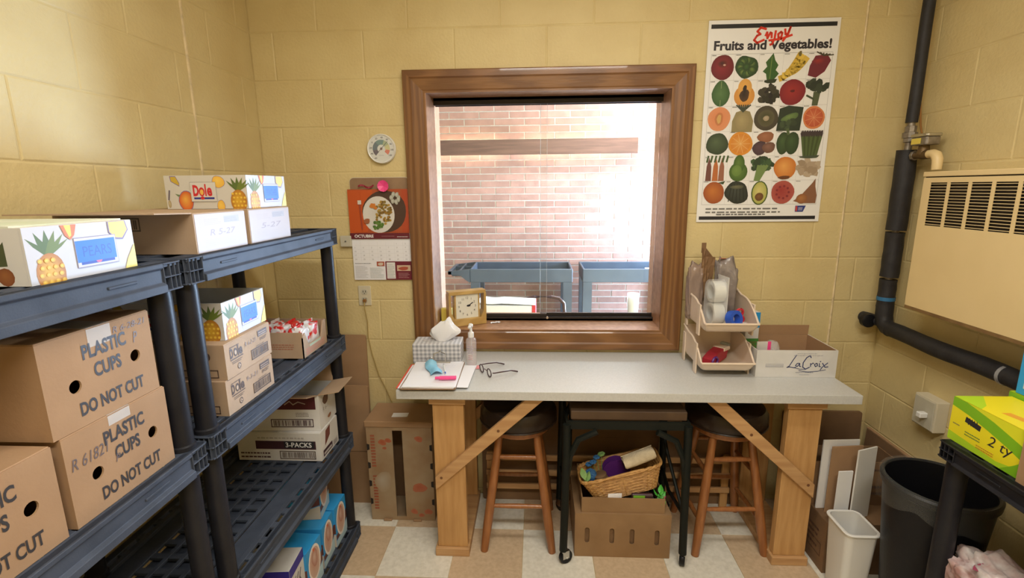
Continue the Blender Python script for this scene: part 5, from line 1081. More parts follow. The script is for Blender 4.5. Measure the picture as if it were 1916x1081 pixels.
g = G(); g.cyl((-0.012, 0.045, 0.004), (-0.0145, 0.056, 0.004), 0.0034, 0.0030, n=10); g.build('cap', 'grey_plastic', r, smooth=True)
r = thing('highlighter', 'bright pink highlighter lying on the clipboard papers', 'highlighter', (-0.352, -0.432, PZ), 0.06)
g = G(); g.prism(rrect(-0.012, 0.0, 0.012, 0.011, 0.005), -0.034, 0.034, lambda a, b, t: (t, a, b)); g.build('barrel', 'pink', r, smooth=True)
g = G(); g.prism(rrect(-0.008, 0.001, 0.008, 0.010, 0.004), -0.052, -0.0342, lambda a, b, t: (t, a, b)); g.build('cap', 'pink', r, smooth=True)
# eyeglasses
r = thing('eyeglasses', 'dark purple-rimmed eyeglasses lying on the table', 'eyeglasses', (-0.205, -0.312, TZ), 0.62)
# local: lens line along y, temples towards +x
for s_, nm in ((1, 'rim'), (-1, 'rim')):
    g = G(); pts = [(0.004*math.cos(t)-0.006, s_*0.033+0.0235*math.cos(t), 0.0185+0.0165*math.sin(t)) for t in [q*2*PI/24 for q in range(24)]]; g.tube(pts, 0.0024, 8, closed=True); rm = g.build('rim', 'dark_frame', r, smooth=True)
    g = G(); g.add([(p[0], p[1], p[2]) for p in pts], [tuple(range(24))]); g.build('lens', 'lens', rm, fix=False)
    g = G(); g.tube([(-0.004, s_*0.057, 0.024), (0.004, s_*0.062, 0.024), (0.04, s_*0.062, 0.022), (0.085, s_*0.060, 0.018), (0.108, s_*0.058, 0.010), (0.124, s_*0.055, 0.0035)], [0.0024, 0.0026, 0.0030, 0.0030, 0.0034, 0.0030], 8); g.build('temple', 'dark_frame', r, smooth=True)
g = G(); g.tube([(-0.006, -0.011, 0.022), (-0.009, 0, 0.026), (-0.006, 0.011, 0.022)], 0.0016, 8); g.build('bridge', 'dark_frame', r, smooth=True)
# mantel clock on the sill
SZ = OZ0+0.0006
r = thing('mantel_clock', 'small wooden desk clock standing on the window sill', 'clock', (-0.342, 0.072, SZ), math.radians(26))
cw2, chh, cd2 = 0.098, 0.178, 0.052
g = G(); g.box(-cw2, -cd2/2, 0, cw2, cd2/2, 0.038); g.build('base', 'clock_wood', r, bevel=0.004, seg=2)
g = G(); g.box(-cw2+0.002, -cd2/2, chh-0.018, cw2-0.002, cd2/2, chh); g.build('top', 'clock_wood', r, bevel=0.003, seg=2)
for s_ in (-1, 1):
    pr = [(0, 0.030), (0, chh-0.016), (-0.012, chh-0.016), (-0.012, 0.1), (-0.014, 0.07), (-0.026, 0.045), (-0.030, 0.036), (-0.03, 0.030)]
    g = G(); g.prism([(s_*(cw2-0.0005)+a*s_, b) for a, b in pr], -cd2/2+0.0005, cd2/2-0.0005, lambda a, b, t: (a, t, b)); g.build('side', 'clock_wood', r)
for s_ in (-1, 1): g = G(); g.box(min(s_*0.066, s_*0.058), -0.016, 0.036, max(s_*0.066, s_*0.058), 0.018, chh-0.016); g.build('inner_post', 'clock_wood', r)
g = G(); g.box(-0.058, -0.014, 0.0375, 0.058, 0.016, chh-0.0175); mv = g.build('dial_plate', 'clock_face', r)
k = Ink(); cxk, czk = 0.0, 0.098; BR = (0.10, 0.08, 0.06, 1)
for n_ in range(1, 13): a = PI/2-n_*PI/6; k.text(str(n_), cxk+0.043*math.cos(a), czk+0.043*math.sin(a)-0.0055, 0.011, BR, align='c', bold=0.005)
a = PI/2-2*PI/6-0.1; k.stroke([(cxk, czk), (cxk+0.018*math.cos(a), czk+0.018*math.sin(a))], 0.004, BLK); k.blob(cxk+0.008, czk+0.003, 0.010, 0.006, BLK, None, 10, 0.1); a = PI/2-10*PI/30; k.stroke([(cxk, czk), (cxk+0.034*math.cos(a), czk+0.034*math.sin(a))], 0.0028, BLK); k.stroke([(cxk+0.02*math.cos(a), czk+0.02*math.sin(a)), (cxk+0.034*math.cos(a), czk+0.034*math.sin(a))], 0.005, BLK)
k.build('dial_print', mv, lambda u, v, l: (u, -0.0142-l, v))
r = thing('yellow_sponge', 'yellow sponge on the sill behind the wooden clock', 'sponge', (-0.452, 0.128, SZ)); g = G(); g.box(-0.028, -0.016, 0.0, 0.028, 0.016, 0.072); g.build('foam', 'yellow', r, bevel=0.005, seg=2); g = G(); g.box(-0.028, 0.0162, 0.002, 0.028, 0.022, 0.070); g.build('scrub_pad', 'green', r, bevel=0.003)
r = thing('paper_scrap', 'crumpled scrap of white paper on the window sill', 'paper', (-0.200, 0.105, SZ), 0.4); g = G(); g.sheet([[(-0.026+0.052*i/6, -0.010+0.02*j/3, 0.001+0.004*abs(math.sin(i*1.9+j*2.2))) for i in range(7)] for j in range(4)]); g.build('scrap', 'paper', r, solid=0.0008)
# stacked plastic bins
def bin_mesh(r, w=0.222, D=0.262, H=0.150, th=0.003):
    """open-fronted stacking bin: back at y = 0, front at y = -D; tub raised on side legs"""
    fl = 0.026; lip = 0.068; rad = 0.026; st = []
    for i in range(27):
        y = -D*i/26; t = i/26
        top = H+0.016-0.018*min(t/0.25, 1) if t < 0.3 else H-0.002-(H-0.002-lip)*(1-math.cos(min((t-0.3)/0.66, 1)*PI/2))**1.2
        q = max(0.0, (t-0.84)/0.16); bot = fl+(lip-0.002-fl)*(1-math.sqrt(max(0.0, 1-q*q)))
        st.append((y, max(top, lip), min(bot, lip-0.002)))
    def U(y, top, bot, inset=0.0):
        hw = w/2-inset-0.004*(1-(top-fl)/H*0.3); pts = []; rr = min(rad, max(top-bot, 0.003)*0.9)
        pts.append((-hw, y, top)); pts.append((-hw+0.001, y, bot+rr))
        for k_ in range(1, 6): a_ = PI+k_*PI/10; pts.append((-hw+rr+rr*math.cos(a_), y, bot+rr+rr*math.sin(a_)))
        return pts+[(-x_, y_, z_) for x_, y_, z_ in reversed(pts)]
    g = G(); g.sheet([U(*q) for q in st]); g.build('tub', 'cream_plastic', r, smooth=True, solid=th)
    g = G(); u0 = U(*st[0]); g.add([(x, -0.001, z) for x, y, z in u0]+[(x, 0.002, z) for x, y, z in u0], [tuple(range(len(u0))), tuple(range(len(u0), 2*len(u0)))]+[(i, (i+1) % len(u0), len(u0)+(i+1) % len(u0), len(u0)+i) for i in range(len(u0))]); g.build('back_wall', 'cream_plastic', r)
    le = [U(*q)[0] for q in st]; ri = [U(*q)[-1] for q in reversed(st)]; fr = [(le[-1][0]*(1-k_/8)+ri[0][0]*k_/8, -D-0.001, le[-1][2]) for k_ in range(9)]
    g = G(); g.tube(le+fr+ri, 0.0046, 8); g.build('rolled_rim', 'cream_plastic', r, smooth=True)
    for s_ in (-1, 1):
        for a0, a1 in ((-0.034, -0.004), (-0.200, -0.165)):
            g = G(); x0, x1 = s_*(w/2-0.004), s_*(w/2+0.003); g.box(min(x0, x1), a0, 0, max(x0, x1), a1, H*0.9); g.build('leg', 'cream_plastic', r, bevel=0.0015)
BXc = 0.805
b1 = thing('stacking_bin', 'cream plastic stacking bin standing on the table', 'bin', (BXc, -0.082, TZ), 0, 'cream stacking bins'); bin_mesh(b1)
b2 = thing('stacking_bin', 'cream plastic stacking bin on top of another bin', 'bin', (BXc+0.004, -0.080, TZ+0.1688), 0, 'cream stacking bins'); bin_mesh(b2)
F1, F2 = TZ+0.0296, TZ+0.1688+0.0296
# lower bin: red tape dispenser
r = thing('tape_gun', 'red and grey packing tape dispenser in the lower bin', 'tape dispenser', (0.800, -0.215, F1+0.002), 0.75)
g = G(); g.prism([(-0.075, 0.0), (-0.03, 0.0), (0.05, 0.012), (0.062, 0.045), (0.03, 0.062), (-0.03, 0.05), (-0.075, 0.03)], -0.024, 0.024, lambda a, b, t: (a, t, b)); g.build('body', pm('dull_red', (0.36, 0.02, 0.035, 1), rough=0.4), r, bevel=0.004, seg=2)
g = G(); g.tube([(-0.060+0.022*math.cos(t), -0.028, 0.022+0.018*math.sin(t)) for t in [q*2*PI/16 for q in range(16)]], 0.005, 8, closed=True); g.build('finger_ring', 'purple', r, smooth=True)
g = G(); g.box(0.018, -0.027, 0.046, 0.072, 0.027, 0.062); g.build('blade_guard', 'cream_plastic', r, bevel=0.003)
g = G(); g.box(0.066, -0.02, 0.056, 0.086, 0.02, 0.072); g.build('flap', 'grey_plastic', r, bevel=0.003)
# upper bin contents
r = thing('tape_pack', 'clear pack of shipping tape rolls standing in the upper bin', 'tape', (0.780, -0.196, F2+0.0022), 0.12)
for i in range(2):
    g = G(); c = (0.008, 0.0, 0.048+i*0.0935); pr = [(0.030, -0.024), (0.046, -0.024), (0.046, 0.024), (0.030, 0.024), (0.030, -0.024)]
    g.lathe(pr, 28, c, caps=False, axis=Matrix.Rotation(PI/2, 3, 'Y')); g.build('tape_roll', 'tape_roll', r, smooth=True)
g = G(); g.box(0.0345, -0.048, 0.0, 0.037, 0.048, 0.210); g.build('backing_card', 'white_card', r)
g = G(); g.prism(rrect(-0.047, 0.0, 0.047, 0.196, 0.044), -0.022, 0.034, lambda a, b, t: (t, a, b)); g.build('blister', 'clear_plastic', r, smooth=True)
r = thing('paper_bag', 'brown paper and plastic bags standing upright in the upper bin', 'bag', (0.742, -0.112, F2+0.002), 0.1)
o = crumple('bag_body', 'bag_plastic', r, 0.036, 0.024, 0.135, (-0.022, 0.0, 0.0), 0.22, 7, 3, 4, pw=0.55)
g = G(); g.sheet([[(-0.005+0.056*i/5, -0.012+0.010*math.sin(i*1.4+j), 0.10+0.22*j/6-(0.02*max(i-2, 0) if j == 6 else 0)) for i in range(6)] for j in range(7)]); g.build('upright_fold', 'kraft_dark', r, solid=0.002)
g = G(); g.sheet([[(-0.004+0.020*i/2, -0.006, 0.30+0.045*j/2) for i in range(3)] for j in range(3)]); g.build('bag_tip', 'kraft_dark', r, solid=0.002)
r = thing('grey_bag', 'grey clear plastic bag bulging at the back of the upper bin', 'bag', (0.848, -0.124, F2+0.002), -0.1)
crumple('bag_body', 'grey_bag', r, 0.050, 0.034, 0.150, (0, 0, 0), 0.24, 7, 9, 4, pw=0.6)
k = Ink(); k.blob(0, 0, 0.018, 0.010, (0.45, 0.05, 0.03, 1), None, 10, 0.1); k.build('red_label', r, lambda u, v, l: (-0.02+u, -0.012+v, 0.277+l))
r = thing('blue_tape_ring', 'blue plastic tape dispenser ring in the upper bin', 'tape', (0.845, -0.262, F2+0.003), 0.5)
g = G(); g.lathe([(0.020, -0.015), (0.036, -0.015), (0.036, 0.015), (0.020, 0.015), (0.020, -0.015)], 24, (0, 0, 0.037), caps=False, axis=Matrix.Rotation(PI/2-0.25, 3, 'X')); g.build('ring', 'blue', r, smooth=True)
g = G(); g.bar((-0.08, -0.012, 0.004), (0.045, -0.022, 0.020), 0.016, 0.004); g.build('tongue', 'clear_plastic', r)
r = thing('red_scissors', 'dark red scissor handles at the right of the upper bin', 'scissors', (0.886, -0.225, F2+0.004), 0.2)
for z_, x_o in ((0.022, 0.0), (0.054, -0.006)):
    g = G(); g.tube([(x_o+0.016*math.cos(t), -0.004*math.sin(t), z_+0.017*math.sin(t)) for t in [q*2*PI/14 for q in range(14)]], 0.0055, 8, closed=True); g.build('handle', 'red', r, smooth=True)
g = G(); g.bar((0, 0.004, 0.04), (-0.010, 0.075, 0.012), 0.010, 0.003); g.build('blade', 'steel', r)
# open drink carton with lettering, right of the bins
w, d, h = 0.328, 0.235, 0.118
r = carton('drink_carton', 'open white drink carton with blue script lettering on the table', 'box', w, d, h, (1.258-w/2, -0.3145+d/2, TZ), 0.0, 'white_card', top='open', flaps=(('back', 0.045, -4),), inner='kraft')
g = G(); g.box(-w/2+0.0042, d/2-0.0052, 0.004, w/2-0.0042, d/2-0.0042, h); g.box(-w/2+0.0042, -d/2+0.0042, 0.004, -w/2+0.0052, d/2-0.0042, h); g.box(w/2-0.0052, -d/2+0.0042, 0.004, w/2-0.0042, d/2-0.0042, h); g.box(-w/2+0.0042, -d/2+0.0042, 0.004, w/2-0.0042, -d/2+0.0052, h-0.001); g.box(-w/2+0.005, -d/2+0.005, 0.0042, w/2-0.005, d/2-0.005, 0.005); g.build('lining', 'kraft', r)
k = Ink(); NV = (0.035, 0.05, 0.16, 1)
def LS(pts, wd=0.0034, dx=0.0): k.stroke([(w*0.40+a*0.150, h*0.36+b*0.056) for a, b in pts], wd, NV)
LS([(0.20, 0.98), (0.12, 0.60), (0.03, 0.12), (-0.03, 0.02), (0.05, 0.06), (0.16, 0.0), (0.22, 0.06)]); LS([(0.30, 0.36), (0.24, 0.34), (0.20, 0.18), (0.25, 0.10), (0.31, 0.34), (0.31, 0.12), (0.35, 0.10)])
LS([(0.60, 0.80), (0.57, 0.96), (0.48, 0.80), (0.40, 0.40), (0.40, 0.05), (0.48, -0.10), (0.58, 0.05)], 0.004); LS([(0.60, 0.36), (0.61, 0.10)]); LS([(0.61, 0.24), (0.66, 0.38), (0.69, 0.34)]); LS([(0.76, 0.36), (0.71, 0.26), (0.74, 0.10), (0.79, 0.18), (0.78, 0.34), (0.75, 0.36)]); LS([(0.84, 0.36), (0.84, 0.12), (0.88, 0.10)]); LS([(0.85, 0.48), (0.87, 0.52)]); LS([(0.92, 0.38), (1.0, 0.06), (1.08, 0.10)]); LS([(1.06, 0.40), (0.92, 0.05), (0.88, -0.14)]); LS([(0.30, -0.22), (0.55, -0.32), (0.80, -0.26), (1.02, -0.14)], 0.0024); LS([(0.12, 0.04), (0.32, -0.10), (0.46, -0.12)], 0.0022)
k.lines(w*0.50, h*0.88, w*0.76, h*0.91, 1, (0.35, 0.36, 0.42, 1)); k.lines(w*0.46, h*0.81, w*0.82, h*0.84, 1, (0.35, 0.36, 0.42, 1), ragged=0); k.lines(w*0.50, h*0.18, w*0.72, h*0.23, 1, (0.25, 0.27, 0.36, 1), ragged=0); k.lines(w*0.55, h*0.10, w*0.67, h*0.13, 1, (0.3, 0.32, 0.4, 1), ragged=0); k.frame(w*0.12, h*0.38, w*0.34, h*0.50, 0.0012, (0.40, 0.41, 0.47, 1)); k.lines(w*0.12, h*0.40, w*0.34, h*0.48, 2, (0.45, 0.46, 0.52, 1), ragged=0)
k.build('front_print', r, face_fn('front', w, d, h))
# things inside / behind it
r = thing('juice_box', 'tall blue, white and green box standing in the drink carton behind the bins', 'box', (0.970, -0.140, TZ+0.0062), 0.05)
g = G(); g.box(-0.030, -0.020, 0, 0.030, 0.020, 0.235); g.build('carton', 'white_card', r, bevel=0.002)
k = Ink(); k.rect(0, 0.165, 0.06, 0.235, (0.02, 0.26, 0.58, 1)); k.rect(0, 0.07, 0.06, 0.115, (0.07, 0.26, 0.05, 1)); k.lines(0.005, 0.08, 0.055, 0.105, 3, (0.30, 0.12, 0.05, 1)); k.build('front_print', r, lambda u, v, l: (-0.03+u, -0.0203-l, v))
r = thing('clear_bag', 'crumpled clear plastic bag inside the drink carton', 'bag', (1.030, -0.225, TZ+0.0062)); crumple('film', 'clear_plastic', r, 0.034, 0.040, 0.068, (0, 0, 0), 0.25, 7, 5, 3)
r = thing('pink_card', 'white card with a pink edge standing in the drink carton', 'card', (0.972, -0.270, TZ+0.0062), 0.05); g = G(); g.box(-0.026, -0.003, 0, 0.018, 0.003, 0.135); g.build('card', 'white_card', r); g = G(); g.box(0.0182, -0.003, 0, 0.032, 0.003, 0.135); g.build('edge', 'pink', r)
# ------------------------------------------------------------------ under the table
def stool(label, cx, cy, rz=0.0):
    r = thing('bar_stool', label, 'stool', (cx, cy, 0), rz, 'wooden stools under the table')
    g = G(); g.lathe([(0.150, 0.558), (0.166, 0.566), (0.172, 0.585), (0.170, 0.615), (0.155, 0.640), (0.11, 0.655), (0.04, 0.660), (0.001, 0.660)], 36); g.build('cushion', 'brown_vinyl', r, smooth=True)
    g = G(); g.tube([(0.1695*math.cos(t), 0.1695*math.sin(t), 0.570) for t in [q*2*PI/36 for q in range(36)]], 0.004, 6, closed=True); g.build('piping', 'brown_vinyl', r, smooth=True)
    g = G(); g.lathe([(0.135, 0.528), (0.140, 0.532), (0.140, 0.5575)], 32); g.build('seat_base', 'stool_wood', r, smooth=True)
    tops = []; 
    for sx in (-1, 1):
        for sy in (-1, 1):
            p0 = Vector((sx*0.150, sy*0.150, 0.0)); p1 = Vector((sx*0.080, sy*0.080, 0.530)); g = G()
            g.tube([p0, p0.lerp(p1, 0.25), p0.lerp(p1, 0.6), p1], [0.0165, 0.0205, 0.0195, 0.016], 14); g.build('leg', 'stool_wood', r, smooth=True)
    def at(sx, sy, z): t = z/0.53; return Vector((sx*(0.150-0.070*t), sy*(0.150-0.070*t), z))
    for a, b, z in (((-1, -1), (1, -1), 0.425), ((-1, -1), (1, -1), 0.205), ((-1, 1), (1, 1), 0.425), ((-1, 1), (1, 1), 0.205), ((-1, -1), (-1, 1), 0.36), ((-1, -1), (-1, 1), 0.15), ((1, -1), (1, 1), 0.36), ((1, -1), (1, 1), 0.15)):
        g = G(); p, q = at(*a, z), at(*b, z); g.tube([p, p.lerp(q, 0.5), q], [0.0085, 0.0115, 0.0085], 10); g.build('rung', 'stool_wood', r, smooth=True)
stool('wooden stool with dark round seat under the table, left of the cart', -0.070, -0.270)
stool('wooden stool with dark round seat under the table, right of the cart', 0.845, -0.258, 0.04)
# black metal typing cart
r = thing('metal_cart', 'black metal cart on casters pushed under the table', 'cart', (0.375, -0.300, 0))
lx = 0.250; ly = 0.182
g = G(); g.box(-0.225, -0.160, 0.652, 0.240, 0.170, 0.690); g.build('top_board', 'cart_board', r, bevel=0.003)
g = G(); g.box(-0.245, -0.175, 0.618, 0.250, -0.163, 0.6515); g.box(-0.245, 0.165, 0.618, 0.250, 0.177, 0.6515); g.box(-0.245, -0.163, 0.618, -0.235, 0.165, 0.6515); g.box(0.240, -0.163, 0.618, 0.250, 0.165, 0.6515); g.build('apron', 'black_metal', r)
for sx in (-1, 1):
    for sy in (-1, 1):
        x0, y0 = sx*lx, sy*ly
        g = G(); g.tube([(x0, y0, 0.062), (x0-sx*0.004, y0, 0.25), (x0-sx*0.008, y0, 0.50), (x0-sx*0.008, y0*0.97, 0.640)], 0.0165, 12); g.build('leg', 'black_metal', r, smooth=True)
        g = G(); g.tube([(x0-sx*0.010, y0*0.985, 0.40), (x0-sx*0.022, y0*0.985, 0.50), (x0-sx*0.055, y0*0.985, 0.575), (x0-sx*0.13, y0*0.985, 0.612)], 0.013, 8); g.build('arch_brace', 'black_metal', r, smooth=True)
        cs = empty('caster'); cs.parent = r; cs.location = (x0, y0, 0); yaw = (0.5, -0.9, 1.2, 0.2)[(sx+1)+(sy+1)//2]; cs.rotation_euler = (0, 0, yaw)
        g = G(); g.lathe([(0.010, -0.011), (0.027, -0.011), (0.030, -0.007), (0.030, 0.007), (0.027, 0.011), (0.010, 0.011)], 22, (0.012, 0, 0.030), axis=Matrix.Rotation(PI/2, 3, 'X')); g.build('wheel', 'black_plastic', cs, smooth=True)
        g = G(); g.box(-0.008, -0.015, 0.028, 0.022, -0.0118, 0.060); g.box(-0.008, 0.0118, 0.028, 0.022, 0.015, 0.060); g.box(-0.010, -0.015, 0.0582, 0.022, 0.015, 0.0635); g.cyl((0.012, -0.016, 0.030), (0.012, 0.016, 0.030), 0.004, n=8); g.build('fork', 'steel', cs)
for sy in (-1, 1):
    pass
for sx in (-1, 1):
    g = G(); g.tube([(sx*(lx-0.004), -ly, 0.24), (sx*(lx-0.02), 0, 0.235), (sx*(lx-0.004), ly, 0.24)], 0.008, 8); g.build('side_stretcher', 'black_metal', r, smooth=True)
    g = G(); g.tube([(sx*(lx-0.006), -ly+0.01, 0.245), (sx*(lx-0.035), 0.0, 0.42), (sx*(lx-0.05), ly*0.9, 0.60)], 0.008, 8); g.build('diagonal', 'black_metal', r, smooth=True)
# kraft carton with four slots, on the floor under the cart
w, d, h = 0.408, 0.285, 0.210
hs = [slot(w*u, h*v, 0.020, 0.075) for u, v in ((0.13, 0.50), (0.39, 0.49), (0.60, 0.485), (0.86, 0.47))]
r = carton('slotted_carton', 'brown carton with four upright slots on the floor under the cart', 'box', w, d, h, (0.380, -0.4400+d/2, 0.0006), 0.0, 'kraft_mid', front_holes=hs, top='open')
g = G(); t_ = 0.004
for x0, y0, x1, y1 in ((-0.176, -d/2+0.010, 0.176, -d/2+0.014), (-0.176, d/2-0.014, 0.176, d/2-0.010), (-0.176, -d/2+0.014, -0.172, d/2-0.014), (0.172, -d/2+0.014, 0.176, d/2-0.014)): g.box(x0, y0, 0.180, x1, y1, 0.279)
g.build('inner_liner', 'kraft_mid', r)
g = G(); g.box(-w/2+0.004, -d/2+0.004, h-0.004, w/2-0.004, -d/2+0.010, h-0.001); g.box(-w/2+0.004, -d/2+0.010, h-0.004, -0.1765, d/2-0.010, h-0.001); g.box(0.1765, -d/2+0.010, h-0.004, w/2-0.004, d/2-0.010, h-0.001); g.build('shoulder', 'kraft_mid', r)
g = G(); g.box(-w/2+0.006, -d/2+0.0115, 0.006, w/2-0.006, -d/2+0.0140, 0.178); g.build('dark_inner_sheet', 'kraft_dark', r)  # dark sheet added to stand for the shade behind the slots
# fill of the carton, supporting the basket
bxm, bym = 0.380, -0.297
for nm, lab, mt, x, y, z, sx, sy, sz, ry in (('paper_bundle', 'white papers poking out of the slotted carton', 'paper', 0.345, -0.4190, 0.006, 0.030, 0.004, 0.290, 0.25), ('grey_case', 'grey flat case in the slotted carton below the basket', 'grey_plastic', 0.40, -0.275, 0.006, 0.13, 0.06, 0.205, 0.0)):
    r = thing(nm, lab, 'papers' if mt == 'paper' else 'case', (x, y, z), 0, rot=(0, 0, 0.1))
    for i in range(3): g = G(); g.box(-sx, -sy+2*sy*i/3, 0, sx, -sy+2*sy*(i+0.9)/3, sz-0.012*i); g.build('sheet' if mt == 'paper' else 'layer', mt, r, bevel=0.001)
r = thing('green_packet', 'dark packet with a bright green panel in the slotted carton', 'packet', (0.462, -0.414, 0.006), 0.0); g = G(); g.box(-0.045, -0.008, 0, 0.045, 0.008, 0.288); g.build('packet_body', 'dark_frame', r, bevel=0.003); k = Ink(); k.rect(0.006, 0.270, 0.055, 0.284, (0.16, 0.40, 0.03, 1)); k.build('panel', r, lambda u, v, l: (-0.045+u, -0.0085-l, v))
def foliage(r, pts, mt, s=0.02):
    for i, (x, y, z, a, b) in enumerate(pts):
        g = G(); g.sheet([[(s*0.55*math.sin(PI*min(max(j/5, 0.04), 0.96))*q, s*2*j/5-s, 0.004*math.cos(j)*abs(q)) for q in (-1, 0, 1)] for j in range(6)]); g.build('leaf', mt, r, loc=(x, y, z), rot=(b, 0.3*math.sin(i), a), solid=0.0008)
r = thing('green_sprig', 'bright green artificial sprig in the right of the slotted carton', 'artificial plant', (0.538, -0.405, 0.006)); g = G(); g.tube([(0, 0, 0), (0.004, 0, 0.15), (0.0, 0, 0.275)], 0.003, 6); g.build('stem', 'green', r)
foliage(r, [(0.0, -0.01, 0.262, 0.3, 0.9), (0.010, 0, 0.275, -0.9, 0.7), (-0.012, 0, 0.282, 1.2, 0.8), (0.004, 0.0, 0.300, 0.0, 1.1), (0.012, -0.01, 0.25, -0.3, 1.2), (-0.006, -0.005, 0.245, 2.5, 1.0)], 'green', 0.022)
r = thing('pink_ball', 'small pink ball resting at the right of the slotted carton', 'ball', (0.5665, -0.33, 0.2086)); g = G(); g.lathe([(0.001, 0), (0.010, 0.002), (0.0155, 0.008), (0.018, 0.018), (0.0155, 0.028), (0.010, 0.034), (0.001, 0.036)], 16, (0, 0, 0)); g.build('ball', 'pink', r, smooth=True); g = G(); g.tube([(0.0183*math.cos(t), 0.0183*math.sin(t), 0.018) for t in [q*2*PI/20 for q in range(20)]], 0.0008, 5, closed=True); g.build('seam', 'pink', r)
# wicker basket tilted on the carton
r = thing('wicker_basket', 'honey wicker basket tilted on top of the slotted carton', 'basket', (0.392, -0.335, 0.300), rot=(0.0, math.radians(-15.5), 0.03))
def rr3(hx, hy, z, n=64, rad=0.35):
    pts = []
    for q in range(n):
        t = 2*PI*q/n; c, s_ = math.cos(t), math.sin(t); e = 0.32
        pts.append((hx*math.copysign(abs(c)**e, c), hy*math.copysign(abs(s_)**e, s_), z))
    return pts
g = G(); NR = 15
for j in range(NR):
    t = j/(NR-1); hx, hy, z = 0.135+0.038*t, 0.055+0.020*t, -0.032+0.106*t; pts = rr3(hx, hy, z, 72)
    pts = [(x*(1+0.010*math.sin(q*PI/2+j*PI)), y*(1+0.02*math.sin(q*PI/2+j*PI)), z_) for q, (x, y, z_) in enumerate(pts)]; g.tube(pts, 0.0040, 5, closed=True)
g.build('weave', 'wicker', r, smooth=True)
g = G()
for q in range(24):
    t = 2*PI*q/24; c, s_ = math.cos(t), math.sin(t); e = 0.32; ux, uy = math.copysign(abs(c)**e, c), math.copysign(abs(s_)**e, s_); g.tube([(ux*0.1365, uy*0.056, -0.034), (ux*0.1735, uy*0.0755, 0.074)], 0.0034, 5)
g.build('stakes', 'wicker', r)
g = G(); base = rr3(0.178, 0.079, 0.080, 96)
for ph in (0, PI): g.tube([(x*(1+0.006*math.cos(q*0.8+ph)), y*(1+0.012*math.cos(q*0.8+ph)), z_+0.004*math.sin(q*0.8+ph)) for q, (x, y, z_) in enumerate(base)], 0.0052, 6, closed=True)
g.build('rim', 'wicker', r, smooth=True)
g = G(); g.add([(x*0.98, y*0.97, -0.033) for x, y, z in rr3(0.135, 0.055, 0, 40)]+[(x*0.98, y*0.97, -0.029) for x, y, z in rr3(0.135, 0.055, 0, 40)], [tuple(range(40)), tuple(range(40, 80))]+[(i, (i+1) % 40, 40+(i+1) % 40, 40+i) for i in range(40)]); g.build('base', 'wicker', r)
Rb = Matrix.Translation((0.392, -0.335, 0.300)) @ Matrix.Rotation(math.radians(-15.5), 4, 'Y')
def inb(x, y, z): return tuple(Rb @ Vector((x, y, z)))
TLT = (0, math.radians(-15.5), 0)
r = thing('rolled_towel', 'cream towel roll resting across the wicker basket rim', 'towel', inb(0.090, -0.040, 0.0905), rot=(0, math.radians(-20), 0.12))
g = G(); sp = []
for q in range(46): t = q/45*4.4*PI; rr = 0.006+0.0215*q/45; sp.append((rr*math.cos(t)*1.12, rr*math.sin(t)+0.028))
g.prism(sp+[((abs(a)+0.0022)*math.copysign(1, a), b+0.0018) for a, b in reversed(sp)], -0.066, 0.074, lambda a, b, t: (t, a, b)); g.build('roll', 'towel', r, smooth=True)
g = G(); g.tube([(-0.062, 0, 0.0285), (-0.02, 0, 0.0285), (0.03, 0, 0.0285), (0.070, 0, 0.0285)], [0.0265, 0.0285, 0.0280, 0.0265], 20); g.build('outer_wrap', 'towel', r, smooth=True)
r = thing('purple_spool', 'purple ribbon spool standing in the wicker basket', 'spool', inb(-0.015, 0.032, -0.026), rot=TLT)
for yy in (-0.018, 0.018): g = G(); g.lathe([(0.012, -0.002), (0.062, -0.002), (0.062, 0.002), (0.012, 0.002)], 28, (0, yy, 0.063), axis=Matrix.Rotation(PI/2, 3, 'X') @ Matrix.Rotation(0.0, 3, 'X')); g.build('flange', 'purple', r, smooth=True)
g = G(); g.lathe([(0.045, -0.0155), (0.045, 0.0155)], 24, (0, 0, 0.063), axis=Matrix.Rotation(PI/2, 3, 'X')); g.build('ribbon_core', 'purple', r, smooth=True)
r = thing('brown_jar', 'dull brown jar lying in the wicker basket', 'jar', inb(-0.088, -0.022, -0.026), rot=TLT); g = G(); g.lathe([(0.030, 0), (0.034, 0.004), (0.034, 0.075), (0.028, 0.084), (0.026, 0.084)], 22); g.build('jar_body', 'hardboard', r, smooth=True); g = G(); g.lathe([(0.029, 0.0842), (0.029, 0.098), (0.026, 0.100)], 22); g.build('lid', 'kraft_dark', r, smooth=True)
r = thing('blue_yarn', 'ball of blue yarn at the left of the wicker basket', 'yarn', inb(-0.128, -0.018, 0.052), rot=TLT)
g = G()
for q in range(16):
    ax = Vector((math.sin(q*2.1), math.cos(q*1.3), math.sin(q*0.7+1))).normalized(); b_ = ax.orthogonal().normalized(); c_ = ax.cross(b_); rr = 0.024
    g.tube([Vector((0, 0, 0.024))+(b_*math.cos(t)+c_*math.sin(t))*rr for t in [s_*2*PI/18 for s_ in range(18)]], 0.0032, 5, closed=True)
g.build('strands', pm('yarn_blue', (0.05, 0.16, 0.36, 1), rough=0.9), r, smooth=True)
g = G(); g.lathe([(0.001, 0.001), (0.012, 0.003), (0.020, 0.012), (0.0225, 0.024), (0.020, 0.036), (0.012, 0.044), (0.001, 0.047)], 16); g.build('core', 'yarn_blue', r, smooth=True)
r = thing('blue_flowers', 'small blue artificial flowers behind the yarn in the basket', 'artificial flowers', inb(-0.105, 0.030, -0.026), rot=TLT)
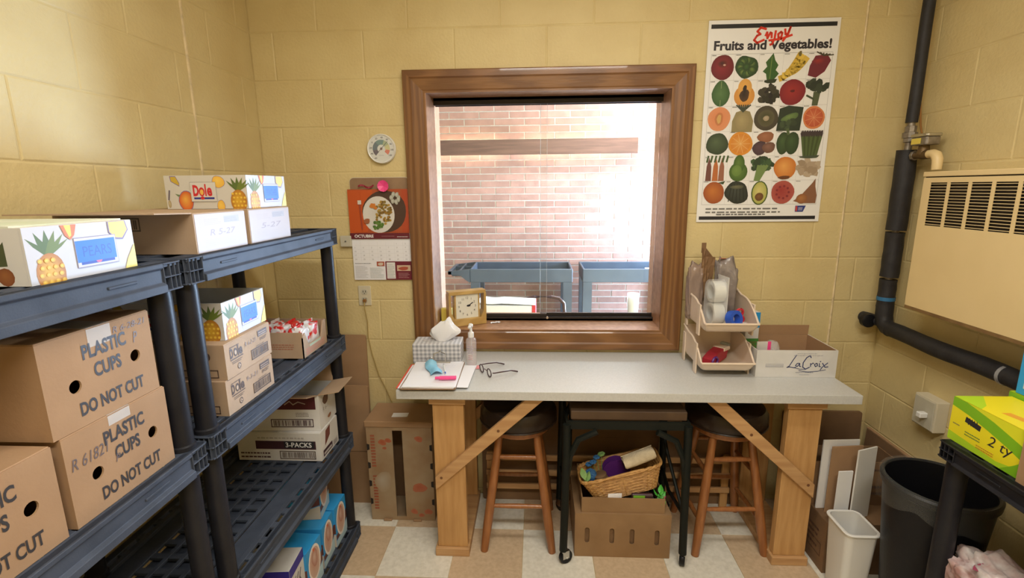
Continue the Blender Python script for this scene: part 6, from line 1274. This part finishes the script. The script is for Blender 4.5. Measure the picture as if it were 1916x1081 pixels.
for i, (x, y, z) in enumerate(((0, 0, 0.13), (-0.02, 0.01, 0.118), (0.022, 0.012, 0.142), (0.045, 0.015, 0.150))):
    g = G(); g.tube([(x*0.3, y*0.3, 0), (x, y, z)], 0.0015, 5); g.build('stem', 'leaf', r); g = G()
    for q in range(6): a = q*PI/3; g.lathe([(0.001, -0.006), (0.008, -0.002), (0.008, 0.003), (0.001, 0.006)], 8, (x+0.009*math.cos(a), y+0.009*math.sin(a), z))
    g.build('bloom', pm('petal_blue', (0.05, 0.18, 0.42, 1), rough=0.7) if i < 3 else 'leaf', r, smooth=True)
r = thing('leaf_sprig', 'pale green leaf sprig leaning out of the basket by the cart leg', 'artificial plant', inb(-0.150, -0.050, -0.010), rot=TLT); g = G(); g.tube([(0.012, 0.01, 0.0), (-0.012, -0.005, 0.07), (-0.006, -0.010, 0.115)], 0.0022, 6); g.build('stem', 'leaf', r); foliage(r, [(-0.004, -0.012, 0.125, 0.2, 1.2), (0.008, -0.01, 0.105, -0.8, 0.9)], 'leaf', 0.026)
# produce carton standing on end, left of the table leg
w, d, h = 0.310, 0.195, 0.488
hs = [[(w*0.40, h*0.04), (w*0.55, h*0.04), (w*0.55, h*0.965), (w*0.40, h*0.965)]]
r = carton('produce_carton', 'worn produce carton with red print standing on end beside the table leg', 'box', w, d, h, (-0.633, -0.232+d/2, 0.0006), 0.0, 'grey_card', front_holes=hs, top='open')
pm('carton_grime', (0.36, 0.27, 0.17, 1), (0.30, 0.19, 0.10, 1), 7, rough=0.8)
r.children[0].active_material = MATS['carton_grime']
g = G(); g.box(-w/2-0.006, -d/2-0.006, h+0.0005, w/2+0.006, d/2+0.004, h+0.030); g.build('lid_panel', 'kraft', r, bevel=0.003)
g = G(); g.box(-0.045, -0.055, h+0.0305, 0.030, -0.012, h+0.0312); g.build('shipping_label', 'bright_card', r, rz=0.05)
g = G(); g.box(-w/2+0.006, d/2-0.012, 0.006, w/2-0.006, d/2-0.006, h-0.004); g.build('dark_inner_sheet', 'kraft_dark', r)
for s_ in (-1, 1):
    for i in range(4):
        zc = 0.10+0.095*i; g = G(); g.prism([(-0.012, zc-0.013), (0.0, zc-0.017), (0.0, zc+0.017), (-0.012, zc+0.013)], -0.0007, 0.0003, lambda a, b, t, s_=s_: (s_*(w/2+a), -d/2-0.0006-t*0, b) if t < 0 else (s_*(w/2+a), -d/2+0.0001, b)); g.build('vent', 'dark_slot', r, fix=True)
for x_ in (-0.075, 0.07): g = G(); g.box(x_-0.020, -d/2-0.012, 0, x_+0.020, -d/2-0.0005, 0.010); g.build('tab', 'kraft', r, bevel=0.002)
k = Ink(); RD2 = (0.36, 0.085, 0.04, 1)
k.lines(w*0.06, h*0.58, w*0.13, h*0.93, 11, RD2, seed=5, frac=0.6, ragged=0.1); k.lines(w*0.06, h*0.12, w*0.13, h*0.50, 12, RD2, seed=3, frac=0.6, ragged=0.1)
for u, v, s_ in ((0.24, 0.84, 0.05), (0.33, 0.86, 0.04), (0.27, 0.78, 0.025), (0.80, 0.88, 0.05), (0.78, 0.36, 0.085), (0.68, 0.10, 0.045), (0.90, 0.10, 0.05), (0.79, 0.06, 0.035)): k.blob(w*u, h*v, w*s_*1.2, w*s_, RD2, (0.40, 0.13, 0.06, 1), 14, 0.12, int(u*50))
k.blob(w*0.22, h*0.42, w*0.12, h*0.12, (0.44, 0.38, 0.31, 1), (0.36, 0.27, 0.17, 1), 16, 0.1); k.build('front_print', r, face_fn('front', w, d, h))
# flattened cartons leaning on the back wall, left corner
def slab(name, label, x0, x1, y0, y1, h, t, lean, mat='kraft', group='flattened cartons', seams=(0.5,)):
    r = thing(name, label, 'cardboard', ((x0+x1)/2, y0, 0), 0, group, rot=(-lean, 0, math.atan2(y1-y0, x1-x0)))
    L = math.hypot(x1-x0, y1-y0); g = G(); g.prism(rrect(-L/2, 0, L/2, h, 0.012), 0, t, lambda a, b, q: (a, q, b)); g.build('sheet', mat, r)
    for s_ in seams: g = G(); g.box(-L/2+0.004, -0.0010, h*s_-0.002, L/2-0.004, -0.0001, h*s_+0.002); g.build('crease', 'kraft_dark', r)
    return r
slab('flat_carton', 'tall flattened carton leaning in the corner behind the rack', -1.16, -0.832, -0.062, -0.062, 0.872, 0.012, 0.04, 'kraft', seams=(0.30, 0.66))
slab('flat_carton', 'shorter flattened carton leaning in front of the tall one', -1.10, -0.818, -0.105, -0.105, 0.63, 0.010, 0.03, 'kraft', seams=(0.45,))
slab('flat_carton', 'dark flattened carton leaning on the wall behind the left stool', -0.265, 0.125, -0.050, -0.050, 0.735, 0.016, 0.02, 'kraft_dark', seams=(0.4,))
slab('flat_carton', 'dark flattened carton leaning on the wall behind the cart', 0.14, 0.62, -0.048, -0.048, 0.70, 0.016, 0.02, 'kraft_dark', seams=(0.5,))
slab('flat_carton', 'dark flattened carton leaning on the wall behind the right stool', 0.64, 0.995, -0.050, -0.050, 0.66, 0.016, 0.02, 'kraft_dark', seams=(0.3,))
# low wooden slat crate along the back wall
r = thing('slat_crate', 'low wooden slat crate on the floor behind the stools', 'crate', (0.36, -0.090, 0))
for zc in (0.105, 0.180, 0.262): g = G(); g.box(-0.60, -0.006, zc-0.014, 0.60, 0.006, zc+0.014); g.build('slat', 'pine_across', r, bevel=0.001)
for xx in (-0.58, -0.2, 0.2, 0.58): g = G(); g.box(xx-0.018, 0.0062, 0, xx+0.018, 0.022, 0.285); g.build('upright', 'pine', r, bevel=0.001)
# ------------------------------------------------------------------ right-hand side
# cartons on the floor right of the table
w, d, h = 0.36, 0.26, 0.228
r = carton('floor_carton', 'dark brown printed carton on the floor right of the table leg', 'box', w, d, h, (1.190+w/2, -0.498+d/2, 0.0006), 0.0, 'kraft_dark')
k = Ink(); k.frame(w*0.045, h*0.03, w*0.16, h*0.19, 0.002, KB); k.text('FS', w*0.06, h*0.06, h*0.10, KB, bold=0.02, width=w*0.08); k.lines(w*0.10, h*0.45, w*0.5, h*0.75, 3, KB, seed=6); k.build('front_print', r, face_fn('front', w, d, h))
k = Ink(); k.lines(d*0.15, h*0.35, d*0.85, h*0.8, 4, (0.10, 0.05, 0.03, 1), seed=7); k.frame(d*0.55, h*0.25, d*0.9, h*0.5, 0.003, (0.10, 0.05, 0.03, 1)); k.build('side_print', r, face_fn('left', w, d, h))
zt = 0.0006+h+0.0032
w2, d2, h2 = 0.35, 0.14, 0.200
r = carton('open_carton', 'open brown carton on top of the floor carton behind white boards', 'box', w2, d2, h2, (1.185+w2/2, -0.250-d2/2+0.02, zt), 0.0, 'kraft_dark', top='open', flaps=(('left', 0.06, 8),))
k = Ink(); k.lines(w2*0.66, h2*0.25, w2*0.95, h2*0.55, 2, KB, seed=7); k.lines(w2*0.66, h2*0.80, w2*0.95, h2*0.9, 1, KB, seed=9); k.build('front_print', r, face_fn('front', w2, d2, h2))
def board(label, x0, y0, x1, y1, z1, mat, t=0.006, z0=None):
    z0 = zt if z0 is None else z0; L = math.hypot(x1-x0, y1-y0); r = thing('foam_board', label, 'board', ((x0+x1)/2, (y0+y1)/2, z0), math.atan2(y1-y0, x1-x0), 'boards on the floor carton')
    g = G(); g.box(-L/2, -t/2, 0, L/2, t/2, z1-z0); g.build('core', mat, r, bevel=0.0008); g = G(); g.box(-L/2+0.0004, -t/2-0.0006, 0.0006, L/2-0.0004, -t/2-0.0001, z1-z0-0.0006); g.build('facing', mat, r)
board('tall white board standing at the back on the floor carton', 1.195, -0.395, 1.345, -0.385, 0.545, 'bright_card')
board('brown board standing between white boards on the floor carton', 1.215, -0.425, 1.345, -0.410, 0.532, 'kraft')
board('narrow low white board at the front on the floor carton', 1.225, -0.468, 1.283, -0.462, 0.448, 'bright_card')
board('grey-white board standing edgewise at the right on the floor carton', 1.285, -0.476, 1.378, -0.440, 0.545, 'grey_white_plastic')
slab('flat_carton', 'brown flattened carton leaning in the right corner behind the table', 1.215, 1.585, -0.045, -0.045, 0.50, 0.014, 0.03, 'kraft_dark', seams=(0.35,))
r = thing('flat_carton', 'long brown flattened carton leaning low on the right wall', 'cardboard', (XR-0.030, -0.245, 0), 0, 'flattened cartons', rot=(0, 0.04, 0)); g = G(); g.box(-0.008, -0.190, 0.0, 0.006, 0.190, 0.428); g.build('sheet', 'kraft_dark', r, bevel=0.002); g = G(); g.box(-0.009, -0.190, 0.4283, 0.008, 0.190, 0.434); g.build('lit_top_edge', 'kraft', r)  # paler kraft strip paints the light caught along the top
# white waste basket
r = thing('waste_basket', 'small white plastic waste basket in front of the floor carton', 'waste basket', (1.226, -0.585, 0))
def rring(hx, hy, rad, z, n=4):
    return [(a, b, z) for a, b in rrect(-hx, -hy, hx, hy, rad, n)]
g = G(); out = [rring(0.046, 0.058, 0.02, 0.0), rring(0.058, 0.072, 0.024, 0.292), rring(0.063, 0.077, 0.026, 0.294), rring(0.063, 0.077, 0.026, 0.302), rring(0.055, 0.069, 0.022, 0.302), rring(0.045, 0.056, 0.019, 0.006)]
n = len(out[0]); vs = [p for q in out for p in q]; fs = [(i*n+k_, i*n+(k_+1) % n, (i+1)*n+(k_+1) % n, (i+1)*n+k_) for i in range(5) for k_ in range(n)]; fs += [tuple(reversed(range(n))), tuple(5*n+k_ for k_ in range(n))]; g.add(vs, fs); g.build('tub', 'grey_white_plastic', r, smooth=True)
g = G(); g.tube(rring(0.0625, 0.0765, 0.026, 0.300), 0.0035, 6, closed=True); g.build('rim', 'white_plastic', r, smooth=True)
# black trash can with clear liner
r = thing('trash_can', 'black round trash can with a clear liner beside the right rack', 'trash can', (1.375, -0.748, 0))
g = G(); g.lathe([(0.100, 0.0), (0.105, 0.004), (0.152, 0.555), (0.160, 0.560), (0.162, 0.580), (0.156, 0.586), (0.148, 0.580), (0.144, 0.55), (0.100, 0.012)], 44); g.build('can', 'black_plastic', r, smooth=True)
g = G(); grid = []
for j in range(8):
    row = []
    for i in range(61):
        t = 2*PI*i/60; rr = 0.1600+0.0025*j/7*0+0.0045+0.003*math.sin(i*1.7+j)*(j/7); row.append(((rr-0.00*j)*math.cos(t), (rr)*math.sin(t), 0.589-0.085*j/7*(1+0.18*math.sin(3*t)+0.1*math.sin(8*t))))
    grid.append(row)
inn = [[((0.150-0.004*j)*math.cos(2*PI*i/60), (0.150-0.004*j)*math.sin(2*PI*i/60), 0.5895-0.05*j) for i in range(61)] for j in range(4)]
g.sheet(list(reversed(inn))+grid); g.build('liner', 'liner', r, smooth=True)
r = thing('orange_wrapper', 'orange and white wrapper inside the trash can', 'wrapper', (1.392, -0.735, 0.014)); crumple('crumpled_foil', 'white_card', r, 0.075, 0.075, 0.10, (0, 0, 0), 0.2, 6, 3, 3); g = G(); g.sheet([[(-0.03+0.06*i/4, -0.03+0.06*j/4, 0.190+0.008*math.sin(i*2+j*3)) for i in range(5)] for j in range(5)]); g.build('orange_film', pm('orange', (0.80, 0.22, 0.03, 1), rough=0.4), r, solid=0.001)
# black plastic rack on the right with its load
rk = rack('storage_rack', 'black plastic shelf rack at the right edge holding yellow boxes', (1.200, -1.370, 0), 0.90, 0.40, (0.066, 0.330, 0.836), rz=PI, post_r=0.027, rimh=0.050)
for o in rk.children:
    if o.data.name.startswith('tier'): o.data.materials[0] = MATS['rack_black']
RT = 0.8366
def ybox(label, loc, rz, note, w=0.222, d=0.16, h=0.130):
    r = thing('snack_case', label, 'box', loc, rz, 'yellow and green snack cases'); g = G(); g.box(-w/2, -d/2, 0, w/2, d/2, h); g.build('body', pm('case_yellow', (0.78, 0.70, 0.02, 1), rough=0.45) if 'case_yellow' not in MATS else 'case_yellow', r, bevel=0.0015)
    YL, GN, LG_ = (0.80, 0.70, 0.015, 1), (0.20, 0.46, 0.01, 1), (0.42, 0.66, 0.02, 1)
    k = Ink(); k.rect(0, 0, w, h, YL); k.poly([(0, h), (0, h*0.80), (w*0.25, h*0.74), (w*0.55, h*0.62), (w*0.8, h*0.50), (w, h*0.38), (w, h*0.72), (w*0.75, h*0.86), (w*0.45, h), ], GN); k.poly([(w*0.2, h), (w*0.6, h*0.86), (w, h*0.66), (w, h)], (0.70, 0.72, 0.02, 1)); k.poly([(0, 0), (w, 0), (w, h*0.20), (w*0.7, h*0.10), (w*0.3, h*0.16), (0, h*0.20)], LG_); k.poly([(w*0.75, 0), (w, 0), (w, h*0.36), (w*0.9, h*0.2)], GN)
    if note:
        k.stroke([(w*0.24, h*0.62), (w*0.42, h*0.58)], 0.016, BLK)
        for i in range(5): k.stroke([(w*(0.24+0.035*i), h*0.68), (w*(0.27+0.035*i), h*0.54)], 0.003, BLK)
        k.text('2 ty', w*0.56, h*0.34, h*0.22, BLK, width=w*0.32, shear=0.2); k.lines(w*0.05, h*0.40, w*0.16, h*0.46, 1, (0.2, 0.2, 0.1, 1)); k.lines(w*0.24, h*0.28, w*0.46, h*0.40, 2, (0.10, 0.22, 0.05, 1), seed=6, ragged=0); k.lines(w*0.42, h*0.14, w*0.66, h*0.24, 2, (0.55, 0.20, 0.03, 1), seed=9, ragged=0)
    k.build('front_print', r, face_fn('front', w, d, h))
    k = Ink(); k.rect(0, 0, w, d, YL); k.poly([(0, d), (0, d*0.5), (w*0.3, d*0.2), (w*0.4, 0), (0, 0)], LG_); k.poly([(w*0.5, d*0.2), (w*0.9, d*0.3), (w*0.85, d*0.45), (w*0.5, d*0.35)], (0.75, 0.35, 0.02, 1)); k.build('top_print', r, face_fn('top', w, d, h)); return r
ybox('yellow-green snack case marked in black pen on the right rack', (1.234+0.08, -1.020, RT), -SH, True)
ybox('yellow-green snack case behind the pen-marked one', (1.234+0.215, -1.005, RT), -SH+0.0, False, d=0.10, h=0.142)
w, d, h = 0.22, 0.20, 0.155
r = carton('plain_carton', 'plain kraft carton at the right edge next to the yellow cases', 'box', w, d, h, (1.222+d/2, -1.135-w/2, RT), -SH, 'kraft')
k = Ink(); k.text('P', w*0.2, h*0.4, h*0.14, KB, bold=0.02); k.build('front_print', r, face_fn('front', w, d, h))
r = thing('blue_carton', 'bright blue carton on top of the rear yellow-green case', 'box', (1.4455, -1.008, RT+0.1435), -SH); g = G(); g.box(-0.10, -0.045, 0, 0.10, 0.045, 0.165); g.build('body', 'sky_blue', r, bevel=0.0015); k = Ink(); k.lines(0.02, 0.08, 0.18, 0.14, 4, (0.5, 0.3, 0.5, 1)); k.rect(0.02, 0.02, 0.12, 0.06, (0.6, 0.65, 0.7, 1)); k.build('front_print', r, face_fn('front', 0.2, 0.09, 0.165))
LT = 0.3306
r = thing('produce_bag', 'clear bag with pink and white produce on the lower right rack', 'bag', (1.310, -1.065, LT)); crumple('bag_body', 'produce_bag', r, 0.095, 0.125, 0.105, (0, 0, 0), 0.28, 7, 4, 5); k = Ink(); k.blob(0, 0, 0.05, 0.03, (0.32, 0.05, 0.10, 1), None, 12, 0.1); k.build('pink_label', r, lambda u, v, l: (-0.02+u, v, 0.186+l))
r = thing('potato_bag', 'brown mottled bag at the right edge of the lower right rack', 'bag', (1.320, -1.345, LT)); crumple('bag_body', 'potato_bag', r, 0.10, 0.125, 0.115, (0, 0, 0), 0.25, 6, 8, 5); g = G(); g.tube([(0, 0, 0.185), (0.01, 0, 0.21), (0.02, 0.01, 0.235)], [0.02, 0.008, 0.02], 8); g.build('tied_neck', 'potato_bag', r, smooth=True)
# surface outlet box on the right wall
r = thing('surface_outlet', 'grey-beige surface outlet box low on the right wall', 'electrical box', (XR, -0.400, 0.612))
g = G(); g.box(-0.050, -0.056, 0, -0.0004, 0.056, 0.128); g.build('box', 'ivory_plate', r, bevel=0.004, seg=2); g = G(); g.box(-0.054, -0.050, 0.006, -0.0502, 0.050, 0.122); g.build('cover_plate', 'grey_plate', r, bevel=0.001)
g = G(); g.box(-0.085, -0.028, 0.050, -0.0542, -0.004, 0.072); g.build('plug', 'white_plastic', r, bevel=0.003)
# wall convector heater
HX, HY0, HY1, HZ0, HZ1 = 1.480, -0.330, -1.460, 1.105, 1.620
r = thing('wall_heater', 'cream enamelled convector heater hanging on the right wall', 'heater', (HX, (HY0+HY1)/2, HZ0))
ym = (HY0+HY1)/2; hl = (HY0-HY1)/2; D_ = XR-HX-0.0008; H_ = HZ1-HZ0
gr = []; yy = 0.036; gz0, gz1 = H_-0.198, H_-0.040
while yy+0.078 < 2*hl-0.02: gr.append((yy, yy+0.076)); yy += 0.089
hs = [[(a, gz0), (b, gz0), (b, gz1), (a, gz1)] for a, b in gr]
g = G(); holed_panel(g, 2*hl, H_-0.022, hs, 0.0025, lambda u, v, l: (l, hl-u, v)); g.build('front_panel', 'heater_enamel', r)
for s_ in (-1, 1): g = G(); g.box(0.0026, min(s_*hl, s_*(hl-0.0025)), 0, D_, max(s_*hl, s_*(hl-0.0025)), H_-0.022); g.build('end_panel', 'heater_enamel', r)
g = G(); g.box(-0.003, -hl-0.003, H_-0.018, D_, hl+0.003, H_); g.build('lid', 'heater_enamel', r, bevel=0.003, seg=2)
g = G(); g.box(0.004, -hl+0.004, H_-0.0222, D_, hl-0.004, H_-0.0182); g.build('lid_gap', 'dark_slot', r)
g = G(); g.box(D_-0.004, -hl+0.004, 0.01, D_-0.001, hl-0.004, H_-0.024); g.build('back_plate', 'dark_slot', r)
g = G(); g.box(0.010, -hl+0.0028, gz0-0.01, 0.013, hl-0.0028, gz1+0.01); g.build('grille_shade_sheet', 'dark_slot', r)  # added dark sheet, paints the heater's inside as shaded behind the grilles
for a, b in gr:
    g = G(); nl = 15
    for i in range(nl):
        z = gz0+(gz1-gz0)*(i+0.5)/nl; m = Matrix.Translation((0.003, hl-(a+b)/2, z)); g.box(-0.0025, -(b-a)/2, -0.0010, 0.0025, (b-a)/2, 0.0010, m)
    g.build('louvre_grille', 'heater_enamel', r)
g = G(); g.box(0.03, -hl+0.06, 0.035, 0.11, hl-0.06, 0.105); g.build('fin_element', 'cast_metal', r)
g = G(); g.box(0.0, -hl, -0.012, 0.012, hl, -0.0002); g.build('bottom_lip', pm('lip_shade_brown', (0.16, 0.085, 0.03, 1), (0.24, 0.14, 0.05, 1), 14, rough=0.7), r)  # brown strip paints in the shade along the heater's underside
# insulated riser and return pipe
PX, PY = 1.566, -0.100
r = thing('insulated_pipe', 'black insulated heating pipe running down the right corner', 'pipe', (PX, PY, 0.95))
def sleeve(z0, z1, rad, nm='insulation', mat='foam_wrap', tilt=0.0):
    g = G(); n = 9; g.tube([(0.0012*math.sin(i*1.3)+tilt*(i/n), 0.001*math.cos(i*0.9), z0+(z1-z0)*i/n) for i in range(n+1)], [rad*(1+0.012*math.sin(i*2.2)) for i in range(n+1)], 20); return g.build(nm, mat, r, smooth=True)
sleeve(0.875, 1.748, 0.0215); sleeve(0.430, 0.765, 0.0375); sleeve(0.225, 0.421, 0.0350); sleeve(0.085, 0.214, 0.0330)
g = G(); g.cyl((0, 0, 0.02), (0, 0, 0.90), 0.0135, n=16); g.build('pipe_core', 'cast_metal', r, smooth=True)
g = G(); g.lathe([(0.016, 0.795), (0.021, 0.797), (0.021, 0.812), (0.027, 0.814), (0.027, 0.835), (0.021, 0.837), (0.021, 0.860), (0.016, 0.862)], 8); g.build('union_fitting', 'cast_metal', r)
g = G(); g.tube([(0, 0, 0.120), (0, 0, 0.136)], 0.0350, 20); g.build('blue_tape_band', 'blue_tape', r, smooth=True)
g = G(); g.tube([(0.001, 0, 0.10), (0.001, -0.002, 0.05), (0.001, -0.012, 0.018), (0.0, -0.035, 0.004), (0.0, -0.06, 0.0)], 0.0335, 18); g.build('elbow_wrap', 'foam_wrap', r, smooth=True)
g = G(); n = 24; g.tube([(0.003*math.sin(i*1.1), -0.05-1.55*i/n, 0.002*math.cos(i*0.8)) for i in range(n+1)], [0.0325*(1+0.012*math.sin(i*1.9)) for i in range(n+1)], 20); g.build('return_insulation', 'foam_wrap', r, smooth=True)
g = G(); g.tube([(0, -0.595, 0), (0, -0.607, 0)], 0.0338, 20); g.build('clear_tape_band', 'clear_plastic', r, smooth=True)
g = G(); g.tube([(-0.003, 0.005, 0.018), (-0.020, 0.060, 0.020), (-0.024, 0.0985, 0.020)], [0.022, 0.026, 0.024], 16); g.build('wall_stub', 'foam_wrap', r, smooth=True)
g = G(); g.lathe([(0.026, 0), (0.031, 0.004), (0.031, 0.026), (0.024, 0.03)], 18, (-0.045, 0.045, 0.018), axis=Matrix.Rotation(PI/2, 3, 'X')); g.build('valve_cap', 'black_plastic', r, smooth=True)
g = G(); g.tube([(0.028, 0.01, 1.22), (0.030, 0.02, 1.10), (0.026, 0.01, 0.98), (0.016, -0.03, 0.86), (0.012, -0.06, 0.80)], 0.0035, 8); g.build('capillary', 'copper_wire', r, smooth=True)
# zone valve and painted elbow
r = thing('zone_valve', 'brass zone valve with grey motor head beside the riser pipe', 'valve', (PX-0.012, -0.205, 1.690))
g = G(); g.tube([(0.008, 0.066, 0.0), (0.004, 0.03, 0.0), (0, 0, 0.0), (0, -0.030, 0.0)], [0.014, 0.014, 0.019, 0.018], 16); g.tube([(0, 0, 0.0), (0, 0, 0.040)], [0.022, 0.017], 14); g.build('valve_body', 'bronze', r, smooth=True)
g = G(); g.lathe([(0.020, 0), (0.020, 0.010), (0.014, 0.012)], 8, (0.008, 0.060, 0), axis=Matrix.Rotation(PI/2, 3, 'X')); g.build('nut', 'cast_metal', r)
g = G(); g.prism(rrect(-0.030, -0.046, 0.030, 0.040, 0.014), 0.036, 0.068, lambda a, b, t: (a, b, t)); g.build('motor_head', 'cast_metal', r, bevel=0.003); g = G(); g.prism(rrect(-0.034, -0.050, 0.034, 0.044, 0.016), 0.0682, 0.080, lambda a, b, t: (a, b, t)); g.build('head_lid', 'steel', r, bevel=0.003)
g = G(); g.box(-0.0315, -0.020, 0.041, -0.0305, 0.030, 0.063); g.build('yellow_tag', 'yellow', r)
g = G(); g.tube([(0, -0.031, 0), (0, -0.052, 0.001), (0, -0.068, -0.006), (0, -0.078, -0.022), (0, -0.080, -0.062)], [0.016, 0.0165, 0.0185, 0.0180, 0.0165], 16); g.build('painted_elbow', 'heater_enamel', r, smooth=True)
# ------------------------------------------------------------------ hall beyond the window
r = thing('light_valance', 'long dark wood valance hiding fluorescent tubes on the brick wall', 'light fixture', (-0.25, HY-0.12, 1.882))
VW = 1.20
g = G(); g.box(-VW, -0.012, 0, VW, 0.008, 0.140); g.build('valance_board', 'walnut_rail', r, bevel=0.002)
for xx in (-1.0, 0.02, 0.98): g = G(); g.box(xx-0.01, 0.0085, 0.05, xx+0.01, 0.1195, 0.09); g.build('bracket', 'black_metal', r)
for a, b in ((-0.98, -0.06), (0.10, 1.08)): g = G(); g.cyl((a, 0.060, 0.070), (b, 0.060, 0.070), 0.014, n=12); g.build('tube', 'valance_tube', r, smooth=True)
def utility_cart(label, x0, x1, y0, y1, handle):
    r = thing('utility_cart', label, 'cart', ((x0+x1)/2, (y0+y1)/2, 0), 0, 'grey-blue utility carts'); hx, hy = (x1-x0)/2, (y1-y0)/2
    bx0 = -hx+(0.20 if handle else 0.0)
    def tray(nm, z0, z1):
        g = G(); t = 0.018
        g.box(bx0, -hy, z0, hx, -hy+t, z1); g.box(bx0, hy-t, z0, hx, hy, z1); g.box(bx0, -hy+t, z0, bx0+t, hy-t, z1); g.box(hx-t, -hy+t, z0, hx, hy-t, z1); g.box(bx0+t, -hy+t, z0, hx-t, hy-t, z0+0.02); return g.build(nm, 'cart_plastic', r, bevel=0.005)
    tray('top_tray', 0.735, 0.858); tray('lower_tray', 0.20, 0.31)
    if handle:
        g = G(); g.prism([(-hx, 0.835), (bx0, 0.858), (bx0, 0.735), (bx0-0.03, 0.75), (bx0-0.09, 0.80), (-hx, 0.81)], -hy, -hy+0.02, lambda a, b, t: (a, t, b)); g.prism([(-hx, 0.835), (bx0, 0.858), (bx0, 0.735), (bx0-0.03, 0.75), (bx0-0.09, 0.80), (-hx, 0.81)], hy-0.02, hy, lambda a, b, t: (a, t, b)); g.box(-hx, -hy, 0.808, -hx+0.03, hy, 0.838); g.box(-hx+0.03, -hy+0.02, 0.79, bx0, hy-0.02, 0.80); g.box(-hx+0.1, -hy+0.02, 0.80, -hx+0.115, hy-0.02, 0.845); g.box(-hx+0.03, 0.02, 0.80, bx0, 0.035, 0.845); g.build('handle_shelf', 'cart_plastic', r)
    for sx in (bx0+0.045, hx-0.045):
        for sy in (-1, 1):
            px, py = sx, sy*(hy-0.035); g = G(); g.box(px-0.040, py-0.030, 0.31, px+0.040, py-0.022, 0.735); g.box(px-0.040, py-0.022, 0.31, px-0.032, py+0.030, 0.735); g.box(px+0.032, py-0.022, 0.31, px+0.040, py+0.030, 0.735)
            for z in (0.42, 0.52, 0.62): g.box(px-0.032, py-0.022, z, px+0.032, py+0.028, z+0.008)
            g.build('post', 'cart_plastic', r); g = G(); g.lathe([(0.02, -0.016), (0.055, -0.016), (0.062, -0.008), (0.062, 0.008), (0.055, 0.016), (0.02, 0.016)], 20, (px, py, 0.062), axis=Matrix.Rotation(PI/2, 3, 'X')); g.box(px-0.02, py-0.028, 0.06, px+0.02, py-0.020, 0.199); g.box(px-0.02, py+0.020, 0.06, px+0.02, py+0.028, 0.199); g.build('caster', 'black_plastic', r, smooth=True)
    return r
utility_cart('grey-blue utility cart with handle shelf seen through the left pane', -0.795, 0.335, 2.06, 2.52, True)
utility_cart('grey-blue utility cart seen through the right pane', 0.425, 1.36, 2.06, 2.52, False)
r = thing('serving_note', 'white card lying on the right utility cart', 'card', (1.05, 2.12, 0.7556)); g = G(); g.box(-0.06, -0.03, 0, 0.06, 0.03, 0.10); g.build('card', 'bright_card', r, bevel=0.002); k = Ink(); k.lines(0.01, 0.02, 0.11, 0.08, 3, (0.5, 0.5, 0.5, 1)); k.build('print', r, lambda u, v, l: (-0.06+u, -0.0303-l, v))
# folding table with a white carton, folding chair
r = thing('hall_table', 'narrow folding table in the hall just behind the window', 'table', (-0.10, 0.66, 0)); g = G(); g.box(-0.75, -0.20, 0.725, 0.75, 0.20, 0.750); g.build('table_top', 'walnut_rail', r, bevel=0.003)
for sx in (-0.66, 0.66):
    for sy in (-0.16, 0.16): g = G(); g.cyl((sx, sy, 0), (sx, sy, 0.725), 0.012, n=10); g.build('leg', 'black_metal', r)
r = thing('white_package', 'bright white package with a red end band behind the left pane', 'package', (-0.165, 0.625, 0.7506), -0.02)
g = G(); g.sheet([[(-0.175+0.345*i/12, y, 0.142+0.016*(1-i/12)*1.0-0.008*math.sin(PI*min(i/5, 1.0))) for i in range(13)] for y in (-0.09, 0.09)]); tp = g.build('top_wrap', 'bright_card', r, solid=0.002)
g = G(); g.box(-0.175, -0.09, 0, 0.150, 0.09, 0.136); g.build('body', 'bright_card', r, bevel=0.004); g = G(); g.box(0.1502, -0.0915, 0, 0.172, 0.0915, 0.1395); g.build('red_band', 'red', r, bevel=0.003)
r = thing('cup_stack', 'stack of clear plastic cups behind the right pane', 'cups', (0.595, 0.62, 0.7506)); 
for i in range(3):
    g = G(); g.lathe([(0.026, 0.0), (0.036, 0.150), (0.034, 0.150), (0.024, 0.003)], 20, (0, 0, 0.022*i)); g.build('cup', 'clear_plastic', r, smooth=True)
r = thing('folding_chair', 'dark brown tubular folding chair in the hall', 'chair', (0.055, 1.10, 0))
g = G(); pts = [(-0.155, 0, 0.0)]+[(-0.155, 0, 0.3), (-0.155, 0.02, 0.70), (-0.150, 0.02, 0.765), (-0.115, 0.02, 0.800), (-0.06, 0.02, 0.812), (0.06, 0.02, 0.812), (0.115, 0.02, 0.800), (0.150, 0.02, 0.765), (0.155, 0.02, 0.70), (0.155, 0, 0.3), (0.155, 0, 0.0)]
g.tube(pts, 0.012, 10); g.build('back_frame', 'dark_frame', r, smooth=True); g = G(); g.box(-0.17, 0.0, 0.44, 0.17, 0.36, 0.46); g.build('seat', 'dark_frame', r, bevel=0.005); 
for sx in (-0.165, 0.165): g = G(); g.tube([(sx, 0.30, 0), (sx, 0.05, 0.62)], 0.011, 8); g.build('leg', 'dark_frame', r, smooth=True)
g = G(); g.box(-0.14, 0.015, 0.60, 0.14, 0.025, 0.70); g.build('backrest', 'dark_frame', r, bevel=0.003)
